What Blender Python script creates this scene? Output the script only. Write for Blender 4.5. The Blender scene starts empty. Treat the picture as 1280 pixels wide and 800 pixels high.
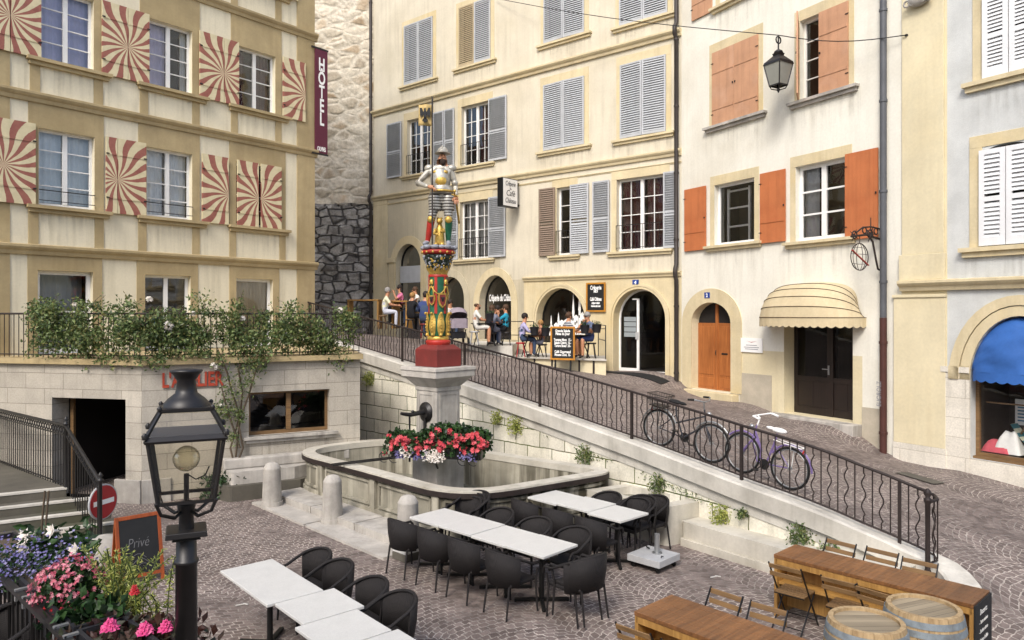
import bpy, bmesh, math, random
import numpy as np
from mathutils import Vector, Matrix, noise
R = math.radians; PI = math.pi
rnd = random.Random(7)
sc = bpy.context.scene
COL = sc.collection
F, HZ, CX, H = 920.0, 392.0, 640.0, 3.9          # the camera: focal length in photo pixels, eye level, eye height

def at(px, py, Y):                                # a photo pixel at a known distance
    return Vector(((px-CX)/F*Y, Y, H+(HZ-py)/F*Y))
def zat(py, Y): return H+(HZ-py)/F*Y
def ground(px, py, z=0.0):                        # a photo pixel on a level of known height
    Y = F*(H-z)/(py-HZ); return Vector(((px-CX)/F*Y, Y, z))

# ------------------------------------------------------------------ mesh builder
class MB:
    def __init__(s): s.v=[]; s.f=[]; s.m=[]; s.s=[]; s.uv=[]
    def add(s, vs, fs, mi=0, smooth=False, M=None):
        o = len(s.v)
        s.v += [tuple(M @ Vector(p)) for p in vs] if M is not None else [tuple(p) for p in vs]
        for f in fs: s.f.append(tuple(i+o for i in f)); s.m.append(mi); s.s.append(smooth)
        return s
    def box(s, x0,x1,y0,y1,z0,z1, mi=0, M=None):
        vs=[(x0,y0,z0),(x1,y0,z0),(x1,y1,z0),(x0,y1,z0),(x0,y0,z1),(x1,y0,z1),(x1,y1,z1),(x0,y1,z1)]
        return s.add(vs,[(0,3,2,1),(4,5,6,7),(0,1,5,4),(1,2,6,5),(2,3,7,6),(3,0,4,7)],mi,False,M)
    def cbox(s, c, d, mi=0, rz=0, rx=0, ry=0, M=None):
        m = Matrix.Translation(Vector(c)) @ Matrix.Rotation(rz,4,'Z') @ Matrix.Rotation(ry,4,'Y') @ Matrix.Rotation(rx,4,'X')
        if M is not None: m = M @ m
        a,b,c2 = d[0]/2,d[1]/2,d[2]/2
        return s.box(-a,a,-b,b,-c2,c2,mi,m)
    def prism(s, pts, z0, z1, mi=0, M=None, top=True, bottom=True, smooth=False):
        n=len(pts)
        vs=[(p[0],p[1],z0) for p in pts]+[(p[0],p[1],z1) for p in pts]
        fs=[(i,(i+1)%n,n+(i+1)%n,n+i) for i in range(n)]
        s.add(vs,fs,mi,smooth,M)
        if top: s.add([(p[0],p[1],z1) for p in pts],[tuple(range(n))],mi,False,M)
        if bottom: s.add([(p[0],p[1],z0) for p in pts],[tuple(range(n-1,-1,-1))],mi,False,M)
        return s
    def prismY(s, pts, y0, y1, mi=0, M=None):     # outline in x,z, thickness along y
        T = Matrix(((1,0,0,0),(0,0,1,0),(0,1,0,0),(0,0,0,1)))
        return s.prism(pts,y0,y1,mi,T if M is None else M @ T)
    def tube(s, pts, r, n=6, mi=0, closed=False, M=None, smooth=True):
        pts=[Vector(p) for p in pts]; k=len(pts)
        rs = r if isinstance(r,(list,tuple)) else [r]*k
        T=[]
        for i in range(k):
            a=pts[(i-1)%k] if (closed or i>0) else pts[i]; b=pts[(i+1)%k] if (closed or i<k-1) else pts[i]
            t=(b-a); T.append(t.normalized() if t.length>1e-9 else Vector((0,0,1)))
        u=T[0].orthogonal().normalized(); vs=[]
        for i in range(k):
            u=(u-T[i]*u.dot(T[i])); u = u.normalized() if u.length>1e-6 else T[i].orthogonal().normalized()
            w=T[i].cross(u)
            for j in range(n):
                a=2*PI*j/n; vs.append(pts[i]+(u*math.cos(a)+w*math.sin(a))*rs[i])
        fs=[]
        for i in range(k if closed else k-1):
            i2=(i+1)%k
            for j in range(n): fs.append((i*n+j,i*n+(j+1)%n,i2*n+(j+1)%n,i2*n+j))
        s.add(vs,fs,mi,smooth,M)
        if not closed:
            s.add(vs[:n],[tuple(range(n-1,-1,-1))],mi,False,M); s.add(vs[-n:],[tuple(range(n))],mi,False,M)
        return s
    def bar(s, a, b, w, h=None, mi=0, M=None):    # rectangular bar between two points
        a=Vector(a); b=Vector(b); h=h or w; d=b-a; L=d.length
        q=d.to_track_quat('Y','Z').to_matrix().to_4x4()
        m=Matrix.Translation((a+b)/2) @ q
        if M is not None: m=M@m
        return s.box(-w/2,w/2,-L/2,L/2,-h/2,h/2,mi,m)
    def lathe(s, prof, n=16, c=(0,0,0), mi=0, M=None, smooth=True, ph=0, cap=True, sx=1, sy=1):
        vs=[]; k=len(prof)
        for (r,z) in prof:
            for j in range(n):
                a=2*PI*j/n+ph; vs.append((c[0]+r*math.cos(a)*sx,c[1]+r*math.sin(a)*sy,c[2]+z))
        fs=[(i*n+j,i*n+(j+1)%n,(i+1)*n+(j+1)%n,(i+1)*n+j) for i in range(k-1) for j in range(n)]
        s.add(vs,fs,mi,smooth,M)
        if cap:
            s.add(vs[:n],[tuple(range(n-1,-1,-1))],mi,False,M); s.add(vs[-n:],[tuple(range(n))],mi,False,M)
        return s
    def ball(s, c, r, mi=0, n=10, k=6, sc3=(1,1,1), M=None):
        prof=[(max(1e-4,math.sin(PI*i/k)),-math.cos(PI*i/k)) for i in range(k+1)]
        m=Matrix.Translation(Vector(c)) @ Matrix.Diagonal((r*sc3[0],r*sc3[1],r*sc3[2],1))
        if M is not None: m=M@m
        return s.lathe(prof,n,(0,0,0),mi,m,True,0,False)
    def torus(s, c, Rr, r, mi=0, n=24, k=6, M=None, arc=2*PI, a0=0, axis='Z'):
        pts=[]; steps=n
        for i in range(steps if arc>=2*PI-1e-6 else steps+1):
            a=a0+arc*i/steps
            p=(math.cos(a)*Rr,math.sin(a)*Rr,0) if axis=='Z' else ((math.cos(a)*Rr,0,math.sin(a)*Rr) if axis=='Y' else (0,math.cos(a)*Rr,math.sin(a)*Rr))
            pts.append(Vector(c)+Vector(p))
        return s.tube(pts,r,k,mi,arc>=2*PI-1e-6,M)
    def build(s, name, mats, parent=None, loc=None, rot=None, bevel=0, sharp=True):
        me=bpy.data.meshes.new(name); me.from_pydata(s.v,[],s.f)
        mats = mats if isinstance(mats,(list,tuple)) else [mats]
        for m in mats: me.materials.append(m)
        if len(mats)>1: me.polygons.foreach_set('material_index',s.m)
        me.polygons.foreach_set('use_smooth',s.s)
        if s.uv:
            l=me.uv_layers.new(name='UVMap'); l.data.foreach_set('uv',[c for p in s.uv for c in p])
        me.update(); me.validate()
        o=bpy.data.objects.new(name,me); COL.objects.link(o)
        if parent is not None: o.parent=parent
        if loc is not None: o.location=loc
        if rot is not None: o.rotation_euler=rot
        if bevel:
            b=o.modifiers.new('Bevel','BEVEL'); b.width=bevel; b.segments=2; b.limit_method='ANGLE'; b.angle_limit=R(40)
        return o

def tag(o, label=None, cat=None, group=None, kind=None):
    if label: o['label']=label
    if cat: o['category']=cat
    if group: o['group']=group
    if kind: o['kind']=kind
    return o
def thing(name, label, cat, loc=(0,0,0), rz=0, group=None):
    o=bpy.data.objects.new(name,None); COL.objects.link(o); o.empty_display_size=.1
    o.location=loc; o.rotation_euler=(0,0,rz); return tag(o,label,cat,group)
def dup(root, loc, rz, label=None, group=None, scale=None):
    def cp(o,par):
        c=o.copy(); COL.objects.link(c)
        if par is not None: c.parent=par
        for ch in list(KIDS.get(o.name,())): cp(ch,c)
        return c
    KIDS={}
    for o in COL.objects:
        if o.parent is not None: KIDS.setdefault(o.parent.name,[]).append(o)
    r=cp(root,None); r.location=loc; r.rotation_euler=(0,0,rz)
    if scale: r.scale=scale
    if label: r['label']=label
    if group: r['group']=group
    return r
def text_mesh(body, size, mat, name='lettering', parent=None, M=None, ext=.004, align='CENTER', sx=1.0, shear=0, bold=0, spacing=1.0):
    cu=bpy.data.curves.new(name,'FONT'); cu.body=body; cu.size=size; cu.extrude=ext; cu.align_x=align; cu.shear=shear; cu.offset=bold
    cu.space_character=spacing; cu.resolution_u=3
    o=bpy.data.objects.new(name,cu); COL.objects.link(o)
    dg=bpy.context.evaluated_depsgraph_get()
    me=bpy.data.meshes.new_from_object(o.evaluated_get(dg)); 
    bpy.data.objects.remove(o); bpy.data.curves.remove(cu)
    me.transform(Matrix.Diagonal((sx,1,1,1)))
    me.transform(Matrix.Rotation(PI/2,4,'X'))
    if M is not None: me.transform(M)
    me.materials.clear(); me.materials.append(mat)
    o=bpy.data.objects.new(name,me); COL.objects.link(o)
    if parent is not None: o.parent=parent
    return o

# ------------------------------------------------------------------ materials
def lin(c):
    if isinstance(c,str):
        c=c.lstrip('#'); c=[int(c[i:i+2],16)/255 for i in (0,2,4)]
        return tuple(((x+.055)/1.055)**2.4 if x>.04045 else x/12.92 for x in c)
    return tuple(c)
class NT:
    def __init__(s, name):
        s.mat=bpy.data.materials.new(name); s.mat.use_nodes=True; s.t=s.mat.node_tree; s.N=s.t.nodes; s.L=s.t.links
        s.N.clear(); s.out=s.N.new('ShaderNodeOutputMaterial'); s.b=s.N.new('ShaderNodeBsdfPrincipled')
        s.L.new(s.b.outputs[0],s.out.inputs[0])
        s.tc=s.N.new('ShaderNodeTexCoord')
    def link(s,a,b): s.L.new(a,b)
    def val(s,x,inp):
        if isinstance(x,(int,float)): inp.default_value=x
        elif isinstance(x,(tuple,list)): inp.default_value=tuple(x)+((1,) if len(x)==3 and len(inp.default_value)==4 else ())
        else: s.L.new(x,inp)
    def math(s,op,a,b=0.0,c=None):
        n=s.N.new('ShaderNodeMath'); n.operation=op; s.val(a,n.inputs[0]); s.val(b,n.inputs[1])
        if c is not None: s.val(c,n.inputs[2])
        return n.outputs[0]
    def noise(s,scale,detail=4,vec=None,rough=.6,dist=0):
        n=s.N.new('ShaderNodeTexNoise'); n.inputs['Scale'].default_value=scale; n.inputs['Detail'].default_value=detail
        n.inputs['Roughness'].default_value=rough; n.inputs['Distortion'].default_value=dist
        s.L.new(vec if vec is not None else s.tc.outputs['Object'],n.inputs['Vector']); return n
    def mapv(s,scale=(1,1,1),vec=None,rot=(0,0,0),loc=(0,0,0)):
        m=s.N.new('ShaderNodeMapping'); m.inputs['Scale'].default_value=scale; m.inputs['Rotation'].default_value=rot; m.inputs['Location'].default_value=loc
        s.L.new(vec if vec is not None else s.tc.outputs['Object'],m.inputs['Vector']); return m.outputs[0]
    def ramp(s,fac,stops):
        r=s.N.new('ShaderNodeValToRGB'); s.L.new(fac,r.inputs[0]); e=r.color_ramp.elements
        while len(e)<len(stops): e.new(.5)
        for i,(p,c) in enumerate(stops):
            e[i].position=p; c=(c,c,c) if isinstance(c,(int,float)) else c; e[i].color=tuple(c)+(1,)
        return r.outputs[0]
    def mix(s,fac,a,b,blend='MIX'):
        m=s.N.new('ShaderNodeMix'); m.data_type='RGBA'; m.blend_type=blend
        s.val(fac,m.inputs[0]); s.val(a,m.inputs[6]); s.val(b,m.inputs[7]); return m.outputs[2]
    def sep(s,vec):
        n=s.N.new('ShaderNodeSeparateXYZ'); s.L.new(vec,n.inputs[0]); return n.outputs
    def comb(s,x,y,z):
        n=s.N.new('ShaderNodeCombineXYZ'); s.val(x,n.inputs[0]); s.val(y,n.inputs[1]); s.val(z,n.inputs[2]); return n.outputs[0]
    def bump(s,h,strength=.3,dist=.02,prev=None):
        n=s.N.new('ShaderNodeBump'); n.inputs['Strength'].default_value=strength; n.inputs['Distance'].default_value=dist
        s.L.new(h,n.inputs['Height'])
        if prev is not None: s.L.new(prev,n.inputs['Normal'])
        s.L.new(n.outputs[0],s.b.inputs['Normal']); return n.outputs[0]
    def col(s,x): s.val(x,s.b.inputs['Base Color'])
    def rough(s,x): s.val(x,s.b.inputs['Roughness'])
def scl(c,k): return tuple(min(1,x*k) for x in c)

def mk(name,c,rough=.75,var=.15,scale=2.0,bump=0,bscale=60,streak=0,metal=0,spec=.4,streakcol=None,fine=.06,tint=None,sth=(.48,.75)):
    n=NT(name); c=lin(c)
    a=n.noise(scale,5); col=n.ramp(a.outputs[0],[(.3,scl(c,1-var)),(.7,scl(c,1+var))])
    if tint is not None:
        t=n.noise(scale*.43,4,n.mapv((1,1,1),loc=(7,3,1))); col=n.mix(n.ramp(t.outputs[0],[(.5,0),(.72,.75)]),col,lin(tint))
    if fine:
        f=n.noise(scale*17,3); col=n.mix(1.0,col,n.ramp(f.outputs[0],[(.3,1-fine),(.7,1+fine*.4)]),'MULTIPLY')
    if streak:
        st=n.noise(1.0,5,n.mapv((5,5,.35))); f2=n.noise(.5,3)
        k=n.math('MULTIPLY',n.ramp(st.outputs[0],[(sth[0],0),(sth[1],1)]),n.ramp(f2.outputs[0],[(.35,.2),(.65,1)]))
        col=n.mix(n.math('MULTIPLY',k,streak),col,lin(streakcol) if streakcol else scl(c,.45))
    n.col(col); n.rough(rough); n.b.inputs['Metallic'].default_value=metal; n.b.inputs['Specular IOR Level'].default_value=spec
    if bump: n.bump(n.noise(bscale,4).outputs[0],bump,.01)
    return n.mat

def ashlar(name,c,bw,bh,mortar,rough=.85,uv=False,var=.25,msize=.008,bump=.4,dirt=.5,dirtcol=(.12,.11,.08),moss=None,squash=1.0,jit=.0):
    n=NT(name); c=lin(c)
    if uv: v=n.tc.outputs['UV']
    else:
        x=n.sep(n.tc.outputs['Object']); v=n.comb(x[0],x[2],0)
    if jit:
        dn=n.noise(2.5,3); off=n.N.new('ShaderNodeVectorMath'); off.operation='MULTIPLY_ADD'
        n.link(dn.outputs[1],off.inputs[0]); off.inputs[1].default_value=(jit,jit,0); n.link(v,off.inputs[2]); v=off.outputs[0]
    b=n.N.new('ShaderNodeTexBrick'); n.link(v,b.inputs['Vector'])
    b.inputs['Color1'].default_value=scl(c,1+var)+(1,); b.inputs['Color2'].default_value=scl(c,1-var)+(1,); b.inputs['Mortar'].default_value=lin(mortar)+(1,)
    b.inputs['Scale'].default_value=1; b.inputs['Mortar Size'].default_value=msize; b.inputs['Mortar Smooth'].default_value=.3
    b.inputs['Brick Width'].default_value=bw; b.inputs['Row Height'].default_value=bh; b.squash=squash; b.squash_frequency=2
    col=b.outputs[0]
    d=n.noise(1.3,6); col=n.mix(n.ramp(d.outputs[0],[(.45,0),(.75,dirt)]),col,dirtcol)
    s=n.noise(1.0,5,n.mapv((6,6,.4))); col=n.mix(n.ramp(s.outputs[0],[(.52,0),(.8,dirt*.8)]),col,dirtcol)
    f=n.noise(30,4); col=n.mix(1.0,col,n.ramp(f.outputs[0],[(.25,.8),(.7,1.06)]),'MULTIPLY')
    if moss:
        g=n.noise(2.1,5,n.mapv((1,1,1),loc=(3,9,2))); mm=n.math('MULTIPLY',b.outputs['Fac'],n.ramp(g.outputs[0],[(.36,0),(.5,1)]))
        col=n.mix(mm,col,lin(moss))
    n.col(col); n.rough(rough)
    h=n.mix(.35,n.math('SUBTRACT',1.0,b.outputs['Fac']),f.outputs[0])
    n.bump(h,bump,.02); return n.mat

def wood(name,c1,c2,axis=0,plank=.0,rough=.6,scale=1.0,gap=.01):
    n=NT(name); c1=lin(c1); c2=lin(c2)
    sc3=[14*scale]*3; sc3[axis]=.9*scale
    a=n.noise(1.0,6,n.mapv(tuple(sc3)),.65,1.2); col=n.ramp(a.outputs[0],[(.3,c2),(.68,c1)])
    b=n.noise(.9,3); col=n.mix(n.ramp(b.outputs[0],[(.4,0),(.75,.5)]),col,scl(c2,.7))
    if plank:
        x=n.sep(n.tc.outputs['Object']); k=[1,0,0][axis] if axis==0 else 0
        t=n.math('DIVIDE',x[k],plank); fr=n.math('FRACT',t); fl=n.math('FLOOR',t)
        w=n.N.new('ShaderNodeTexWhiteNoise'); w.noise_dimensions='1D'; n.link(fl,w.inputs['W'])
        col=n.mix(1.0,col,n.ramp(w.outputs[0],[(0,.75),(1,1.12)]),'MULTIPLY')
        g=n.math('GREATER_THAN',n.math('ABSOLUTE',n.math('SUBTRACT',fr,.5)),.5-gap/plank); col=n.mix(g,col,(.02,.014,.01))
    n.col(col); n.rough(rough); n.bump(a.outputs[0],.15,.01); return n.mat

def paving(name):
    n=NT(name); x=n.sep(n.tc.outputs['Object'])
    wob=n.noise(.35,2); wv=n.math('MULTIPLY',n.math('SUBTRACT',wob.outputs[0],.5),.5)
    W=1.5
    ux=n.math('ADD',n.math('MULTIPLY',x[0],.8),n.math('MULTIPLY',x[1],.6)); uy=n.math('SUBTRACT',n.math('MULTIPLY',x[1],.8),n.math('MULTIPLY',x[0],.6))
    xx=n.math('DIVIDE',n.math('ADD',ux,wv),W)
    u=n.math('MULTIPLY',n.math('SUBTRACT',n.math('FRACT',xx),.5),2.0)
    arc=n.math('MULTIPLY',n.math('SQRT',n.math('SUBTRACT',1.0,n.math('MULTIPLY',n.math('MULTIPLY',u,u),.62))),.60)
    v=n.math('SUBTRACT',n.math('ADD',uy,wv),arc)
    jn=n.noise(9,2); jx=n.math('MULTIPLY',n.math('SUBTRACT',jn.outputs[0],.5),.09)
    vec=n.comb(n.math('ADD',ux,jx),n.math('ADD',v,jx),0)
    b=n.N.new('ShaderNodeTexBrick'); n.link(vec,b.inputs['Vector'])
    b.inputs['Color1'].default_value=lin('#7d706a')+(1,); b.inputs['Color2'].default_value=lin('#5c504b')+(1,); b.inputs['Mortar'].default_value=lin('#b2a89e')+(1,)
    b.inputs['Scale'].default_value=1; b.inputs['Mortar Size'].default_value=.008; b.inputs['Mortar Smooth'].default_value=.4
    b.inputs['Brick Width'].default_value=.122; b.inputs['Row Height'].default_value=.102; b.inputs['Bias'].default_value=-.1
    col=b.outputs[0]
    # joints are pale only in places, filled with dark grit elsewhere
    g=n.noise(.55,4); dark=n.math('MULTIPLY',b.outputs['Fac'],n.ramp(g.outputs[0],[(.36,.8),(.54,.0)]))
    col=n.mix(dark,col,lin('#3f3937'))
    p=n.noise(.22,4,n.mapv((1,1,1),loc=(4,2,0))); col=n.mix(1.0,col,n.ramp(p.outputs[0],[(.3,.93),(.7,1.06)]),'MULTIPLY')
    q=n.noise(2.2,5); col=n.mix(1.0,col,n.ramp(q.outputs[0],[(.3,.8),(.7,1.12)]),'MULTIPLY')
    st=n.noise(8,1); col=n.mix(1.0,col,n.ramp(st.outputs[0],[(.3,.82),(.7,1.14)]),'MULTIPLY')
    f=n.noise(38,3); col=n.mix(1.0,col,n.ramp(f.outputs[0],[(.3,.82),(.7,1.1)]),'MULTIPLY')
    n.col(col); n.rough(n.ramp(q.outputs[0],[(.3,.62),(.7,.85)]))
    n.bump(n.mix(.3,n.math('SUBTRACT',1.0,b.outputs['Fac']),f.outputs[0]),.45,.02); return n.mat

def glass(name,tint=(1,1,1),refl=1.0,rough=.02):
    n=NT(name); n.N.remove(n.b)
    tr=n.N.new('ShaderNodeBsdfTransparent'); tr.inputs[0].default_value=tuple(tint)+(1,)
    gl=n.N.new('ShaderNodeBsdfGlossy'); gl.inputs['Roughness'].default_value=rough
    fr=n.N.new('ShaderNodeFresnel'); fr.inputs[0].default_value=1.5
    wv=n.noise(1.2,2); bp=n.N.new('ShaderNodeBump'); bp.inputs['Strength'].default_value=.06; bp.inputs['Distance'].default_value=.05
    n.link(wv.outputs[0],bp.inputs['Height']); n.link(bp.outputs[0],gl.inputs['Normal'])
    k=n.math('MINIMUM',n.math('MULTIPLY',n.math('ADD',fr.outputs[0],.03),refl),1.0)
    m=n.N.new('ShaderNodeMixShader'); n.link(k,m.inputs[0]); n.link(tr.outputs[0],m.inputs[1]); n.link(gl.outputs[0],m.inputs[2])
    n.link(m.outputs[0],n.out.inputs[0]); return n.mat

def sunburst(name):                                # half a sunburst, centre on the leaf's edge (local x = 0)
    n=NT(name); x=n.sep(n.tc.outputs['Object'])
    r=n.math('SQRT',n.math('ADD',n.math('MULTIPLY',x[0],x[0]),n.math('MULTIPLY',x[2],x[2])))
    a=n.math('ARCTAN2',x[2],x[0])
    wob=n.math('MULTIPLY',n.math('SINE',n.math('MULTIPLY',r,6.0)),.055)
    s=n.math('SINE',n.math('MULTIPLY',n.math('ADD',a,wob),16.0))
    wear=n.noise(14,4); 
    k=n.math('GREATER_THAN',n.math('ADD',s,n.math('MULTIPLY',n.math('SUBTRACT',wear.outputs[0],.5),.5)),.1)
    w2=n.noise(5,4); red=n.ramp(w2.outputs[0],[(.3,lin('#8a5046')),(.7,lin('#9e6656'))]); cr=n.ramp(w2.outputs[0],[(.3,lin('#c6ba94')),(.7,lin('#d8cca8'))])
    n.col(n.mix(k,cr,red)); n.rough(.7); return n.mat

def bands(name,cols,scale,axis=2,rough=.4,metal=0):
    n=NT(name); x=n.sep(n.tc.outputs['Object'])
    f=n.math('FRACT',n.math('MULTIPLY',x[axis],scale)); k=n.math('GREATER_THAN',f,.5)
    w=n.noise(20,3)
    n.col(n.mix(1.0,n.mix(k,lin(cols[0]),lin(cols[1])),n.ramp(w.outputs[0],[(.3,.75),(.7,1.05)]),'MULTIPLY')); n.rough(rough); n.b.inputs['Metallic'].default_value=metal; return n.mat

def wicker(name):
    n=NT(name); x=n.sep(n.tc.outputs['Object'])
    a=n.math('SINE',n.math('MULTIPLY',x[0],420.0)); b=n.math('SINE',n.math('MULTIPLY',x[2],420.0)); c=n.math('SINE',n.math('MULTIPLY',x[1],420.0))
    w=n.math('ABSOLUTE',n.math('ADD',n.math('MULTIPLY',a,b),c))
    n.col(n.ramp(w,[(0,(.006,.0055,.0055)),(.9,(.024,.021,.021))])); n.rough(.6); n.b.inputs['Specular IOR Level'].default_value=.25; n.bump(w,.5,.004); return n.mat

def leafmat(name,cols,rough=.5):
    n=NT(name); i=n.N.new('ShaderNodeNewGeometry')
    st=[(k/(max(1,len(cols)-1)),lin(c)) for k,c in enumerate(cols)]
    n.col(n.ramp(i.outputs['Random Per Island'],st)); n.rough(rough)
    n.b.inputs['Subsurface Weight'].default_value=0.0
    tr=n.N.new('ShaderNodeBsdfTranslucent'); n.link(n.b.inputs['Base Color'].links[0].from_socket,tr.inputs[0])
    m=n.N.new('ShaderNodeMixShader'); m.inputs[0].default_value=.25; n.link(n.b.outputs[0],m.inputs[1]); n.link(tr.outputs[0],m.inputs[2]); n.link(m.outputs[0],n.out.inputs[0])
    return n.mat

MT={}
MT['pave']=paving('paving stones')
MT['glass']=glass('window glass',refl=1.5); MT['shopglass']=glass('shop glass',refl=.55); MT['lampglass']=glass('dusty lamp glass',(.92,.9,.84),1.0,.08)
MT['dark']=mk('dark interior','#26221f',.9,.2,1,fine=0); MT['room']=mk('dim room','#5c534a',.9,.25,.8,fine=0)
MT['whitepaint']=mk('white window paint','#e9e8e4',.45,.05,6); MT['iron']=mk('black iron','#1d1b1b',.45,.25,8,spec=.5); MT['rust']=mk('brown black iron','#2a211e',.6,.3,9,.2,80)
MT['greyshut']=mk('grey louvre paint','#b4b7ba',.55,.08,3,streak=.25); MT['beigeshut']=mk('beige louvre paint','#b3a385',.55,.08,3); MT['brownshut']=mk('taupe louvre paint','#8b7a6b',.55,.08,3)
MT['whiteshut']=mk('white louvre paint','#dfe0e0',.5,.06,3,streak=.15)
MT['terra']=mk('faded terracotta paint','#bd9070',.7,.14,1.6,streak=.4,tint='#c9a48c'); MT['orange']=mk('orange red paint','#b96e42',.65,.12,1.6,streak=.35,tint='#a95c34')
MT['sun']=sunburst('sunburst shutter paint'); MT['shutedge']=mk('shutter edge','#cbbd92',.7)
MT['hotelstucco']=mk('hotel cream stucco','#ded5bb',.9,.06,1.1,.12,50,streak=.4,streakcol='#8d8261')
MT['hotelstone']=mk('ochre sandstone','#ae9c76',.85,.16,1.3,.25,40,streak=.45,streakcol='#85704a',tint='#9c8a64')
MT['creamstucco']=mk('cream stucco','#d0c8b4',.9,.09,.9,.2,50,streak=.5,streakcol='#9d9480',tint='#bfb69f')
MT['sandstone']=mk('yellow sandstone','#cdbf9c',.85,.12,1.3,.2,40,streak=.35,streakcol='#8e7a53',tint='#cdb887')
MT['whitestucco']=mk('white stucco','#e2dfd2',.9,.06,1.0,.2,60,streak=.32,streakcol='#aca48f',tint='#cdc7b6')
MT['bluestucco']=mk('blue grey roughcast','#c4c6c3',.95,.12,1.5,.6,45,streak=.2,streakcol='#8c8f92')
MT['yellowwash']=mk('yellow limewash','#d3c8a8',.9,.1,.9,.15,40,streak=.25,streakcol='#a8936a',tint='#d8c9a2')
MT['whitestone']=ashlar('white painted ashlar','#dcd6c8',1.4,.42,'#b4aa98',dirt=.25,var=.06,msize=.006)
MT['terrwall']=ashlar('pale limestone ashlar','#b4ada0',.95,.33,'#7d766a',dirt=.45,var=.1,msize=.006,dirtcol=(.14,.13,.11))
MT['retwall']=ashlar('white limestone blocks','#e8e3d2',.72,.36,'#5d5743',uv=True,dirt=.42,var=.12,msize=.012,moss='#4f5a22',dirtcol=(.17,.16,.10),jit=.05)
MT['coping']=mk('weathered limestone coping','#c3bfb5',.85,.16,1.6,.3,35,streak=.5,streakcol='#6b665c',tint='#8f8a80')
MT['basin']=mk('grey limestone basin','#aaa595',.85,.22,1.4,.3,35,streak=.95,streakcol='#3b3626',tint='#6f6a5d',sth=(.36,.56))
MT['basinrim']=mk('worn pale basin rim','#c0bbae',.75,.18,1.5,.3,35,streak=.45,streakcol='#6e685a',tint='#989181')
MT['basinin']=mk('yellowed basin inside','#c2ba9f',.85,.2,.9,.2,35,streak=.6,streakcol='#4c4529')
MT['stone']=mk('pale granite','#b1aca4',.85,.22,2.5,.35,50,streak=.6,streakcol='#5a564e',tint='#8e8a82',sth=(.44,.68))
MT['steps']=mk('dark old stone','#57534a',.9,.25,1.5,.35,40,tint='#4c4d3a')
MT['marble']=mk('pale stone table top','#c9c8c3',.35,.05,5,fine=.10)
MT['wicker']=wicker('black wicker'); MT['blackmetal']=mk('black metal','#141414',.4,.2,6)
MT['steel']=mk('brushed steel','#a5a7a8',.35,.1,6,metal=.7); MT['silver']=mk('light grey metal','#a9aaab',.5,.1,5)
MT['bartop']=wood('stained bar wood','#8d6038','#5a3a20',1,.0,.45); MT['barside']=wood('pale bar wood','#b58a4a','#8c6530',2,.0,.6)
MT['slat']=wood('chair slat wood','#8a6b45','#5c452b',0,.0,.55,2)
MT['cask']=wood('barrel oak','#bfa67e','#8c7350',2,.0,.7); MT['caskhead']=wood('barrel head','#a89a80','#857863',0,.085,.6,1.0,.002)
MT['hoop']=mk('galvanised hoop','#838c91',.7,.25,9,.3,60,metal=.3,tint='#5f5c57')
MT['chalk']=mk('chalkboard','#1c1d1e',.7,.2,3); MT['chalkink']=mk('white chalk','#d6d6d2',.9,.1,20); MT['whiteink']=mk('white lettering','#efefec',.7,.02,4)
MT['redwood']=wood('orange board frame','#a8521f','#7a3713',2,.0,.5); MT['yelwood']=wood('yellow board frame','#c98a2b','#a66e1e',2,.0,.5)

n=NT('rain stain'); g_=n.sep(n.tc.outputs['Generated']); st=n.noise(1.0,5,n.mapv((9,9,.5))); st2=n.noise(2.3,3)
k=n.math('MULTIPLY',n.ramp(st.outputs[0],[(.46,0),(.72,1)]),n.ramp(g_[2],[(0,0),(.9,1)])); k=n.math('MULTIPLY',k,n.ramp(st2.outputs[0],[(.35,.25),(.65,1)])); k=n.math('MULTIPLY',k,.36)
n.col(lin('#6d6452')); n.rough(.95); tr=n.N.new('ShaderNodeBsdfTransparent'); mx=n.N.new('ShaderNodeMixShader'); n.link(k,mx.inputs[0]); n.link(tr.outputs[0],mx.inputs[1]); n.link(n.b.outputs[0],mx.inputs[2]); n.link(mx.outputs[0],n.out.inputs[0]); MT['rainstain']=n.mat
MT['scrap']=mk('grubby paper','#bdbab4',.9,.1,9)
# ================================================================== the setting
def px_path(rows): return [at(px,HZ,Y).xy.to_tuple()+(zat(by,Y),) for px,Y,by in rows]
RAIL=px_path([(385,22.8,414),(450,20.5,436),(530,18.6,460),(611,16.9,487),(680,15.7,510),(750,14.6,535),(800,13.9,552),(848,13.2,570),(893,12.55,587),(940,11.95,605),(1003,11.3,627),(1045,11.0,644),(1080,10.8,660),(1110,10.65,672),(1135,10.5,684)])
def resample(path,step,closed=False):
    P=[Vector(p) for p in path]; out=[P[0]]; acc=0
    for a,b in zip(P,P[1:]):
        L=(b-a).length; d=step-acc
        while d<=L: out.append(a.lerp(b,d/L)); d+=step
        acc=L-(d-step)
    return out
def smooth(path,it=2):
    P=[Vector(p) for p in path]
    for _ in range(it):
        Q=[P[0]]
        for a,b in zip(P,P[1:]): Q+= [a.lerp(b,.25),a.lerp(b,.75)]
        Q.append(P[-1]); P=Q
    return P
RP=smooth(RAIL,2)
END=[Vector(p) for p in smooth([RP[-1].to_tuple(),(5.95,10.2,.50),(6.0,9.9,.42),(5.95,9.6,.34)],2)][1:]
WALLP=RP+END
STREET_PATH=WALLP+[Vector(p) for p in [(6.05,9.2,.20),(6.2,8.6,.08),(6.4,8.0,.0),(6.8,6.5,-.05),(7.3,4.5,-.06),(7.8,1,-.06)]]

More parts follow.
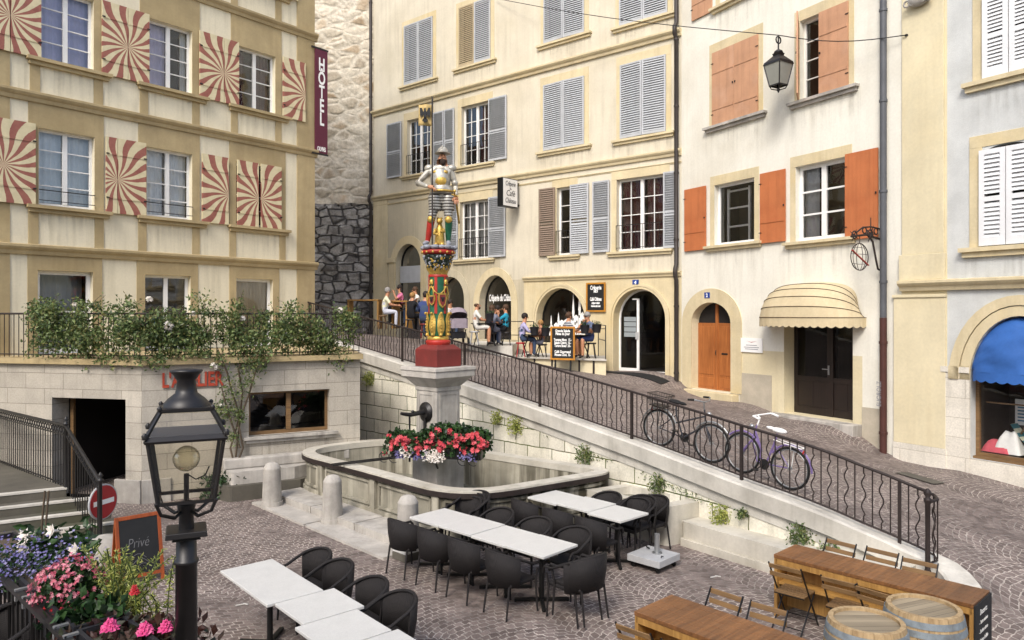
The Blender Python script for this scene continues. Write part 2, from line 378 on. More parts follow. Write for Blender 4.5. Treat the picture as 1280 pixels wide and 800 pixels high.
class Fac:
    def __init__(s,name,label,cat,x0,y0,d):
        d=Vector(d).normalized(); s.o=Vector((x0,y0)); s.d=d; s.n=Vector((-d.y,d.x))
        s.root=thing(name,label,cat,(x0,y0,0),math.atan2(d.y,d.x))
        s.M=Matrix.Translation((x0,y0,0)) @ Matrix.Rotation(math.atan2(d.y,d.x),4,'Z')
    def uz(s,px,py,off=0.0):
        a=(px-CX)/F; b=(HZ-py)/F; o=s.o-s.n*off
        u=(a*o.y-o.x)/(s.d.x-a*s.d.y); Y=o.y+u*s.d.y; return u,H+b*Y
    def U(s,px,off=0.0): return s.uz(px,HZ,off)[0]
    def op(s,xl,xr,yt,yb,arch=0,**k):
        u0,z1=s.uz(xl,yt); _,z0=s.uz(xl,yb); u1=s.U(xr)
        if arch: z1=s.uz((xl+xr)/2,yt)[1]
        return dict(u0=u0,u1=u1,z0=z0,z1=z1,arch=arch,depth=.22,**k)
    def world(s,u,y,z): return s.M @ Vector((u,y,z))

def arc_pts(o,n=14,inset=0.0):
    uc=(o['u0']+o['u1'])/2; a=(o['u1']-o['u0'])/2-inset; b=o['arch']-inset; zc=o['z1']-o['arch']
    return [(uc-a*math.cos(PI*i/n),zc+b*math.sin(PI*i/n)) for i in range(n+1)]
def opening_outline(o,inset=0.0):
    if o['arch']: return [(o['u0']+inset,o['z0']+inset)]+arc_pts(o,14,inset)+[(o['u1']-inset,o['z0']+inset)]
    return [(o['u0']+inset,o['z0']+inset),(o['u0']+inset,o['z1']-inset),(o['u1']-inset,o['z1']-inset),(o['u1']-inset,o['z0']+inset)]
def wall(fac,u0,u1,z0,z1,ops,mats,matf=None,name='wall',extra_u=(),extra_z=(),volume=7.0):
    m=MB(); rd=lambda x:round(x,4)
    us=sorted({rd(x) for x in [u0,u1,*extra_u]+[o[k] for o in ops for k in('u0','u1')] if u0-1e-4<=x<=u1+1e-4})
    zs=sorted({rd(x) for x in [z0,z1,*extra_z]+[o[k] for o in ops for k in('z0','z1')] if z0-1e-4<=x<=z1+1e-4})
    for i in range(len(us)-1):
        for j in range(len(zs)-1):
            cu=(us[i]+us[i+1])/2; cz=(zs[j]+zs[j+1])/2
            if any(o['u0']<cu<o['u1'] and o['z0']<cz<o['z1'] for o in ops): continue
            m.add([(us[i],0,zs[j]),(us[i+1],0,zs[j]),(us[i+1],0,zs[j+1]),(us[i],0,zs[j+1])],[(0,1,2,3)],matf(cu,cz) if matf else 0)
    for o in ops:
        mi=matf((o['u0']+o['u1'])/2,o['z1']-.01) if matf else 0
        if o.get('rmat') is not None: mi=o['rmat']
        P=opening_outline(o); d=o['depth']
        if o['arch']:
            A=arc_pts(o); h=len(A)//2
            for c,seq in (((o['u0'],o['z1']),A[:h+1]),((o['u1'],o['z1']),A[h:])):
                for a,b in zip(seq,seq[1:]): m.add([(c[0],0,c[1]),(a[0],0,a[1]),(b[0],0,b[1])],[(0,1,2)],mi)
        for k in range(len(P)):
            a=P[k]; b=P[(k+1)%len(P)]
            m.add([(a[0],0,a[1]),(b[0],0,b[1]),(b[0],d,b[1]),(a[0],d,a[1])],[(0,1,2,3)],mi)
    if volume:
        V=volume
        m.add([(u0,0,z0),(u0,V,z0),(u0,V,z1),(u0,0,z1)],[(0,1,2,3)],0); m.add([(u1,0,z0),(u1,V,z0),(u1,V,z1),(u1,0,z1)],[(3,2,1,0)],0)
        m.add([(u0,V,z0),(u1,V,z0),(u1,V,z1),(u0,V,z1)],[(3,2,1,0)],0); m.add([(u0,0,z1),(u1,0,z1),(u1,V,z1),(u0,V,z1)],[(0,1,2,3)],0)
    return m.build(name,mats,fac.root)
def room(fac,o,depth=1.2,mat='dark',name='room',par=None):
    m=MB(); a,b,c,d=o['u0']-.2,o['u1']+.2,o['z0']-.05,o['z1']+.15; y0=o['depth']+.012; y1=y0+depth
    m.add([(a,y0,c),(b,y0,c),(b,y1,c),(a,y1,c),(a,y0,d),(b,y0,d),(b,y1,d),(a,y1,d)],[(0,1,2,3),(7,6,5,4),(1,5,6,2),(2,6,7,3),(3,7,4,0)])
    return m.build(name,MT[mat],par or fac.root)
def window(fac,o,rows=3,cols=1,leaves=2,frame='whitepaint',fw=.06,bw=.024,curtain=None,roommat='dark',pane='glass',rail=False,name='window',mw=.10,cdepth=.12,half=None,rd=1.0,wires=False):
    y1=o['depth']; y0=y1-.06; u0,u1,z0,z1=o['u0'],o['u1'],o['z0'],o['z1']; m=MB()
    m.box(u0,u0+fw,y0,y1,z0,z1); m.box(u1-fw,u1,y0,y1,z0,z1); m.box(u0+fw,u1-fw,y0,y1,z0,z0+fw*1.3); m.box(u0+fw,u1-fw,y0,y1,z1-fw,z1)
    inner=(u1-u0-2*fw-mw*(leaves-1))/leaves
    for k in range(leaves):
        a=u0+fw+k*(inner+mw)
        if k: m.box(a-mw,a,y0-.012,y1,z0+fw*1.3,z1-fw)
        for c in range(1,cols): m.box(a+inner*c/cols-bw/2,a+inner*c/cols+bw/2,y0+.015,y1-.005,z0+fw*1.3,z1-fw)
        for r_ in range(1,rows):
            z=z0+fw*1.3+(z1-z0-fw*2.3)*r_/rows; m.box(a,a+inner,y0+.012,y1-.008,z-bw/2,z+bw/2)
    w=m.build(name,MT[frame],fac.root)
    p=MB(); p.add([(u0+fw*.5,y1-.022,z0+fw*.5),(u1-fw*.5,y1-.022,z0+fw*.5),(u1-fw*.5,y1-.022,z1-fw*.5),(u0+fw*.5,y1-.022,z1-fw*.5)],[(0,1,2,3)]); p.build('pane',MT[pane],w)
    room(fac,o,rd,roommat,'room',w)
    if curtain:
        for (ca,cb,cm) in curtain:
            c=MB(); n=int(28*(cb-ca))+4; A=u0+(u1-u0)*ca; B=u0+(u1-u0)*cb
            vs=[]
            for i in range(n+1):
                x=A+(B-A)*i/n; yy=y1+cdepth+.035*math.sin(i*1.9)+.012*math.sin(i*.8+u0)
                vs+=[(x,yy,z0+.02),(x,yy,z1)]
            c.add(vs,[(2*i,2*i+2,2*i+3,2*i+1) for i in range(n)],0,True); c.build('curtain',MT[cm],w)
    if rail:
        g=MB(); zr=z0+(z1-z0)*rail
        g.bar((u0,-.05,zr),(u1,-.05,zr),.02); g.bar((u0,-.05,z0+.12),(u1,-.05,z0+.12),.016)
        k=max(6,int((u1-u0)/.12)) if not wires else 0
        for i in range(k+1 if k else 0):
            x=u0+(u1-u0)*i/k; g.bar((x,-.05,z0+.06),(x,-.05,zr),.012)
        g.build('guard_rail',MT['iron'],w)
    return w
def louvre(fac,uL,uR,z0,z1,mat='greyshut',y=-.02,th=.04,slats=28,tilt=35,name='shutter',midrail=True,yaw=0,hinge='L',fw=.055):
    w=uR-uL; h=z1-z0; m=MB()
    m.box(0,fw,-th,0,0,h); m.box(w-fw,w,-th,0,0,h); m.box(fw,w-fw,-th,0,0,fw*1.6); m.box(fw,w-fw,-th,0,h-fw,h)
    if midrail: m.box(fw,w-fw,-th,0,h*.46,h*.46+fw)
    if tilt>60: m.box(fw,w-fw,-.008,-.002,fw*1.6,h-fw)
    zz0=fw*1.6; n=slats; st=(h-fw*2.6)/n
    for i in range(n):
        z=zz0+st*(i+.5)
        if midrail and abs(z-h*.46-fw/2)<fw/2+st*.4: continue
        m.cbox((w/2,-th*.5,z),(w-2*fw,.012,st*1.15),0,rx=R(-tilt))
    o=m.build(name,MT[mat],fac.root)
    if hinge=='R':
        for v in o.data.vertices: v.co.x-=w
    o.location=(uL if hinge=='L' else uR,y,z0); o.rotation_euler=(0,0,yaw); return o
def boards(fac,uL,uR,z0,z1,mat,y=-.02,n=4,name='shutter',battens=(.22,.72),yaw=0,hinge='L',th=.035):
    w=uR-uL; h=z1-z0; m=MB(); g=.004
    for i in range(n): m.box(w*i/n+(g if i else 0),w*(i+1)/n,-th,0,0,h)
    m.box(.002,w-.002,-th+.006,-.002,.002,h-.002)
    for b in battens: m.box(.02,w-.02,-th-.014,-th+.001,h*b-.035,h*b+.035) if n<8 else None
    o=m.build(name,MT[mat],fac.root)
    if hinge=='R':
        for v in o.data.vertices: v.co.x-=w
    o.location=(uL if hinge=='L' else uR,y,z0); o.rotation_euler=(0,0,yaw)
    for zz in (.15,.85):
        i=MB(); i.cbox((.02 if hinge=='L' else -.02,-th-.01,h*zz),(.09,.012,.02)); i.build('hinge',MT['iron'],o)
    i=MB(); i.cbox((w-.04 if hinge=='L' else -w+.04,-th-.01,h*.5),(.03,.03,.05)); i.build('catch',MT['iron'],o); return o
def sunleaf(fac,uL,uR,z0,z1,side,y=-.03,yaw=0):   # side: which edge carries the burst's centre
    w=uR-uL; h=z1-z0; m=MB(); th=.04; zc=h*.45
    x0,x1=(0,w) if side=='L' else (-w,0)
    m.box(x0,x1,-th,0,-zc,h-zc,0)
    o=m.build('shutter',[MT['sun']],fac.root); o.location=(uL if side=='L' else uR,y,z0+zc); o.rotation_euler=(0,0,yaw)
    for k in (.2,.78): b=MB(); b.box(x0+.02,x1-.02,-th-.013,-th+.002,h*k-zc-.02,h*k-zc+.02); b.build('batten',MT['sun'],o)
    i=MB(); hx=x1-.03 if side=='L' else x0+.03
    for k in (.2,.78): i=MB(); i.cbox((hx,-th-.02,h*k-zc),(.07,.02,.03)); i.build('hinge',MT['iron'],o)
    return o
def sill(fac,u0,u1,z,mat,name='sill',proud=.10,h=.11,stain=.9):
    m=MB(); m.prismY([(u0-.02,z-h*.45),(u1+.02,z-h*.45),(u1+.02,z),(u0-.02,z)],-proud,.06); m.prismY([(u0+.03,z-h),(u1-.03,z-h),(u1-.03,z-h*.45-.001),(u0+.03,z-h*.45-.001)],-proud*.55,.0)
    o_=m.build(name,MT[mat],fac.root,bevel=.008)
    if stain:
        d=MB(); zt_=z-h-.002; zb_=zt_-stain; d.add([(u0-.05,-.006,zb_),(u1+.05,-.006,zb_),(u1+.05,-.006,zt_),(u0-.05,-.006,zt_)],[(0,1,2,3)]); d.build('rain_stain',MT['rainstain'],fac.root)
    return o_
def surround(fac,o,w,mat,top=None,proud=.018,sides=True,name='window_surround'):
    top=top or w; m=MB(); u0,u1,z0,z1=o['u0'],o['u1'],o['z0'],o['z1']
    m.box(u0-w,u0-.001,-proud,.02,z0,z1); m.box(u1+.001,u1+w,-proud,.02,z0,z1); m.box(u0-w,u1+w,-proud,.02,z1+.001,z1+top)
    return m.build(name,MT[mat],fac.root,bevel=.004)
def arch_surround(fac,o,w,mat,proud=.03,name='arch_surround',z0=None,rings=((0,1),)):
    m=MB(); z0=o['z0'] if z0 is None else z0
    uc=(o['u0']+o['u1'])/2; a=(o['u1']-o['u0'])/2; b=o['arch']; zc=o['z1']-b
    for (r0,r1) in rings:
        pr=proud*(1+.5*(r0>0)); n=20; vs=[]
        L=[(-a,z0)]+[(-a*math.cos(PI*i/n),zc+b*math.sin(PI*i/n)) for i in range(n+1)]+[(a,z0)]
        def off(k,t):
            x,z=L[k]
            if k==0: return (-a-w*t,z0)
            if k==len(L)-1: return (a+w*t,z0)
            i=k-1; return (-(a+w*t)*math.cos(PI*i/n),zc+(b+w*t)*math.sin(PI*i/n))
        for k in range(len(L)):
            p=off(k,r0+.001); q=off(k,r1); vs+=[(uc+p[0],-pr,p[1]),(uc+q[0],-pr,q[1]),(uc+q[0],.02,q[1]),(uc+p[0],.02,p[1])]
        fs=[]
        for k in range(len(L)-1):
            i=4*k; j=i+4
            fs+=[(i,j,j+1,i+1),(i+1,j+1,j+2,i+2),(i,i+3,j+3,j)]
        m.add(vs,fs)
    return m.build(name,MT[mat],fac.root)
def string(fac,u0,u1,z,mat,h=.2,proud=.12,name='string_course'):
    m=MB(); pr=[(0,-h/2),(proud*.4,-h/2),(proud*.55,-h*.15),(proud*.8,0),(proud,h*.2),(proud,h*.42),(proud*.6,h/2),(0,h/2)]
    vs=[(u,-p+ (0.02 if p==0 else 0),z+q) for u in (u0,u1) for p,q in pr]; n=len(pr)
    m.add(vs,[(i,i+1,n+i+1,n+i) for i in range(n-1)]+[tuple(range(n)),tuple(range(2*n-1,n-1,-1))]); return m.build(name,MT[mat],fac.root)

MT['sheer']=mk('sheer white curtain','#ecefef',.9,.1,3); MT['lilac']=mk('lilac sky reflection','#d3cce4',.9,.08,3); MT['maroon']=mk('maroon curtain','#4a1a22',.9,.15,3); MT['greycurtain']=mk('grey curtain','#b5b6b6',.9,.1,3)  # the lilac one is sky reflection put into a colour
# ------------------------------------------------------------------ hotel
hf=Fac('hotel_building','half timbered style cream hotel with sunburst shutters above the balcony','building',-6.2,23.0,(.627,.779))
UH=lambda px:hf.U(px)
def zof(px,py): return hf.uz(px,py)[1]
hops=[]
fl=[(zof(181,343),2.95),(zof(183,183),zof(183,270)),(zof(185,22),zof(185,105.6)),(zof(185,22)+3.62,zof(185,105.6)+3.62)]
wx=[[(47,116),(181,238),(295,341)],[(48,118),(183,240),(295,349)],[(50,117),(185,240),(297,344)],[(50,117),(185,240),(297,344)]]
HW={}
for fi in range(4):
    for wi in range(3):
        o=dict(u0=UH(wx[fi][wi][0]),u1=UH(wx[fi][wi][1]),z0=fl[fi][1],z1=fl[fi][0],arch=0,depth=.2); hops.append(o); HW[fi,wi]=o
uL=-15.0
wall(hf,uL,0,0,20,hops,[MT['hotelstucco']])
room_ops=[]
window(hf,HW[0,0],2,1,1,curtain=[(0,1,'greycurtain')],fw=.09,cdepth=.5); window(hf,HW[0,1],1,1,2,fw=.07); window(hf,HW[0,2],1,1,1,fw=.08,curtain=[(0,1,'beigeshut')],cdepth=.05)
window(hf,HW[1,0],4,1,2,curtain=[(0.02,.47,'sheer'),(.53,.98,'sheer')],rail=.2,wires=True); window(hf,HW[1,1],4,1,2,curtain=[(.03,.45,'sheer'),(.55,.97,'sheer')],rail=.2,wires=True); window(hf,HW[1,2],4,1,2)
window(hf,HW[2,0],4,1,2,curtain=[(0,1,'lilac')]); window(hf,HW[2,1],4,1,2,curtain=[(0,.5,'lilac'),(.85,1,'sheer')]); window(hf,HW[2,2],4,1,2,curtain=[(.6,.95,'maroon'),(0,.3,'maroon')])  # lilac sheets behind these panes imitate reflected sky
for wi in range(3): window(hf,HW[3,wi],4,1,2)
zs1,zs2=8.9,5.38; zs3=zs1+3.62
for z in (zs2,zs1,zs3): string(hf,uL,.1,z,'hotelstone',.24,.14)
jw=.21; m=MB(); P=.02
# stone strips: jambs of every window run from string to string, lintels above the windows
lev=[(2.9,zs2-.12),(zs2+.12,zs1-.12),(zs1+.12,zs3-.12),(zs3+.12,20)]
for fi in range(4):
    a,b=lev[fi]
    for wi in range(3):
        o=HW[fi,wi]
        m.box(o['u0']-jw,o['u0']-.001,-P,.02,a,b); m.box(o['u1']+.001,o['u1']+jw,-P,.02,a,b)
        if o['z1']<b: m.box(o['u0'],o['u1'],-P,.02,o['z1']+.001,b)
    m.box(-.62,.02,-P-.015,.02,a,b); m.box(UH(12)-.8,UH(12),-P,.02,a,b)
m.build('stone_strip',MT['hotelstone'],hf.root)
hz=[None]+[fl[k][1]-.0 for k in (1,2)]
for fi,(ext) in ((1,1),(2,1)):
    for wi,(a,b) in enumerate([(33,137),(171,258),(285,360)]): sill(hf,UH(a),UH(b),fl[fi][1]-.005,'hotelstone',proud=.16,h=.17)
    z0,z1=fl[fi][1]+.0,fl[fi][0]+.06
    L=lambda a,b,side,yaw=0: sunleaf(hf,UH(a),UH(b),z0-.02,z1,side,-.045,yaw)
    if fi==1: L(-30,3,'R'); L(3,43,'L'); L(131,145,'R'); L(145.6,181,'L'); L(251,284,'R'); L(295,321.5,'R'); L(324.5,350,'L')
    else: L(-30,11,'R'); L(12,50,'L'); L(126,158,'R'); L(158.6,185,'L'); L(248,278,'R'); L(278.5,297,'L'); L(352,380,'R')
for wi in range(3):
    z0,z1=fl[3][1],fl[3][0]
    sill(hf,HW[3,wi]['u0']-.5,HW[3,wi]['u1']+.5,z0,'hotelstone',proud=.16,h=.17)
    sunleaf(hf,HW[3,wi]['u1']+.02,HW[3,wi]['u1']+.75,z0,z1,'R',-.045)
# ------------------------------------------------------------------ terrace building (workshop below the balcony)
TC=Vector((-7.6,15.1)); tR=Vector((.88,.474)).normalized(); tL=Vector((-.976,.217)).normalized(); TE=TC+tR*4.58
TZ=2.95
tf=Fac('workshop_building','low pale ashlar shop with dark doorway and long window under the balcony','building',TC.x,TC.y,tR)
tf2=Fac('x','x','x',*(TC+tL*9.5),-tL); bpy.data.objects.remove(tf2.root)
tf2.root=bpy.data.objects.new('left_wing',None)
win=tf.op(311,412,491,546); win['depth']=.25
wall(tf,0,4.58,-.1,TZ-.1,[win],[MT['terrwall']],name='front_wall',volume=0)
bpy.data.objects.remove(tf2.root); tf2.root=None
door=tf2.op(65,157,497,600); door['z0']=.0; door['z1']=tf2.uz(110,498)[1]; door['depth']=.45
def tw(o): o.parent=tf.root; o.matrix_local=tf.M.inverted() @ tf2.M; return o
tw(wall(type('q',(),{'root':None}),0,9.5,-.1,TZ-.1,[door],[MT['terrwall']],name='side_wall',volume=0))
m=MB(); m.box(door['u0']+.08,door['u0']+.16,.40,.46,0,door['z1']); 
tw(m.build('door_frame',MT['slat'],None)); 
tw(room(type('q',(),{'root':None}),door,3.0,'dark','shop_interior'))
wf=window(tf,win,1,1,2,'slat',fw=.06,mw=.10,rd=1.5)
sill(tf,win['u0']-.1,win['u1']+.15,win['z0'],'stone',proud=.12,h=.14)
# plinth blocks, coping slab
m=MB(); m.box(.0,.55,-.05,.02,-.05,.48); m.build('plinth',MT['stone'],tf.root,bevel=.01)
tw((lambda m:m.box(9.5-.62,9.5,-.05,.02,-.05,.48).build('plinth',MT['stone'],None,bevel=.01))(MB()))
# terrace slab: front edge follows the two walls and runs back to the hotel
sl=[TC+tL*6.0-Vector((0,.10)),TC+Vector((.0,-.12)),TE+Vector((.10,-.10)),Vector((-4.55,20.6)),Vector((-5.6,22.6)),Vector((-6.35,23.2)),Vector((-12.6,15.6))]
inv=tf.M.inverted(); m=MB(); m.prism([(inv@Vector((p.x,p.y,0))).xy.to_tuple() for p in sl],TZ-.11,TZ); m.build('coping',MT['hotelstone'],tf.root,bevel=.02)
m=MB(); m.add([tuple(inv@Vector((TE.x,TE.y,-.1))),tuple(inv@Vector((-4.6,20.7,-.1))),tuple(inv@Vector((-4.6,20.7,TZ-.16))),tuple(inv@Vector((TE.x,TE.y,TZ-.16)))],[(0,1,2,3)]); m.build('end_wall',MT['terrwall'],tf.root)
MT['redletter']=mk('brick red lettering','#a3402c',.8,.15,9)
o=text_mesh("L'ATELIER",.42,MT['redletter'],'lettering',tf.root,Matrix.Translation((tf.U(202),-.03,zat(484,15.3))),.012,'LEFT',.66,bold=.012)
# ------------------------------------------------------------------ castle wall
MT['oldplaster']=None
n=NT('old plastered rubble'); x_=n.sep(n.tc.outputs['Object']); dn=n.noise(1.3,4); ds=n.sep(dn.outputs[1])
vv=n.comb(n.math('ADD',n.math('DIVIDE',x_[0],.75),n.math('MULTIPLY',ds[0],.5)),n.math('ADD',n.math('DIVIDE',x_[2],.42),n.math('MULTIPLY',ds[1],.5)),0)
vo=n.N.new('ShaderNodeTexVoronoi'); vo.feature='DISTANCE_TO_EDGE'; vo.inputs['Scale'].default_value=1.0; n.link(vv,vo.inputs['Vector'])
v2=n.N.new('ShaderNodeTexVoronoi'); v2.inputs['Scale'].default_value=1.0; n.link(vv,v2.inputs['Vector'])
edge=n.ramp(vo.outputs[0],[(.03,0),(.2,1)]); b=n.noise(7,6); big=n.noise(.55,4)
bare=n.ramp(big.outputs[0],[(.32,0),(.5,1)])
stone=n.mix(n.sep(v2.outputs['Color'])[0],lin('#9c8f7a'),lin('#d6ccb8')); stone=n.mix(n.math('MULTIPLY',n.ramp(n.sep(v2.outputs['Color'])[1],[(.7,0),(.85,1)]),.7),stone,lin('#a98a62'))
wallc=n.mix(edge,lin('#cdc4b2'),stone); plas=n.ramp(b.outputs[0],[(.3,lin('#bfb6a4')),(.7,lin('#dcd5c6'))])
col=n.mix(n.math('MULTIPLY',bare,.8),plas,wallc); col=n.mix(1.0,col,n.ramp(b.outputs[0],[(.3,.8),(.65,1.08)]),'MULTIPLY')
n.col(col); n.rough(.95); n.bump(n.mix(.5,n.mix(bare,(.6,.6,.6),edge),b.outputs[0]),.9,.08); MT['oldplaster']=n.mat
n=NT('dark castle rubble'); x_=n.sep(n.tc.outputs['Object']); dn=n.noise(1.6,4); ds=n.sep(dn.outputs[1]); row=n.math('DIVIDE',n.math('ADD',x_[2],n.math('MULTIPLY',ds[1],.14)),.42); fl0=n.math('FLOOR',row)
wv=n.N.new('ShaderNodeTexWhiteNoise'); wv.noise_dimensions='1D'; n.link(fl0,wv.inputs['W']); vv=n.comb(n.math('ADD',n.math('DIVIDE',x_[0],.60),n.math('MULTIPLY',wv.outputs[0],7.0)),n.math('MULTIPLY',row,1.0),0)
vo=n.N.new('ShaderNodeTexVoronoi'); vo.feature='DISTANCE_TO_EDGE'; vo.inputs['Scale'].default_value=1.0; vo.inputs['Randomness'].default_value=.55; n.link(vv,vo.inputs['Vector'])
v2=n.N.new('ShaderNodeTexVoronoi'); v2.inputs['Scale'].default_value=1.0; v2.inputs['Randomness'].default_value=.55; n.link(vv,v2.inputs['Vector'])
edge=n.ramp(vo.outputs[0],[(.01,0),(.12,1)]); a=n.noise(3,6); b=n.noise(14,5); stone=n.mix(n.sep(v2.outputs['Color'])[0],lin('#77736e'),lin('#b3afa8')); stone=n.mix(n.ramp(a.outputs[0],[(.42,0),(.62,.45)]),stone,lin('#45413e')); hi=n.noise(2.2,5,n.mapv((1,1,1.5),loc=(3,1,8))); stone=n.mix(n.ramp(hi.outputs[0],[(.52,0),(.68,.8)]),stone,lin('#cbc7bf'))
n.col(n.mix(1.0,n.mix(edge,lin('#3b3835'),stone),n.ramp(b.outputs[0],[(.3,.7),(.7,1.1)]),'MULTIPLY')); n.rough(.95); n.bump(n.mix(.35,edge,b.outputs[0]),1.0,.08); MT['rubble']=n.mat
cf=Fac('castle_wall','tall rough medieval stone wall between the hotel and the cream building','wall',-13.5,33.6,(1,-.05))
def rough_sheet(u0,u1,z0,z1,du,dz,amp,sc_,mat,name):
    nu=int((u1-u0)/du); nz=int((z1-z0)/dz); vs=[]
    for i in range(nu+1):
        for j in range(nz+1):
            u=u0+(u1-u0)*i/nu; z=z0+(z1-z0)*j/nz
            p=Vector((u*sc_,z*sc_*1.7,1.3)); d=noise.fractal(p,1.0,2.0,4)*amp; c=noise.cell(Vector((u*1.1+.3*noise.noise(p),z*1.7,0)))
            vs.append((u,-.1-d-.07*c*amp/.12,z))
    m=MB(); m.add(vs,[(i*(nz+1)+j,(i+1)*(nz+1)+j,(i+1)*(nz+1)+j+1,i*(nz+1)+j+1) for i in range(nu) for j in range(nz)],0,True)
    return m.build(name,mat,cf.root)
zmid=zat(253,33)
rough_sheet(0,9,1,zmid,.11,.11,.09,1.6,MT['rubble'],'lower_stonework'); rough_sheet(0,9,zmid-.05,21,.12,.12,.06,1.6,MT['oldplaster'],'upper_plaster')
m=MB(); m.box(0,9,.25,3,1,21); m.build('core',MT['rubble'],cf.root)
# ------------------------------------------------------------------ cream building
kf=Fac('cream_building','long cream building with grey louvred shutters above the cafe arches','building',-6.17,32.8,(.767,-.641))
U=kf.U; KL=U(852)
O={}
O['TA']=kf.op(506.6,541,34,108); O['TB']=kf.op(575,613,11,86); O['TC']=kf.op(681.5,730,-25,56); O['TD']=kf.op(776,834,-55,34)
O['MA']=kf.op(509,538,151,220); O['MB']=kf.op(577,611,134,209); O['MC']=kf.op(681,730,108,190); O['MD']=kf.op(777,832,83,175)
O['FB']=kf.op(575,611,253,325); O['FC']=kf.op(696,714,234,320); O['FD']=kf.op(771,830,225,315); O['FA']=kf.op(541,557,258,331)
for k in ('FC','FD'): O[k]['z1']=O['FD']['z1']; O[k]['z0']=O['FD']['z0']
A1=kf.op(495,526,305,424,.85); A2=kf.op(546,580.5,346,420,.9); A3=kf.op(599,639.5,344,424,1.15); A4=kf.op(670.5,731.5,360,428,1.15); A5=kf.op(767,832,361,465,1.0)
A1['depth']=.35
for a in (A2,A3,A4,A5): a['depth']=.4
O['FC']['u1']=U(716)
zst=5.17; ust=U(655)
kops=[O[k] for k in ('TA','TB','TC','TD','MA','MB','MC','MD','FB','FC','FD')]+[A1,A2,A3,A4,A5]
MT['greystucco']=mk('weathered grey stucco','#bfb59c',.9,.08,.7,.15,50,streak=.5,streakcol='#857d69',tint='#a9a08a')
def kmat(u,z):
    if z<zst: return 1 if u>ust else 2
    return 2 if (z<8.9 and u<U(625)) else 0  # lower left of the front gets the greyer stucco
wall(kf,0,KL,0,20,kops,[MT['creamstucco'],MT['sandstone'],MT['greystucco']],kmat,extra_u=(ust,U(625)),extra_z=(zst,8.9))
string(kf,ust,KL,zst,'sandstone',.16,.12); string(kf,0,KL,9.0,'sandstone',.22,.14); string(kf,0,KL,8.68,'sandstone',.06,.04); string(kf,0,KL,12.77,'sandstone',.24,.18)
for k in ('TA','TB','TC','TD','MA','MB','MC','MD','FB','FC','FD'):
    o=O[k]; closed=k in('TA','TB','TC','TD','MC','MD')
    surround(kf,o,.2,'sandstone',.32 if k[0]!='T' else .24); sill(kf,o['u0']-.32,o['u1']+.32,o['z0']-.0,'sandstone',proud=.14,h=.16)
    if closed:
        mid=(o['u0']+o['u1'])/2
        for s_,(a,b) in enumerate(((o['u0']-.03,mid-.006),(mid+.006,o['u1']+.03))):
            louvre(kf,a,b,o['z0']+.03,o['z1']+.02,'beigeshut' if k=='TB' and s_==0 else 'greyshut',y=-.03,slats=30,midrail=False,hinge='L' if s_==0 else 'R',yaw=R(-3 if s_==0 else 3)*(k in('TC','MC','MD')))
        room(kf,o,.3)
cw={'MA':[(.55,1,'maroon')],'MB':[(.5,1,'maroon')],'FB':[(0.05,.95,'greycurtain')],'FC':None,'FD':[(.03,.40,'maroon'),(.56,.95,'maroon')]}
for k in ('MA','MB','FB','FC','FD'): window(kf,O[k],4,2 if k!='FC' else 1,2 if k!='FC' else 1,curtain=cw[k],rail=.36,mw=.12,fw=.07)
for (a,b,k,mt) in [(485,503,'MA','greyshut'),(543,556,'MA','greyshut'),(557,569,'MB','greyshut'),(612,634.5,'MB','greyshut'),(612,633,'FB','greyshut'),(561,573.5,'FB','greyshut'),(675,695,'FC','brownshut'),(714,737,'FC','greyshut'),(742,763,'FD','greyshut'),(830.5,850,'FD','greyshut')]:
    o=O[k]; louvre(kf,U(a),U(b),o['z0']+.02,o['z1']+.03,mt,y=-.05,slats=30,tilt=70 if mt=='greyshut' and k!='FC' else 35)
# arches of the ground floor
for a,w in ((A1,.35),(A2,.3),(A3,.3)): arch_surround(kf,a,w,'sandstone' if a is not A2 else 'greystucco',.025)
for a in (A4,A5): arch_surround(kf,a,.16,'sandstone',.03,rings=((0,.45),(.5,1)))
m=MB(); m.box(A1['u0']-.42,A1['u0']-.05,-.06,.02,A1['z0']-.3,A1['z1']-.75); m.box(A1['u0']-.5,A1['u0']+.0,-.12,.02,A1['z1']-.75,A1['z1']-.55); m.box(A1['u0']-1.5,A1['u0']-.55,-.03,.02,A1['z0']-.3,9.0-.12)
m.build('arch_pier',MT['sandstone'],kf.root,bevel=.01)
def arch_glass(a,name,frame,bars=(),mat='shopglass',y=.3,rd=2.0,roommat='room'):
    y=a['depth']-.06; P=opening_outline(a,.0); Q=opening_outline(a,.06); m=MB(); k=len(P); vs=[]
    for p,q in zip(P,Q): vs+=[(p[0],y,p[1]),(q[0],y,q[1]),(q[0],y+.05,q[1])]
    m.add(vs,[f for i in range(k) for f in ((3*i,3*((i+1)%k),3*((i+1)%k)+1,3*i+1),(3*i+1,3*((i+1)%k)+1,3*((i+1)%k)+2,3*i+2))])
    for b in bars: m.box(*b)
    w=m.build(name,MT[frame],kf.root); g=MB(); R_=opening_outline(a,.03); g.add([(p[0],y+.03,p[1]) for p in R_],[tuple(range(len(R_)))]); g.build('pane',MT[mat],w)
    room(kf,a,rd,roommat,'shop_interior',w); return w
y_=.29
zb0=kf.uz(510,353)[1]; zb1=kf.uz(510,332)[1]
w=arch_glass(A1,'shop_window','blackmetal'); m=MB(); m.box(A1['u0']+.03,A1['u1']-.03,.2,.30,zb0,zb1); m.build('fascia_panel',MT['greyshut'],w)
arch_glass(A2,'shop_door','blackmetal',rd=3,roommat='dark')
w=arch_glass(A3,'shop_window','blackmetal',rd=3)
text_mesh('Crêperie du Château',.36,MT['whiteink'],'lettering',w,Matrix.Translation(((A3['u0']+A3['u1'])/2+.02,A3['depth']-.08,kf.uz(620,376)[1])),.004,'CENTER',.40,shear=.12,bold=.008)
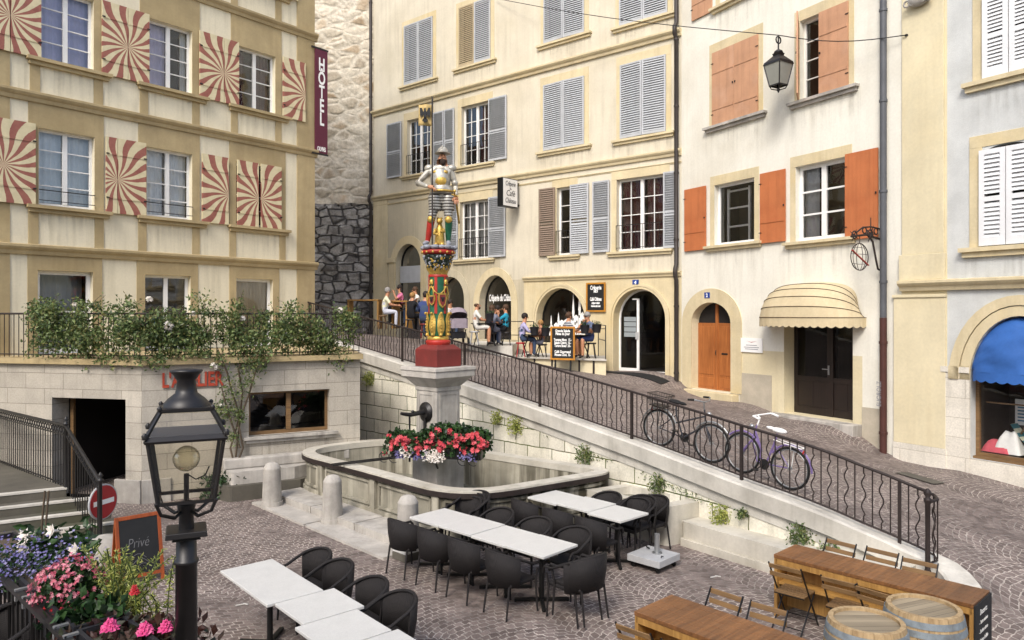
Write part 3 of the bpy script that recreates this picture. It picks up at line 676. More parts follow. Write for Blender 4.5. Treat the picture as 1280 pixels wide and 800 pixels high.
w=arch_glass(A4,'shop_window','blackmetal',rd=2)
# white castle silhouette sticker on the arch window
m=MB(); c0=A4['u0']+.3; W_=A4['u1']-A4['u0']-.35; zb=kf.uz(700,420)[1]; S=W_
def tower(x,w,h,sp): 
    m.prismY([(c0+x*S,zb),(c0+(x+w)*S,zb),(c0+(x+w)*S,zb+h),(c0+(x+w*1.15)*S,zb+h),(c0+(x+w*.5)*S,zb+h+sp),(c0+(x-w*.15)*S,zb+h),(c0+x*S,zb+h)],A4['depth']-.085,A4['depth']-.075)
for t in [(.02,.12,.30,.10),(.06,.03,.45,.30),(.15,.10,.38,.10),(.24,.04,.50,.35),(.27,.14,.46,.12),(.40,.12,.52,.10),(.51,.10,.48,.12),(.60,.045,.80,.75),(.64,.10,.66,.10),(.75,.05,.92,.85),(.79,.10,.74,.12),(.88,.10,.60,.14)]: tower(*t)
m.build('castle_sticker',MT['whiteink'],w)
m=MB()
for (x,z) in [(.05,.2),(.11,.18),(.18,.25),(.22,.2),(.30,.34),(.35,.28),(.38,.36),(.43,.3),(.48,.4),(.54,.34),(.58,.3),(.62,.6),(.67,.45),(.71,.5),(.77,.7),(.82,.5),(.86,.55),(.91,.4),(.95,.45)]: m.cbox((c0+x*S,A4['depth']-.088,zb+z),(.045,.008,.10))
m.build('sticker_opening',MT['dark'],w)
dz=A5['z0']; du=U(800)
MT['greypaper']=mk('grey paper notice','#8d9496',.8,.05,4)
w=arch_glass(A5,'entrance_door','whitepaint',bars=[(A5['u0']+.06,U(793),.3,.34,dz+.0,dz+.14),(U(790.5),U(793),.28,.34,dz,kf.uz(792,373)[1]),(U(785),U(793),.28,.34,kf.uz(792,374.5)[1],kf.uz(792,373)[1])],rd=4,roommat='dark')
m=MB(); m.cbox((U(791),.27,kf.uz(791,420)[1]),(.10,.03,.24)); m.build('handle',MT['silver'],w)
m=MB()
for k in range(4): m.cbox((U(781.5),.315,kf.uz(781,399+k*6.5)[1]),(U(789)-U(774),.006,.15))
m.build('notice',MT['greypaper'],w)
m=MB(); m.cbox((U(817),1.6,A5['z1']-.35),(.9,.12,.05),rz=.2); lamp=m.build('ceiling_lamp',MT['whitepaint'],w)
MT['enamel']=mk('blue enamel','#22418f',.3,.05,5)
def plate(fac,px,py,txt):
    u,z=fac.uz(px,py); m=MB(); m.cbox((u,-.03,z),(.22,.03,.17)); o=m.build('number_plate',MT['enamel'],fac.root)
    text_mesh(txt,.15,MT['whiteink'],'lettering',o,Matrix.Translation((u,-.048,z-.055)),.002,bold=.006)
plate(kf,795,353,'4')
# ------------------------------------------------------------------ white building
kc=kf.world(KL,0,0)
wf_=Fac('white_building','white plastered house with orange shutters and a cream awning','building',kc.x,kc.y,(.485,-.875))
U2=wf_.U; WL=U2(1127)
Q={}
Q['UA']=wf_.op(892,948,67,158.5); Q['UB']=wf_.op(1000,1060,27,127); Q['LA']=wf_.op(893,943,232,307.5); Q['LB']=wf_.op(994.5,1057.5,209,303)
Q['TA']=wf_.op(900,948,-82,8); Q['TB']=wf_.op(1000,1060,-150,-47)
Q['WD']=wf_.op(865,914,378,485,.62); Q['SD']=wf_.op(980,1066,404,516)
Q['WD']['depth']=.3; Q['SD']['depth']=.45; Q['SD']['rmat']=1; Q['WD']['rmat']=1
zplinth=wf_.uz(950,425)[1]
def wmat(u,z):
    if z<wf_.uz(930,437)[1] and U2(925)<u<U2(1078): return 1
    return 0
wall(wf_,0,WL,0,20,list(Q.values()),[MT['whitestucco'],MT['yellowwash']],wmat,extra_u=(U2(925),U2(1078)),extra_z=(wf_.uz(930,437)[1],))
MT['bare']=mk('bare grey render','#b3aa98',.95,.15,2,.4,40)
for ua,ub_,pz in ((U2(925),U2(980)-.4,(950,468)),(U2(1078),U2(1102),(1090,510))): m=MB(); m.box(ua,ub_,-.02,.02,0,wf_.uz(*pz)[1]); m.build('render_patch',MT['bare'],wf_.root)
for k in ('UA','UB','LA','LB','TA','TB'):
    o=Q[k]; surround(wf_,o,.17,'sandstone',.28,.012); sill(wf_,o['u0']-.3,o['u1']+.3,o['z0'],'stone' if k[0]=='U' else 'sandstone',proud=.16,h=.16)
o=Q['UA']; mid=(o['u0']+o['u1'])/2; boards(wf_,o['u0']-.02,mid-.005,o['z0']+.02,o['z1'],'terra',n=3); boards(wf_,mid+.005,o['u1']+.02,o['z0']+.02,o['z1'],'terra',n=3,hinge='R'); room(wf_,o,.3)
o=Q['UB']; window(wf_,o,4,1,2); ub=(U2(1060)-U2(1025)); boards(wf_,o['u0']-.02,o['u0']+.74,o['z0']+.02,o['z1'],'terra',n=3,yaw=R(-52)); boards(wf_,U2(1025),U2(1061.5),o['z0']+.02,o['z1'],'terra',n=3,hinge='R')
o=Q['LA']; w=window(wf_,o,1,1,1,fw=.07); m=MB(); a,b=o['u0']+.1,o['u1']-.55; y=o['depth']+.2
m.box(a,a+.07,y,y+.05,o['z0'],o['z1']-.1); m.box(b-.07,b,y,y+.05,o['z0'],o['z1']-.1)
for t in (.0,.33,.66,.97): m.box(a+.07,b-.07,y,y+.05,o['z0']+(o['z1']-o['z0']-.15)*t,o['z0']+(o['z1']-o['z0']-.15)*t+.05)
m.build('inner_casement',MT['whitepaint'],w)
window(wf_,Q['LB'],3,1,2,fw=.09,bw=.045,mw=.13,curtain=[(.04,.3,'greycurtain')])
for (a,b,k,n_) in [(857.5,884,'LA',3),(952,983.5,'LA',3),(1058.5,1099.5,'LB',8)]:
    o=Q[k]; boards(wf_,U2(a),U2(b),o['z0']-.08,o['z1']+.04,'orange',n=n_,y=-.04,battens=(.3,))
for k in('TA','TB'): window(wf_,Q[k],3)
boards(wf_,U2(866),U2(891),Q['TA']['z0']-.05,Q['TA']['z1'],'terra',n=3)
# arched wooden door
o=Q['WD']; arch_surround(wf_,o,.42,'sandstone',.03); MT['doorwood']=wood('orange brown door wood','#b8723b','#8c4f24',2,0,.5)
y=o['depth']-.05; zt=o['z1']-o['arch']-.0; mid=(o['u0']+o['u1'])/2; m=MB()
for a,b in ((o['u0'],mid-.045),(mid+.045,o['u1'])):
    m.box(a,b,y,y+.05,o['z0'],zt); m.box(a+.07,b-.07,y-.015,y+.01,o['z0']+.45,zt-.1); m.box(a+.07,b-.07,y-.015,y+.01,o['z0']+.08,o['z0']+.36)
m.box(mid-.045,mid+.045,y-.03,y+.05,o['z0'],o['z1']-.05)
d=m.build('door',MT['doorwood'],wf_.root,bevel=.006)
P=opening_outline(o); ap=[p for p in P if p[1]>=zt-.01]; g=MB(); g.add([(p[0],y+.03,p[1]) for p in ap],[tuple(range(len(ap)))]); g.build('fanlight',MT['dark'],d)
m=MB(); m.tube([(mid+.0,y-.05,o['z0']+1.05),(mid,y-.07,o['z0']+1.12),(mid,y-.05,o['z0']+1.2)],.012); m.cbox((mid+.32,y-.02,o['z0']+1.1),(.24,.01,.05)); m.build('handle',MT['iron'],d)
m=MB(); m.box(o['u0']-.3,o['u1']+.3,-.28,.0,o['z0']-.4,o['z0']-.02); m.build('door_step',MT['sandstone'],wf_.root,bevel=.02)
plate(wf_,885,369,'2')
u,z=wf_.uz(940.5,431.5); m=MB(); m.cbox((u,-.03,z),(U2(954)-U2(927),.02,.40)); pq=m.build('plaque',MT['whiteink'],wf_.root)
MT['greyink']=mk('grey printing','#8f8f95',.8,.02,4); MT['redink']=mk('dull red printing','#a4474a',.8,.02,4)
m=MB(); w_=U2(954)-U2(927)
for k,(s_,zz) in enumerate([(.5,.0),(.7,-.06),(.6,-.11)]): m.cbox((u,-.042,z+zz),(w_*s_,.004,.018))
m.build('printing',MT['greyink'],pq)
m=MB(); m.prismY([(u-.18,z+.12),(u-.02,z+.09),(u+.2,z+.115),(u,z+.075)],-.045,-.041); m.build('emblem',MT['redink'],pq)
# shop door under the awning
o=Q['SD']; y=o['depth']-.06; mid=(o['u0']*.45+o['u1']*.55); z0,z1=o['z0'],o['z1']; MT['brownwood']=wood('dark brown door wood','#2c201b','#1a1310',2,0,.45)
m=MB(); m.box(o['u0'],o['u0']+.12,y,y+.06,z0,z1); m.box(o['u1']-.08,o['u1'],y,y+.06,z0,z1); m.box(mid-.09,mid+.09,y-.02,y+.06,z0,z1)
for a,b in ((o['u0']+.12,mid-.09),(mid+.09,o['u1']-.08)):
    m.box(a,b,y,y+.06,z0,z0+.2); m.box(a,b,y+.015,y+.06,z0+.2,z0+.88); m.box(a,b,y-.01,y+.06,z0+.88,z0+1.0); m.box(a,b,y,y+.06,z1-.12,z1); m.box((a+b)/2-.015,(a+b)/2+.015,y+.004,y+.06,z0+.2,z0+.88)
d=m.build('shop_door',MT['brownwood'],wf_.root,bevel=.006)
g=MB(); g.add([(o['u0']+.1,y+.03,z0+.95),(o['u1']-.05,y+.03,z0+.95),(o['u1']-.05,y+.03,z1),(o['u0']+.1,y+.03,z1)],[(0,1,2,3)]); g.build('pane',MT['shopglass'],d); room(wf_,o,2.0,'dark','shop_interior',d)
m=MB(); m.cbox((mid-.03,y-.03,z0+1.2),(.04,.02,.24)); m.bar((mid-.03,y-.06,z0+1.22),(mid-.2,y-.06,z0+1.22),.022); m.build('handle',MT['steel'],d)
m=MB(); m.box(o['u0']-.35,o['u1']+.25,-.35,.4,z0-.4,z0-.01); m.build('door_step',MT['stone'],wf_.root,bevel=.02)
# round-ended cream awning
def awning(fac,u0,u1,zb,zt,out,mats,label_name,pleats,scal,trim):
    m=MB(); a=(u1-u0)/2; uc=(u0+u1)/2; rows=[]; K=5; N=26; e=2.6
    for k in range(K+1):
        ph=PI/2*k/K; hh=(zt-zb)*math.sin(ph); sc_=math.cos(ph)
        rows.append([(uc-a*(1 if sc_>0 else 1)*math.copysign(abs(math.cos(PI*i/N))**(2/e),math.cos(PI*i/N))*(1-.03*k), -out*abs(math.sin(PI*i/N))**(2/e)*(sc_*.85+.15*(k<K)), zb+hh*abs(math.sin(PI*i/N))**.42) for i in range(N+1)])
    vs=[p for r_ in rows for p in r_]; m.add(vs,[(k*(N+1)+i,k*(N+1)+i+1,(k+1)*(N+1)+i+1,(k+1)*(N+1)+i) for k in range(K) for i in range(N)],0,False)
    aw=m.build('awning',MT[mats],fac.root)
    v=MB(); base=[]
    r0=rows[0]; L=0; pts=[]
    for i in range(N):
        for t in range(6):
            f=t/6; pts.append(tuple(r0[i][q]+(r0[i+1][q]-r0[i][q])*f for q in range(3)))
    pts.append(r0[-1]); s=0; vs=[]
    for i,p in enumerate(pts):
        if i: s+=math.dist(p[:2],pts[i-1][:2])
        d=.20+.045*abs(math.sin(PI*s/scal)); vs+=[p,(p[0],p[1]-.004,zb-d)]
    v.add(vs,[(2*i,2*i+1,2*i+3,2*i+2) for i in range(len(pts)-1)]); v.build('valance',MT[mats],aw)
    t=MB()
    for r_ in rows[:K]: t.tube([(p[0],p[1]-.006,p[2]+.004) for p in r_],.009,5)
    t.build('piping',MT[trim],aw); return aw
MT['creamcanvas']=mk('cream awning canvas','#c6b795',.9,.12,1.0,streak=.35,streakcol='#97805a'); MT['bluecanvas']=mk('blue awning vinyl','#3563a8',.6,.18,1.5,.5,5,spec=.3); MT['brownpipe']=mk('brown piping','#4d3b26',.7)
uA,zA=wf_.uz(948,403,0.0); uB=U2(1077)
awning(wf_,U2(962),U2(1083),wf_.uz(1040,397)[1],wf_.uz(1040,352)[1],.95,'creamcanvas','',5,.20,'brownpipe')
# ------------------------------------------------------------------ blue grey building with the pilaster
wc=wf_.world(WL,0,0)
bf=Fac('blue_grey_building','pale blue grey roughcast house with yellow pilaster and blue shop awning','building',wc.x,wc.y,(.53,-.848))
U3=bf.U; BL=7.0
B={}; B['UP']=bf.op(1232,1296,-5,101); B['LO']=bf.op(1228,1293,190,309); B['LO']['arch']=.18; B['LO']['z1']+=.1
B['SH']=bf.op(1213,1346,385,573,1.35); B['SH']['depth']=.3; B['SH']['z1']=bf.uz(1279,398)[1]+.05; B['UP']['z0']=bf.uz(1232,100)[1]
wall(bf,0,BL,0,20,list(B.values()),[MT['bluestucco'],MT['yellowwash']],lambda u,z:1 if u<U3(1184) else 0,extra_u=(U3(1184),))
zc=bf.uz(1113,358)[1]; m=MB()
P0,P1=U3(1113),U3(1183)
m.box(U3(1129),U3(1181),-.06,.02,bf.uz(1150,318)[1],20); m.box(U3(1126),U3(1183),-.09,.02,zc+.12,bf.uz(1150,318)[1]-.001); m.box(U3(1113)+.1,U3(1183),-.05,.02,.0+bf.uz(1150,556)[1],zc-.2)
m.box(U3(1112)+.1,U3(1184),-.08,.02,zc-.27,zc-.201)
m.build('pilaster',MT['yellowwash'],bf.root,bevel=.01)
m=MB(); m.box(U3(1113)+.1,U3(1184),-.07,.02,-.2,bf.uz(1150,556)[1]-.001); m.build('plinth',MT['whitestone'],bf.root)
string(bf,.0,BL,zc,'sandstone',.24,.2)
m=MB(); m.ball((U3(1153),-.15,bf.uz(1150,2)[1]),.2,0,10,6,(1.3,.6,.8)); 
for k in range(5): m.torus((U3(1153)+(k-2)*.12,-.2,bf.uz(1150,4)[1]),.07,.025,n=8,k=5,axis='Y')
m.build('carved_ornament',MT['stone'],bf.root)
o=B['SH']; m=MB(); m.box(U3(1178),o['u0']-.001,-.04,.02,-.2,bf.uz(1190,458)[1]); m.box(U3(1178)-.01,o['u0']+.0,-.065,-.041,bf.uz(1190,465)[1],bf.uz(1190,458)[1]+.002); m.box(o['u0'],o['u1'],-.03,.02,-.2,o['z0']); m.build('white_stone_base',MT['whitestone'],bf.root)
arch_surround(bf,dict(o),.42,'sandstone',.045,z0=bf.uz(1190,457)[1],rings=((0,.48),(.52,1)))
y=o['depth']-.08; m=MB(); fw=.07
m.box(o['u0'],o['u0']+fw,y,y+.08,o['z0'],o['z1']-1.2); m.box(o['u0']+fw,o['u1'],y,y+.08,o['z0'],o['z0']+.12); m.box(o['u0'],o['u1'],y-.12,y,o['z0']-.02,o['z0']+.05); m.box(o['u0']+fw,o['u1'],y+.3,y+.34,o['z0']+1.15,o['z0']+1.18)
w=m.build('shop_window',MT['slat'],bf.root); g=MB(); Rr=opening_outline(o,.01); g.add([(p[0],y+.04,p[1]) for p in Rr],[tuple(range(len(Rr)))]); g.build('pane',MT['shopglass'],w); room(bf,o,1.8,'room','shop_interior',w)
ub0=o['u0']; aw=MB(); K=16; N=36; oz=bf.uz(1190,462)[1]; top=o['z1']-oz; a=(o['u1']-o['u0'])/2-.02; uc=(o['u0']+o['u1'])/2; vs=[]
for k in range(K+1):
    ph=PI/2*k/K
    for i in range(N+1):
        th=PI*i/N; x=uc-a*math.cos(th); zz=oz+top*math.sin(th)*math.sin(ph)*.98; yy=o['depth']-.1-(.5*math.cos(ph)*math.sin(th)**.6) + .05*noise.noise(Vector((x*2.4,k*.42,2)))+.03*noise.noise(Vector((x*7,k*1.1,4)))
        vs.append((x,yy,zz+.035*noise.noise(Vector((x*3,k*.5,0)))*(1 if 0<k<K else 0)))
aw.add(vs,[(k*(N+1)+i,k*(N+1)+i+1,(k+1)*(N+1)+i+1,(k+1)*(N+1)+i) for k in range(K) for i in range(N)],0,True); awo=aw.build('awning',MT['bluecanvas'],bf.root)
v=MB(); vv=[]; s=0; prev=None
for i in range(N*6+1):
    th=PI*i/(N*6); x=uc-a*math.cos(th); yy=o['depth']-.1-.5*math.sin(th)**.6
    if prev: s+=math.dist(prev,(x,yy))
    prev=(x,yy); vv+=[(x,yy,oz+.0),(x,yy-.003,oz-.17-.04*abs(math.sin(PI*s/.22)))]
v.add(vv,[(2*i,2*i+1,2*i+3,2*i+2) for i in range(N*6)]); v.build('valance',MT['bluecanvas'],awo)
for k in ('UP','LO'):
    o=B[k]; mid=(o['u0']+o['u1'])/2
    surround(bf,o,.25,'sandstone',.25,.02); sill(bf,o['u0']-.4,o['u1']+.4,o['z0'],'sandstone',proud=.15,h=.2); room(bf,o,.3)
    for s_,(a,b) in enumerate(((o['u0']-.03,mid-.01),(mid+.01,o['u1']+.03))): louvre(bf,a,b,o['z0']+.02,o['z1']-(.08 if k=='LO' else 0),'whiteshut',y=-.03,slats=19,tilt=30,fw=.10,th=.06)
# goods in the shop window
MT['deckcloth']=bands('striped deck chair cloth',('#e6ead0','#3f7f8a'),9,0,.8); MT['whitecloth']=mk('white cloth','#d9d9d4',.9,.08,5); MT['pinkcloth']=mk('pink cloth','#b8525c',.9,.15,5); MT['bluecloth']=mk('blue white stack','#4f7590',.8,.1,4)
o=B['SH']; zb=o['z0']+.13; yy=y+.35
dc=thing('deck_chair','small striped folding deck chair standing in the shop window','deck chair',bf.world(U3(1262),yy+.25,zb),math.atan2(bf.d.y,bf.d.x))
m=MB()
for x in(-.17,.17): m.bar((x-.2,-.0,.02),(x+.15,.0,.62),.03); m.bar((x+.2,.02,.02),(x-.1,.02,.5),.03)
m.build('frame',MT['slat'],dc)
m=MB(); vs=[]
for i in range(9):
    t=i/8; vs+=[(-.28+.55*t,-.16,.60-.5*t-.12*math.sin(PI*t)),(-.28+.55*t,.16,.60-.5*t-.12*math.sin(PI*t))]
m.add(vs,[(2*i,2*i+1,2*i+3,2*i+2) for i in range(8)],0,True); m.build('sling',MT['deckcloth'],dc)
def cloth(name,mat,label,px,w,d,h,seed):
    t=MB(); n_=10; vs=[]
    for i in range(n_+1):
        for j in range(n_+1):
            x=(i/n_-.5)*w; yv=(j/n_-.5)*d; e=max(abs(i/n_-.5),abs(j/n_-.5))*2
            vs.append((x,yv,h*(1-e**3)*(.75+.5*noise.noise(Vector((x*5,yv*5,seed))))+.004))
    t.add(vs,[(i*(n_+1)+j,(i+1)*(n_+1)+j,(i+1)*(n_+1)+j+1,i*(n_+1)+j+1) for i in range(n_) for j in range(n_)],0,True)
    ob=t.build(name,MT[mat],None,bf.world(U3(px),yy,zb),(0,0,math.atan2(bf.d.y,bf.d.x))); tag(ob,label,'cloth')
cloth('cushion','pinkcloth','pink cushion lying in the bottom left of the shop window',1232,.55,.4,.3,1); cloth('folded_cloth','whitecloth','white cloth draped over the goods in the shop window',1246,.5,.35,.55,5)
pc=thing('price_card','white price card standing in the shop window behind the deck chair','sign',bf.world(U3(1252),yy+.5,zb+.55),math.atan2(bf.d.y,bf.d.x))
m=MB(); m.box(-.22,.22,0,.02,0,.55); m.build('card',MT['whitecloth'],pc)
m=MB()
for k in range(5): m.box(-.17,.17-.04*(k%3),-.006,.0,.08+k*.07,.11+k*.07)
m.build('printing',MT['bluecloth'],pc)
sb=thing('towel_stack','stack of blue and white towels on the right of the shop window','towels',bf.world(U3(1276),yy+.6,zb+.35),math.atan2(bf.d.y,bf.d.x))
for k in range(5):
    m=MB(); m.box(-.25,.3,-.1,.2,k*.16,k*.16+.15); m.build('towel',MT['bluecloth' if k%2 else 'whitecloth'],sb,bevel=.03)
# ------------------------------------------------------------------ drainpipes (part of their buildings)
MT['pipegrey']=mk('lead grey drainpipe','#55575b',.5,.15,3,streak=.3); MT['pipebrown']=mk('brown cast iron pipe','#4a2c26',.5,.15,3); MT['pipedark']=mk('dark brown drainpipe','#352f2c',.5,.2,3)
def pipe(fac,u,z0,z1,mat,y=-.12,r=.055,name='drainpipe',kinks=()):
    pts=[(u,y,z1)]
    for (z,dy) in kinks: pts+=[(u,y,z+.25),(u,y-dy,z+.1),(u,y-dy,z-.1),(u,y,z-.25)]
    pts.append((u,y,z0)); m=MB(); m.tube(pts,r,10)
    zz=z0+.8
    while zz<z1: m.lathe([(r+.015,0),(r+.015,.06)],10,(u,y,zz)); zz+=2.1
    return m.build(name,MT[mat],fac.root)
pipe(kf,-.05,2.2,20,'pipedark',kinks=((9.0,.1),),r=.07); pipe(kf,KL-.12,1.2,20,'pipedark',kinks=((12.8,.12),(5.2,.08)),r=.07)
zj=wf_.uz(1107,397)[1]; pipe(wf_,U2(1107.5),zj,20,'pipegrey',r=.075,y=-.1); p=pipe(wf_,U2(1107.5),.3,zj-.002,'pipebrown',r=.08,y=-.1)
text_mesh('EUOROLZ',.16,MT['greyink'],'graffiti',p,Matrix.Translation((U2(1107.5)-.0,-.185,wf_.uz(1107,492)[1])) @ Matrix.Rotation(-PI/2,4,'Y'),.001,'CENTER',.8)
# ------------------------------------------------------------------ ground and street
m=MB(); m.add([(-120,-80,0),(120,-80,0),(120,140,0),(-120,140,0)],[(0,1,2,3)]); tag(m.build('plaza_ground',MT['pave']),kind='structure')
ctl=[(p.x,p.y,p.z-.05) for p in STREET_PATH[::3]]
for f_,rows in ((kf,[(470,419),(520,423),(580,428),(640,434),(700,450),(767,464),(845,472)]),(wf_,[(865,490),(940,505),(985,522),(1066,537),(1104,565)]),(bf,[(1145,580),(1200,588),(1270,607)])):
    for px,py in rows:
        u,z=f_.uz(px,py); p=f_.world(u,0,z); ctl.append((p.x,p.y,p.z))
ctl+=[(14,9,.25),(16,2,.1),(-8,26,3.45),(-11,31,3.55),(10,5,.02),(7.5,8.6,.03)]
C_=np.array(ctl); 
def tps(P,Z,lam=.02):
    n=len(P); D=np.linalg.norm(P[:,None]-P[None],axis=2); K=np.where(D>0,D*D*np.log(D+1e-9),0)+lam*np.eye(n)
    A=np.zeros((n+3,n+3)); A[:n,:n]=K; A[:n,n]=1; A[:n,n+1:]=P; A[n,:n]=1; A[n+1:,:n]=P.T
    return np.linalg.solve(A,np.concatenate([Z,np.zeros(3)]))
W_t=tps(C_[:,:2],C_[:,2])
def street_z(x,y):
    d=np.hypot(C_[:,0]-x,C_[:,1]-y); k=np.where(d>0,d*d*np.log(d+1e-9),0); n=len(C_)
    return float(W_t[:n]@k+W_t[n]+W_t[n+1]*x+W_t[n+2]*y)
S0=resample([p.to_tuple() for p in STREET_PATH],.35)
ends=[(-14.5,31),(-13,34),(-6.2,33.2),tuple(kf.world(KL*.35,.3,0).xy),tuple(kf.world(KL*.7,.3,0).xy),tuple(kf.world(KL,.3,0).xy),tuple(wf_.world(WL*.5,.5,0).xy),tuple(wf_.world(WL,.5,0).xy),tuple(bf.world(BL*.5,.4,0).xy),tuple(bf.world(BL,.4,0).xy),(16,6),(17,0)]
E=[Vector(e).to_3d() for e in ends]; lens=[0]
for a,b in zip(E,E[1:]): lens.append(lens[-1]+(b-a).length)
def onE(t):
    s=t*lens[-1]
    for i in range(len(E)-1):
        if s<=lens[i+1]: return E[i].lerp(E[i+1],(s-lens[i])/(lens[i+1]-lens[i]))
    return E[-1]
# start the near edge far up the lane behind the hotel corner
S0=[Vector((-12.5,27.0,3.5)),Vector((-9.5,25.5,3.5)),Vector((-7.6,24.2,3.48))]+S0
vs=[]; nt=26
for i,p in enumerate(S0):
    e=onE(i/(len(S0)-1)); dirn=(e-Vector((p.x,p.y,0))); q0=Vector((p.x,p.y,0))-dirn.normalized()*.05
    if p.y<9.7 and p.x>5: k_=q0-dirn.normalized()*.9; vs.append((k_.x,k_.y,-.06))
    else: vs.append((q0.x,q0.y,p.z-.35))
    for j in range(nt):
        q=q0.lerp(e,(j/(nt-1))); vs.append((q.x,q.y,min(street_z(q.x,q.y),3.6)))
m=MB(); m.add(vs,[(i*(nt+1)+j,i*(nt+1)+j+1,(i+1)*(nt+1)+j+1,(i+1)*(nt+1)+j) for i in range(len(S0)-1) for j in range(nt)],0,True); tag(m.build('street',MT['pave']),kind='structure')
# ================================================================== retaining wall of the ramp
rw=thing('retaining_wall','white limestone retaining wall with mossy joints below the sloping street','wall',(0,0,0))
SP=resample([p.to_tuple() for p in WALLP],.2)+[WALLP[-1]]
def nrm(P,i):
    a=P[max(0,i-1)]; b=P[min(len(P)-1,i+1)]; d=Vector((b.x-a.x,b.y-a.y)).normalized(); return Vector((d.y,-d.x))*1.0   # towards the plaza
def plaza_side(P,i):
    n=nrm(P,i); return n if n.dot(Vector((-1,-1)))>0 or P[i].y<10.4 else -n
NS=[]
for i in range(len(SP)):
    a=SP[max(0,i-1)]; b=SP[min(len(SP)-1,i+1)]; d=(b-a).to_2d().normalized(); NS.append(Vector((d.y,-d.x)))   # right-hand side of travel
# travel runs down towards the camera and to the right, so the right-hand side looks over the plaza
def sweep(P,N,prof,name,mat,par,uvs=False,smooth_=False,zfun=None):
    m=MB(); k=len(prof); vs=[]; s=0
    for i,p in enumerate(P):
        for (o,z) in prof:
            zz=p.z+z if z>-90 else -.1
            vs.append((p.x+N[i].x*o,p.y+N[i].y*o,max(zz,-.1)))
    fs=[(i*k+j,i*k+(j+1)%k,(i+1)*k+(j+1)%k,(i+1)*k+j) for i in range(len(P)-1) for j in range(k)]
    m.add(vs,fs,0,smooth_); m.add(vs[:k],[tuple(range(k))]); m.add(vs[-k:],[tuple(range(k-1,-1,-1))])
    if uvs:
        acc=[0]
        for a,b in zip(P,P[1:]): acc.append(acc[-1]+(b-a).length)
        def uvp(idx): i=idx//k; return (acc[min(i,len(acc)-1)],m.v[idx][2])
        m.uv=[uvp(v%(len(P)*k)) for f in m.f for v in f]
    return m.build(name,mat,par)
sweep(SP,NS,[(.10,-.22),(.10,-99),(-.25,-99),(-.25,-.22)],'wall',MT['retwall'],rw,True)
sweep(SP,NS,[(.12,-.48),(.12,-.30),(-.2,-.30),(-.2,-.48)],'band',MT['coping'],rw)
sweep(SP,NS,[(.19,-.29),(.21,-.03),(.18,0),(-.16,0),(-.16,-.29)],'coping',MT['coping'],rw)
# ------------------------------------------------------------------ ramp railing
rr=thing('ramp_railing','long black iron railing with wavy balusters along the sloping street','railing',(0,0,0),group=None)
def along(path,step):
    P=resample([p.to_tuple() for p in path],step); return P
HOOK=smooth([RP[-1].to_tuple(),(5.82,10.33,RP[-1].z-.06),(5.86,10.05,RP[-1].z-.10),(5.62,9.95,RP[-1].z-.12)],3)
RPATH=RP+[Vector(p) for p in HOOK][1:]
rh=.90
m=MB(); T=resample([p.to_tuple() for p in RPATH],.15)+[RPATH[-1]]
m.tube([(p.x,p.y,p.z+rh) for p in T],.024,6); m.build('top_rail',MT['rust'],rr)
m=MB(); m.tube([(p.x,p.y,p.z+.07) for p in T],.016,5); m.build('bottom_rail',MT['rust'],rr)
def baluster(wavy):
    m=MB()
    if wavy:
        pts=[(0.028*math.sin(2*PI*2.5*t)*(1 if .12<t<.88 else 0),0,.07+t*(rh-.07)) for t in [i/26 for i in range(27)]]
    else: pts=[(0,0,.07),(0,0,rh)]
    m.tube(pts,.0105,5); return m
proto={}
B_=resample([p.to_tuple() for p in RPATH],.123)
nB=len(B_); postev=20
far=MB(); cnt=0
dirs=[(B_[min(i+1,nB-1)]-B_[max(i-1,0)]).to_2d() for i in range(nB)]
for i,p in enumerate(B_[:-1]):
    if (nB-i)%postev==8: continue
    wv=i%2; a=math.atan2(dirs[i].y,dirs[i].x)
    if nB-i>101:
        bm=baluster(wv); far.add(bm.v,bm.f,0,True,Matrix.Translation(p)@Matrix.Rotation(a,4,'Z')); continue
    if wv not in proto: o=baluster(wv).build('baluster',MT['rust'],rr); proto[wv]=o
    else: o=proto[wv].copy(); COL.objects.link(o)
    o.location=p; o.rotation_euler=(0,0,a)
far=far.build('baluster',MT['rust'],rr); far['kind']='stuff'
for i in range(nB):
    if (nB-i)%postev==8:
        m=MB(); p=B_[i]; a=math.atan2(dirs[i].y,dirs[i].x); m.cbox((0,0,rh/2-.02),(.045,.045,rh+.02)); m.build('post',MT['rust'],rr,p,(0,0,a))
m=MB(); p=RPATH[-1]; m.lathe([(.05,-.12),(.05,-.05),(.034,0),(.03,.5),(.034,.88),(.05,.92),(.05,.95),(.025,.97),(.055,1.02),(.03,1.07),(.01,1.09)],12); m.build('newel_post',MT['rust'],rr,p)
# ------------------------------------------------------------------ fountain
def round_poly(pts,rad,n=7):
    out=[]; k=len(pts)
    for i in range(k):
        p=Vector(pts[i]); a=Vector(pts[i-1]); b=Vector(pts[(i+1)%k]); r=rad[i]
        d1=(a-p).normalized(); d2=(b-p).normalized()
        ang=d1.angle(d2); t=min(r/math.tan(ang/2),(a-p).length*.48,(b-p).length*.48); 
        p1=p+d1*t; p2=p+d2*t
        for j in range(n+1):
            s=j/n; out.append(((1-s)**2*p1+2*s*(1-s)*p+s*s*p2).to_tuple())
    return out
def offset(poly,d):
    k=len(poly); out=[]
    for i in range(k):
        a=Vector(poly[i-1]); p=Vector(poly[i]); b=Vector(poly[(i+1)%k])
        n1=Vector(((p-a).y,-(p-a).x)).normalized(); n2=Vector(((b-p).y,-(b-p).x)).normalized(); n=(n1+n2)
        n=n.normalized() if n.length>1e-6 else n1; c=max(.5,n.dot(n1)); out.append((p+n*(d/c)).to_tuple())
    return out     # positive d grows a counter-clockwise outline
FC=Vector((-1.42,14.95)); L2=lambda *ps:[(p[0]-FC.x,p[1]-FC.y) for p in ps]
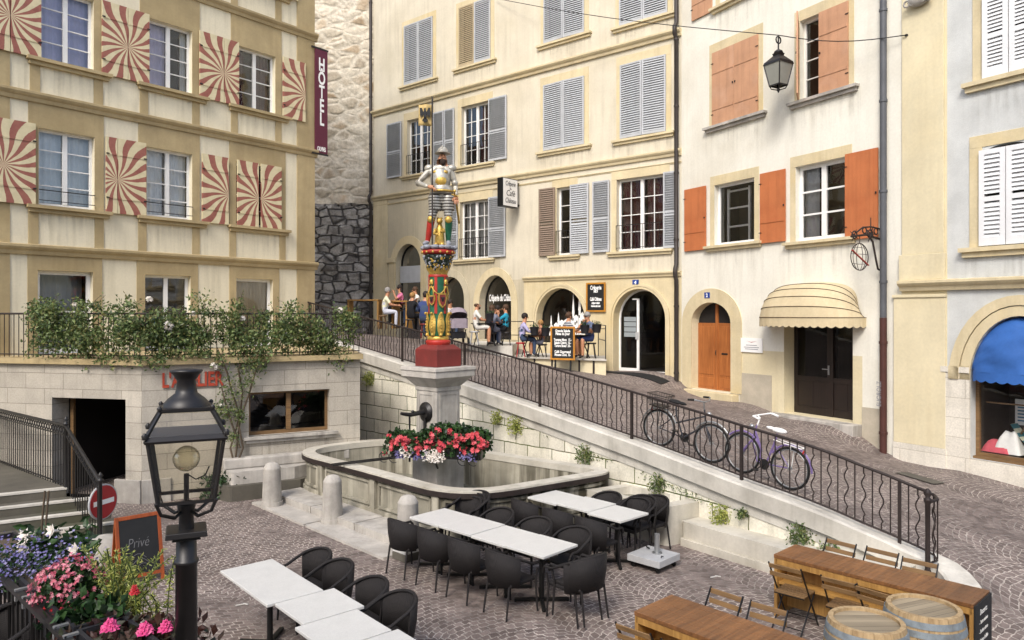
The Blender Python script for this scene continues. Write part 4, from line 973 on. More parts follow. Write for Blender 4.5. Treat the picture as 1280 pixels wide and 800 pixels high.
rim=round_poly(L2((-5.05,16.15),(-2.85,14.02),(-.85,11.95),(2.12,14.0),(-2.9,17.85)),(1.3,.4,1.35,.5,1.4),8)
area=sum(rim[i-1][0]*rim[i][1]-rim[i][0]*rim[i-1][1] for i in range(len(rim)))
if area<0: rim=rim[::-1]
fo=thing('fountain','old grey stone fountain basin with painted column, standing in front of the ramp wall','fountain',(FC.x,FC.y,0))
ZR=.92
def ring(m,outer,inner,z0,z1,mi=0,top=True):
    k=len(outer)
    m.add([(p[0],p[1],z0) for p in outer]+[(p[0],p[1],z1) for p in outer],[(i,(i+1)%k,k+(i+1)%k,k+i) for i in range(k)],mi,True)
    m.add([(p[0],p[1],z0) for p in inner]+[(p[0],p[1],z1) for p in inner],[((i+1)%k,i,k+i,k+(i+1)%k) for i in range(k)],mi,True)
    for z,fl_ in ((z1,0),(z0,1)):
        vs=[(p[0],p[1],z) for p in outer]+[(p[0],p[1],z) for p in inner]
        m.add(vs,[(i,(i+1)%k,k+(i+1)%k,k+i) if not fl_ else (k+i,k+(i+1)%k,(i+1)%k,i) for i in range(k)],mi)
m=MB(); ring(m,offset(rim,-.09),offset(rim,-.255),.1,ZR-.13); ring(m,offset(rim,-.02),offset(rim,-.25),.09,.24)
# raised panel frames round the outside
po=offset(rim,-.065); k=len(po)
per=[0]
for i in range(k): per.append(per[-1]+math.dist(po[i],po[(i+1)%k]))
def perim(s):
    s%=per[-1]
    for i in range(k):
        if s<=per[i+1]:
            f=(s-per[i])/(per[i+1]-per[i]+1e-9); a=Vector(po[i]); b=Vector(po[(i+1)%k]); return a.lerp(b,f),(b-a).normalized()
npan=9; 
for q in range(npan):
    s=per[-1]*q/npan+.3; p,d=perim(s); m.cbox((p.x,p.y,(ZR-.13+.24)/2),(.16,.10,ZR-.37),0,math.atan2(d.y,d.x))
    for zz in (.30,ZR-.2):
        for t in range(6):
            a,_=perim(s+.16+(per[-1]/npan-.32)*t/6); b,_=perim(s+.16+(per[-1]/npan-.32)*(t+1)/6); m.bar((a.x,a.y,zz),(b.x,b.y,zz),.035,.05)
    for e in (.16,per[-1]/npan-.16):
        a,_=perim(s+e); m.bar((a.x,a.y,.3),(a.x,a.y,ZR-.2),.035,.04)
m.build('basin_wall',MT['basin'],fo)
m=MB(); ring(m,rim,offset(rim,-.27),ZR-.12,ZR); m.build('basin_rim',MT['basinrim'],fo,bevel=.015)
m=MB(); ring(m,offset(rim,.012),offset(rim,-.03),ZR-.125,ZR-.035); m.build('iron_band',MT['rust'],fo)
m=MB(); q=offset(rim,-.25); m.add([(p[0],p[1],.15) for p in q]+[(p[0],p[1],ZR-.02) for p in q],[((i+1)%k,i,k+i,k+(i+1)%k) for i in range(k)],0,True); m.add([(p[0],p[1],.15) for p in q],[tuple(range(k))]); m.build('basin_lining',MT['basinin'],fo)
n=NT('dark water'); n.col((.17,.165,.13)); n.rough(.03); w_=n.noise(6,3); n.bump(w_.outputs[0],.08,.01); MT['water']=n.mat
m=MB(); m.add([(p[0],p[1],.175) for p in q],[tuple(range(k))]); m.build('water',MT['water'],fo)
# two low steps along the front, and their slabs
def seg_slab(a,b,w0,w1,z0,z1,m):
    a=Vector(a)-FC; b=Vector(b)-FC; d=(b-a).normalized(); nn=Vector((d.y,-d.x)); 
    if nn.dot(Vector((-1,-1)))<0: nn=-nn
    m.prism([(a+nn*w0).to_tuple(),(a+nn*w1).to_tuple(),(b+nn*w1).to_tuple(),(b+nn*w0).to_tuple()][::1],z0,z1)
m=MB()
for t0,t1 in ((0,.33),(.335,.66),(.665,1)):
    a=Vector((-4.72,15.63)); b=Vector((-1.42,12.2)); seg_slab(a.lerp(b,t0),a.lerp(b,t1-.002),-.25,.38,-.05,.17,m)
for t0,t1 in ((0,.46),(.47,1)):
    a=Vector((-4.72,15.63)); b=Vector((-1.42,12.2)); seg_slab(a.lerp(b,t0),a.lerp(b,t1-.003),.382,.84,-.05,.045,m)
m.build('step',MT['stone'],fo,bevel=.012)
# pedestal
PX,PY=(-1.50-FC.x),(14.95-FC.y); A45=R(-43)
def sq(m,c,w,z0,z1,mi=0,w2=None): 
    w2=w2 or w; a=[(math.cos(A45+PI/4+PI/2*i),math.sin(A45+PI/4+PI/2*i)) for i in range(4)]
    vs=[(c[0]+x*w*.7071,c[1]+y*w*.7071,z0) for x,y in a]+[(c[0]+x*w2*.7071,c[1]+y*w2*.7071,z1) for x,y in a]
    m.add(vs,[(0,1,5,4),(1,2,6,5),(2,3,7,6),(3,0,4,7),(3,2,1,0),(4,5,6,7)],mi)
zp=lambda py:zat(py,14.95)
m=MB(); sq(m,(PX,PY),.74,.15,1.05); sq(m,(PX,PY),.64,1.05,zp(487),0,.62); sq(m,(PX,PY),.66,zp(487),zp(482)); sq(m,(PX,PY),.66,zp(482),zp(470),0,1.0); sq(m,(PX,PY),1.06,zp(470),zp(462)); sq(m,(PX,PY),1.1,zp(462),zp(457.5),0,1.08)
ped=m.build('pedestal',MT['stone'],fo,bevel=.012)
m=MB()
for s_ in (0,1,2,3):
    a=A45+PI/2*s_; Mx=Matrix.Translation((PX,PY,0))@Matrix.Rotation(a,4,'Z')
    for x in (-.22,.22): m.box(x-.02,x+.02,-.325,-.305,1.3,zp(489),0,Mx)
    m.box(-.2,.2,-.325,-.305,zp(492),zp(489),0,Mx)
m.build('panel_moulding',MT['stone'],ped)
MT['redpaint']=mk('oxblood painted stone','#752c28',.55,.14,4,streak=.35,tint='#5e2a26'); MT['brightred']=mk('bright red paint','#a62c22',.5,.22,9,tint='#6f2a22'); MT['greenpaint']=mk('green paint','#1d5a40',.5,.25,9,tint='#1a3a2c'); MT['gold']=mk('gilding','#c7a552',.38,.35,9,.4,60,metal=.5,tint='#8b6a34'); MT['darkgreen']=mk('dark leaf paint','#1d2b22',.5,.3,9,.5,30)
MT['armour']=mk('silver armour','#b3afa3',.4,.35,7,.3,30,metal=.4,tint='#6d655a'); MT['skin']=mk('skin','#b98565',.55,.08,9); MT['rock']=mk('grey white painted rock','#8a8d95',.7,.35,9,.6,25)
cl=thing('painted_column','red, green and gold painted column with leaves and shields on the fountain pedestal','column',(FC.x+PX,FC.y+PY,zp(457.5)))
b0=zp(457.5); zz=lambda py:zp(py)-b0
def fsq(w,z0,z1,mat,name,w2=None): m=MB(); sq(m,(0,0),w,z0,z1,0,w2); return m.build(name,MT[mat],cl,bevel=.01)
fsq(.66,0,zz(436.5),'redpaint','red_block'); fsq(.66,zz(436.5)+.001,zz(430.5),'redpaint','red_slope',.46)
m=MB(); m.lathe([(.23,zz(431)),(.255,zz(428)),(.25,zz(425.5)),(.215,zz(424.5))],24); m.build('red_ring',MT['brightred'],cl)
m=MB(); m.lathe([(.215,zz(424.5)),(.225,zz(423)),(.215,zz(421)),(.19,zz(420))],24); m.build('gold_ring',MT['gold'],cl)
m=MB(); m.lathe([(.17,zz(420.5)),(.205,zz(416)),(.215,zz(410)),(.20,zz(400)),(.19,zz(393)),(.19,zz(345))],24); m.build('shaft',MT['greenpaint'],cl)
m=MB()
for j in range(8):
    a=2*PI*j/8+R(-25)
    for t in range(1):
        pts=[(.18+.035*math.sin(min(1,i/7)*PI)+(.03 if i>=7 else 0),zz(420)+(zz(391)-zz(420))*i/8) for i in range(9)]
        w=[.03,.05,.07,.075,.075,.07,.06,.05,.02]
        Mx=Matrix.Rotation(a,4,'Z'); vs=[]
        for (r_,z_),ww in zip(pts,w): vs+=[(r_+.012,-ww,z_),(r_+.045,0,z_),(r_+.012,ww,z_)]
        fs=[]
        for i in range(8): fs+=[(3*i,3*i+1,3*i+4,3*i+3),(3*i+1,3*i+2,3*i+5,3*i+4)]
        m.add(vs,fs,0,True,Mx)
        m.ball((pts[-1][0]+.05,0,pts[-1][1]-.01),.03,0,8,5,M=Mx); m.ball((pts[0][0]+.05,0,pts[0][1]+.03),.035,0,8,5,M=Mx)
        for i in range(2,7): m.ball((pts[i][0]+.04,0,pts[i][1]),.018,0,6,4,M=Mx)
m.build('gold_leaves',MT['gold'],cl)
m=MB()
for j in range(6):
    a=2*PI*j/6+R(-98); Mx=Matrix.Rotation(a,4,'Z'); m.box(.175,.198,-.028,.028,zz(392),zz(346),0,Mx)
m.build('red_stripe',MT['brightred'],cl)
m=MB()
for j in range(4):
    a=2*PI*j/4+R(-125); Mx=Matrix.Rotation(a,4,'Z')
    m.ball((.2,0,zz(353)),.052,0,10,6,(.8,.8,1.2),Mx); m.ball((.22,-.03,zz(355)),.02,0,6,4,M=Mx); m.ball((.22,.03,zz(355)),.02,0,6,4,M=Mx)
    for s_ in (-1,1): m.tube([(.2,.04*s_,zz(358)),(.215,.06*s_,zz(366)),(.2,.05*s_,zz(374))],.012,5,M=Mx)
    a2=a+2*PI/4; pts=[]
    for i in range(9):
        t=i/8; an=a+(a2-a)*t; pts.append((.21*math.cos(an),.21*math.sin(an),zz(358)-.16*math.sin(PI*t)))
    m.tube(pts,.014,5)
m.build('lion_mask',MT['gold'],cl)
for a_,w_,h_ in ((R(-62),.085,.30),(R(-118),.07,.2),(R(60),.085,.3),(R(150),.085,.3)):
    Mx=Matrix.Rotation(a_+PI/2,4,'Z'); m=MB(); zc=zz(375)
    sh=[(-w_,zc+h_*.45),(w_,zc+h_*.45),(w_,zc),(w_*.7,zc-h_*.35),(0,zc-h_*.55),(-w_*.7,zc-h_*.35),(-w_,zc)]
    m.prismY(sh,-.235,-.19,0,Mx); s_=m.build('shield',MT['gold'],cl,bevel=.008)
    m=MB(); m.prismY([(x*.74,zc+(z-zc)*.76) for x,z in sh],-.243,-.236,0,Mx); f_=m.build('shield_field',MT['redpaint'],s_)
    m=MB(); m.ball((0,-.243,zc+.01),.03,0,8,5,(1,.4,1.8),Mx); m.tube([(-.04,-.245,zc+.05),(0,-.25,zc+.0),(.04,-.245,zc+.05)],.01,5,M=Mx); m.build('charge',MT['chalk'],f_)
m=MB(); m.lathe([(.20,zz(346.5)),(.205,zz(345)),(.19,zz(343.5))],24); m.build('red_ring',MT['brightred'],cl)
m=MB(); N_=16; pr=[]
vs=[]
for j in range(N_*2):
    a=2*PI*j/(N_*2); up=zz(333) if j%2 else zz(337); r_=.235
    vs+=[(.185*math.cos(a),.185*math.sin(a),zz(344)),(.20*math.cos(a),.20*math.sin(a),zz(340)),(r_*math.cos(a),r_*math.sin(a),up)]
k2=N_*2; fs=[]
for j in range(k2): i2=(j+1)%k2; fs+=[(3*j,3*i2,3*i2+1,3*j+1),(3*j+1,3*i2+1,3*i2+2,3*j+2)]
m.add(vs,fs,0,True); 
for j in range(N_): a=2*PI*(2*j+1)/k2; m.ball((.236*math.cos(a),.236*math.sin(a),zz(333)),.02,0,6,4)
m.build('gold_crown',MT['gold'],cl)
m=MB(); m.lathe([(.19,zz(343)),(.2,zz(336)),(.27,zz(326)),(.3,zz(321)),(.26,zz(318)),(.2,zz(318))],20); m.build('capital',MT['darkgreen'],cl)
m=MB()
for j in range(230):
    a=rnd.uniform(0,2*PI); t_=rnd.random(); z_=zz(338-18*t_); r_=.205+.105*t_; d=Vector((math.cos(a),math.sin(a),rnd.uniform(-.5,.6))).normalized(); p=Vector((r_*math.cos(a),r_*math.sin(a),z_)); x=d.orthogonal().normalized(); x.rotate(Matrix.Rotation(rnd.uniform(0,6),3,d)); y=d.cross(x); s_=rnd.uniform(.025,.05)
    m.add([p+d*.02,p+x*s_,p+y*s_*.6,p-x*s_,p-y*s_*.6],[(0,1,2),(0,2,3),(0,3,4),(0,4,1)],rnd.choice((0,0,1,2,2)))
m.build('capital_leaf',[MT['rock'],MT['gold'],MT['darkgreen']],cl)
m=MB(); m.lathe([(.26,zz(319)),(.33,zz(317)),(.34,zz(314)),(.30,zz(313))],24,sx=1.0); m.build('red_plate',MT['brightred'],cl)
m=MB()
for j in range(14): a=2*PI*j/14; m.ball((.325*math.cos(a),.325*math.sin(a),zz(316)),.028,0,7,5)
m.build('gold_boss',MT['gold'],cl)
m=MB()
for j in range(22):
    a=2.4*j; r_=.32*math.sqrt((j+.5)/22); m.ball((r_*math.cos(a),r_*math.sin(a),zz(311)+.02),.085,0,6,4,(1,1.2,.6))
m.build('rock_base',MT['rock'],cl)
# ------------------------------------------------------------------ people: one skinned body per figure
def skin_mesh(verts,edges,rad,sub=2):
    me=bpy.data.meshes.new('skin'); me.from_pydata(verts,edges,[]); o=bpy.data.objects.new('skin',me); COL.objects.link(o)
    sk=o.modifiers.new('S','SKIN'); sk.use_smooth_shade=True
    for i,r_ in enumerate(rad):
        r_=r_ if isinstance(r_,tuple) else (r_,r_); me.skin_vertices[0].data[i].radius=r_; me.skin_vertices[0].data[i].use_root=(i==0)
    s=o.modifiers.new('U','SUBSURF'); s.levels=sub; s.render_levels=sub
    dg=bpy.context.evaluated_depsgraph_get(); out=bpy.data.meshes.new_from_object(o.evaluated_get(dg))
    bpy.data.objects.remove(o); bpy.data.meshes.remove(me); return out
def hand_geo(m,w,d,mi,s=1.0,side=1):                # palm, four bent fingers of unequal length and a thumb
    w=Vector(w); d=Vector(d).normalized(); x=d.cross(Vector((0,0,1))); x=x.normalized() if x.length>.1 else Vector((1,0,0)); x*=side; u=x.cross(d)*side
    P=lambda a,b,c: w+x*(a*s)+d*(b*s)+u*(c*s)
    m.tube([P(0,-.01,0),P(0,.04,0),P(0,.09,0)],[.028*s,.040*s,.038*s],8,mi)
    for k,(a,L) in enumerate(((-.03,.062),(-.01,.075),(.011,.070),(.031,.052))):
        m.tube([P(a,.085,0),P(a*1.1,.085+L*.45,-.008),P(a*1.1,.085+L*.8,-.03),P(a,.085+L*.85,-.05)],[.0115*s,.011*s,.010*s,.007*s],6,mi)
    m.tube([P(-.03,.02,0),P(-.058,.05,-.01),P(-.055,.082,-.025)],[.014*s,.012*s,.008*s],6,mi)
def figure(root,J,mats,zones,hands=(),sub=2,name='body',hs=1.0):
    """J: dict joint -> (pos, radius, parent); zones: list of (material, fn(point))"""
    names=list(J); idx={n_:i for i,n_ in enumerate(names)}
    vs=[J[n_][0] for n_ in names]; ed=[(idx[J[n_][2]],idx[n_]) for n_ in names if J[n_][2]]
    me=skin_mesh(vs,ed,[J[n_][1] for n_ in names],sub)
    m=MB(); 
    V=[v.co.copy() for v in me.vertices]
    segs=[(Vector(J[J[n_][2]][0]),Vector(J[n_][0]),n_) for n_ in names if J[n_][2]]
    def near(p):
        best=None
        for a,b,n_ in segs:
            d=b-a; t=max(0,min(1,(p-a).dot(d)/(d.length_squared+1e-9))); q=(p-a-d*t).length
            if best is None or q<best[0]: best=(q,n_,t)
        return best[1],best[2]
    m.v=[tuple(v) for v in V]
    for f in me.polygons:
        c=sum((V[i] for i in f.vertices),Vector())/len(f.vertices); b,t=near(c); m.f.append(tuple(f.vertices)); m.s.append(True); m.m.append(zones(b,t,c))
    for (w,d,sd) in hands: hand_geo(m,w,d,0,hs,sd)
    bpy.data.meshes.remove(me)
    return m.build(name,mats,root)
st=thing('knight_statue','painted statue of a bearded knight in silver armour holding a banner on the column','statue',(FC.x+PX+.03,FC.y+PY,zp(309)),R(0))
J={'pel':((.05,.0,1.0),.15,None),'sp':((.03,.0,1.22),.14,'pel'),'ch':((.02,.0,1.47),.175,'sp'),'nk':((.04,-.01,1.66),.07,'ch'),'hd':((.06,-.03,1.78),.088,'nk'),'ht':((.07,-.04,1.9),.075,'hd'),
 'sl':((-.19,.0,1.58),.085,'ch'),'el':((-.43,-.02,1.30),.06,'sl'),'wl':((-.20,-.22,1.19),.045,'el'),
 'sr':((.22,.0,1.58),.085,'ch'),'er':((.31,.05,1.28),.06,'sr'),'wr':((.34,-.10,1.02),.045,'er'),
 'hl':((-.07,.0,.95),.125,'pel'),'kl':((-.16,-.08,.56),.085,'hl'),'cl':((-.20,-.03,.36),.075,'kl'),'al':((-.25,.02,.10),.05,'cl'),'tl':((-.30,-.16,.05),.045,'al'),
 'hr':((.16,.0,.95),.125,'pel'),'kr':((.19,-.06,.54),.085,'hr'),'cr':((.18,.02,.34),.075,'kr'),'ar':((.17,.04,.10),.05,'cr'),'tr':((.20,-.15,.05),.045,'ar')}
MT['bandsteel']=bands('banded steel hose',('#b4b2aa','#57524c'),17,2,.4,.35)
def zst_(b,t,c):
    if b in('ht','hd'): return 0
    if b=='nk': return 0 if c.z>1.68 else 1
    if b in('kl','kr') or (b in('hl','hr')): return 2
    if b in('cl','al'): return 3 if c.z<.52 else 2
    if b in('cr','ar'): return 4 if c.z<.52 else 2
    if b in('tl','tr'): return 5
    return 1
figure(st,J,[MT['skin'],MT['armour'],MT['bandsteel'],MT['brightred'],MT['greenpaint'],MT['rock']],zst_,[((-.19,-.23,1.19),(.7,-.3,-.2),1),((.34,-.12,1.0),(.1,-.6,-.6),-1)],2,'body',1.15)
m=MB(); hc=(.065,-.035,0)
m.lathe([(.165,1.89),(.17,1.90),(.125,1.912),(.118,1.935),(.10,1.98),(.06,2.02),(.012,2.035)],18,hc,sx=.95,sy=1.15)
for i in range(9): t=PI*i/8; m.ball((.065,-.035-.12*math.cos(t)*1.05,1.93+.11*math.sin(t)),.016,0,6,4)
m.build('helmet',MT['armour'],st)
MT['beard']=mk('dark brown beard','#2b1d15',.8,.3,12,.6,60)
m=MB(); m.ball((.075,-.105,1.715),.06,0,10,7,(1,.7,1.25)); m.ball((.075,-.125,1.785),.022,0,8,5,(1.7,.5,.5)); m.ball((0.05,.04,1.79),.075,0,8,6,(1.05,.8,1.2)); m.build('beard',MT['beard'],st)
m=MB(); m.ball((.09,-.135,1.815),.02,0,7,5,(.8,1,1.3)); m.build('nose',MT['skin'],st)
m=MB(); m.ball((.055,-.115,1.845),.012); m.ball((.115,-.11,1.845),.012); m.build('eye',MT['beard'],st)
m=MB(); m.lathe([(.185,1.24),(.20,1.32),(.205,1.42),(.18,1.54),(.12,1.60)],18,(.02,-.015,0),sx=1.02,sy=.88); m.build('breastplate',MT['armour'],st)
m=MB(); m.ball((.03,-.13,1.33),.13,0,12,8,(1,.55,1.0)); m.ball((-.06,-.14,1.50),.05,0,8,6,(1.3,.5,.8)); m.ball((.12,-.14,1.50),.05,0,8,6,(1.3,.5,.8)); m.build('gold_plate',MT['gold'],st)
m=MB(); m.lathe([(.2,1.24),(.22,1.18),(.235,1.08),(.22,1.07)],18,(.04,-.005,0),sx=1.05,sy=.85); 
for s_,cx_ in ((-1,-.21),(1,.24)):
    pm=MB(); pm.ball((cx_,0,1.60),.105,0,10,6,(1,.95,.75)); pm.build('pauldron',MT['armour'],st)
    pm=MB(); pm.ball((-.43 if s_<0 else .31,0.0,1.30),.07,0,8,6); pm.build('elbow_guard',MT['armour'],st)
m.build('waist_plate',MT['armour'],st)
m=MB(); m.lathe([(.16,.74),(.165,.88),(.175,1.02),(.15,1.06)],16,(-.085,-.02,0),sx=.85,sy=.9); m.lathe([(.15,.74),(.155,.88),(.165,1.02),(.14,1.06)],16,(.175,-.01,0),sx=.85,sy=.9); m.build('tasset',MT['bandsteel'],st)
m=MB()
for x_,y_ in ((-.165,-.085),(.19,-.07)): m.ball((x_,y_-.04,.55),.075,0,9,6,(1,.7,1))
m.torus((.05,-.02,1.12),.215,.022,n=20); m.build('gold_trim',MT['gold'],st)
m=MB(); m.tube([(.33,-.2,1.02),(.36,.5,.55)],.022,6); m.tube([(.33,-.3,1.08),(.32,-.2,1.02)],.018,6); m.tube([(.26,-.2,1.04),(.40,-.2,1.0)],.012,6); m.ball((.33,-.32,1.09),.03); m.build('sword',MT['gold'],st)
m=MB(); m.tube([(-.12,-.26,.02),(-.12,-.26,2.98)],.017,8); po=m.build('banner_pole',MT['pipedark'],st)
fl=MB(); vs=[]
for i in range(9):
    for j in range(7): vs.append((-.125-.27*i/8,-.26+.03*math.sin(i*.9+j*.3),2.40+.42*j/6))
fl.add(vs,[(i*7+j,(i+1)*7+j,(i+1)*7+j+1,i*7+j+1) for i in range(8) for j in range(6)],0,True)
MT['bannercloth']=mk('ochre banner','#b39a62',.6,.15,7); fb=fl.build('banner',[MT['bannercloth']],po); md=fb.modifiers.new('Solid','SOLIDIFY'); md.thickness=.012
m=MB(); cx_,cz_=-.26,2.61; y0,y1=-.315,-.30
m.prismY([(cx_-.028,cz_-.05),(cx_+.028,cz_-.05),(cx_+.035,cz_+.05),(cx_+.012,cz_+.09),(cx_+.012,cz_+.13),(cx_-.03,cz_+.12),(cx_-.012,cz_+.09),(cx_-.035,cz_+.05)],y0,y1)
for s_ in(-1,1):
    m.prismY([(cx_+s_*.03,cz_+.05),(cx_+s_*.07,cz_+.14),(cx_+s_*.105,cz_+.13),(cx_+s_*.10,cz_+.0),(cx_+s_*.085,cz_-.06),(cx_+s_*.07,cz_-.01),(cx_+s_*.055,cz_-.05),(cx_+s_*.04,cz_+.0)][::s_],y0,y1)
    m.prismY([(cx_+s_*.01,cz_-.05),(cx_+s_*.06,cz_-.11),(cx_+s_*.045,cz_-.13),(cx_-s_*.0,cz_-.07)][::s_],y0,y1)
m.prismY([(cx_-.02,cz_-.05),(cx_+.02,cz_-.05),(cx_+.03,cz_-.15),(cx_-.03,cz_-.15)],y0,y1); m.build('eagle_emblem',MT['chalk'],fb)
m=MB(); m.lathe([(.085,.02),(.10,.12),(.085,.3),(.06,.42),(.04,.48)],12,(.0,.02,0)); m.ball((.0,-.02,.53),.065,0,10,7,(1,1.1,1)); m.ball((-.04,.0,.59),.022); m.ball((.04,.0,.59),.022); m.ball((0,-.09,.51),.03); m.tube([(-.08,-.04,.36),(-.1,-.12,.26),(-.02,-.14,.24)],.028,6); m.tube([(.08,-.04,.36),(.1,-.12,.3),(.03,-.15,.3)],.028,6)
m.ball((-.06,-.08,.05),.05); m.ball((.06,-.08,.05),.05); m.build('small_bear',MT['gold'],st)
# spout
sp=MB(); Mx=Matrix.Translation((PX,PY,0))@Matrix.Rotation(A45,4,'Z'); zs_=zp(513)
sp.lathe([(.20,0),(.2,.03),(.13,.05),(.12,.07)],18,M=Mx@Matrix.Translation((0,-.31,zs_))@Matrix.Rotation(PI/2,4,'X'))
sp.tube([(0,-.36,zs_),(0,-.5,zs_),(0,-.68,zs_-.02),(0,-.82,zs_+.0),(0,-.95,zs_+.03)],[.05,.05,.042,.038,.03],8,M=Mx); sp.ball((0,-.66,zs_+.035),.035,M=Mx)
sp.tube([(0,-.34,zs_-.05),(0,-.36,zs_-.4),(0,-.36,1.1)],.03,6,M=Mx); sp.tube([(0,-.74,zs_-.04),(0,-.74,1.0)],.02,6,M=Mx); sp.build('spout',MT['iron'],fo)
m=MB()
for (a,b) in (((-2.0,-1.0),(.2,.1)),((-2.05,-.9),(.15,.2))): m.bar((PX+a[0],PY+a[1]+.4,ZR+.02),(PX+b[0],PY+b[1],ZR+.16),.03)
m.build('grate_bar',MT['iron'],fo)
# ------------------------------------------------------------------ bollards, trough, bench, sphere
def bollard(name,loc,r,h,label,mat='stone'):
    t=thing(name,label,'bollard',loc,group='stone bollards along the fountain steps')
    m=MB(); m.lathe([(r*1.12,0),(r*1.12,.13)],20); m.build('base',MT[mat],t,bevel=.015)
    m=MB(); m.lathe([(r,.131),(r*.88,h*.86),(r*.9,h*.875),(r*.82,h*.9),(r*.78,h*.92),(r*.6,h*.975),(r*.3,h),(.01,h*1.003)],20); m.build('shaft',MT[mat],t)
    return t
bollard('bollard',ground(340,634),.19,.90,'granite bollard at the far left end of the fountain steps'); bollard('bollard',ground(415.5,655),.19,.91,'granite bollard between the two ends of the fountain steps'); bollard('bollard',ground(510,690),.19,.93,'granite bollard at the near end of the fountain steps, by the chairs')
tr=thing('stone_trough','long low stone water trough against the ramp wall right of the basin','trough',(2.61,12.33,0)); a=Vector((2.61,12.33)); dL=Vector((-.72,.69)).normalized(); dN=Vector((.86,.50)).normalized()
def loc2(s,t): p=dL*s+dN*t; return (p.x,p.y)
LT=1.75; WT=.98; m=MB()
out=[loc2(0,0),loc2(0,WT),loc2(LT,WT),loc2(LT,0)]; inn=[loc2(.24,.17),loc2(.24,WT-.15),loc2(LT-.2,WT-.15),loc2(LT-.2,.17)]
ar=sum(out[i-1][0]*out[i][1]-out[i][0]*out[i-1][1] for i in range(4))
if ar<0: out=out[::-1]; inn=inn[::-1]
ring(m,out,inn,-.03,.66); m.add([(p[0],p[1],.2) for p in inn],[(0,1,2,3)]); 
for f in range(len(m.s)): m.s[f]=False
m.build('trough_wall',MT['basinrim'],tr,bevel=.06)
m=MB(); m.add([(p[0],p[1],.52) for p in inn],[(0,1,2,3)]); m.build('water',MT['water'],tr)
bn=thing('stone_bench','worn white stone bench along the foot of the ramp wall','bench',(0,0,0)); m=MB(); e=Vector((4.95,9.75)); a=Vector((2.86,12.42)); f=(e-a).normalized(); g=Vector((.81,.59))
def slab(w0,w1,z0,z1): m.prism([(a+g*w0).to_tuple(),(e+g*w0).to_tuple(),(e+g*w1).to_tuple(),(a+g*w1).to_tuple()],z0,z1)
slab(-.05,.9,-.05,.12); m.build('bench_base',MT['basinrim'],bn,bevel=.03); m=MB(); slab(.0,.9,.121,.40); m.build('bench_seat',MT['basinrim'],bn,bevel=.06)
for nm,px,py,r_,lab in (('stone_sphere',131,716,.30,'rounded grey stone guard block at the foot of the left stairs'),):
    t=ground(px,py); m=MB(); m.lathe([(r_*.95,0),(r_,.15),(r_*.97,.34),(r_*.8,.47),(r_*.45,.55),(.01,.575)],20); tag(m.build(nm,MT['stone'],None,t),lab,'bollard')
# stone seat under the long window
sb=thing('stone_bench','stepped grey stone seat under the long workshop window','bench',(TC+tR*2.35).to_3d(),math.atan2(tR.y,tR.x))
m=MB(); m.prism([(-.75,-.75),(.7,-.72),(1.05,-.5),(1.3,-.1),(1.3,-.03),(-.9,-.03),(-.95,-.4)],-.03,.32); m.build('lower_step',MT['steps'],sb,bevel=.05); m=MB(); m.prism([(-.7,-.62),(.6,-.6),(.95,-.42),(1.2,-.03),(-.8,-.03)],.321,.58); m.build('seat_slab',MT['stone'],sb,bevel=.05); m=MB(); m.box(-.8,1.9,-.30,-.03,.581,.80); m.build('back_ledge',MT['stone'],sb,bevel=.03)
# ------------------------------------------------------------------ stairs on the left with railing and no-entry sign
sv=thing('stone_stairs','dark stone stairs and landing on the left beside the workshop doorway','stairs',(0,0,0))
E0=Vector((-7.92,13.1)); du_=Vector((-.86,-.51)).normalized(); dd=Vector((.51,-.86)).normalized(); m=MB()
m.prism([E0.to_tuple(),(-10.7,15.45),(-18,16.5),(E0+du_*9).to_tuple()],-.05,.80); m.build('landing',MT['steps'],sv,bevel=.02)
rx=[.40,.92,1.32,1.66,1.95]
for k in range(5):
    m=MB(); a=E0+dd*(.33*k); z1=.80-.16*(k+1); b=a+dd*.33; r0=a-du_*(.34*k+.02); r1=b-du_*(.34*(k+1))
    if z1>.01: m.prism([(a+du_*9).to_tuple(),(b+du_*9).to_tuple(),(r1).to_tuple(),(r0).to_tuple()],-.05,z1); m.build('step',MT['steps'],sv,bevel=.02)
# paler worn nosing strips
for k in range(4):
    m=MB(); a=E0+dd*(.33*k); z1=.80-.16*k+.003; r0=a-du_*(.34*k); m.prism([(a+du_*9-dd*.10).to_tuple(),(a+du_*9+dd*.012).to_tuple(),(r0+dd*.012).to_tuple(),(r0-dd*.10).to_tuple()],z1-.03,z1+.004); m.build('nosing',MT['coping'],sv)
sr=thing('stair_railing','black iron stair railing with lattice band beside the left stairs','railing',(0,0,0))
pA=Vector((-10.9,15.5,.8)); pB=Vector((-7.95,13.12,.8)); pC=Vector((-6.78,12.12,.0)); pA=pB+(pA-pB)*1.5
hA=1.10; hC=1.12
m=MB(); m.tube([pA+Vector((0,0,hA)),pB+Vector((0,0,hA)),pC+Vector((0,0,hC))],.03,8); m.build('handrail',MT['iron'],sr)
m=MB(); m.bar(pA+Vector((0,0,hA-.17)),pB+Vector((0,0,hA-.17)),.02); m.bar(pB+Vector((0,0,hA-.17)),pC+Vector((0,0,hC-.17)),.02); m.bar(pA+Vector((0,0,.05)),pB+Vector((0,0,.05)),.02); m.build('cross_rail',MT['iron'],sr)
Lr=(pB-pA).length; nn_=int(Lr/.12); b0_=None
def bal(p,h):
    global b0_
    if b0_ is None:
        q=MB(); q.tube([(0,0,0),(0,0,1)],.009,5); b0_=q.build('baluster',MT['iron'],sr); o=b0_
    else: o=b0_.copy(); COL.objects.link(o)
    o.location=p; o.scale=(1,1,h)
lat=MB()
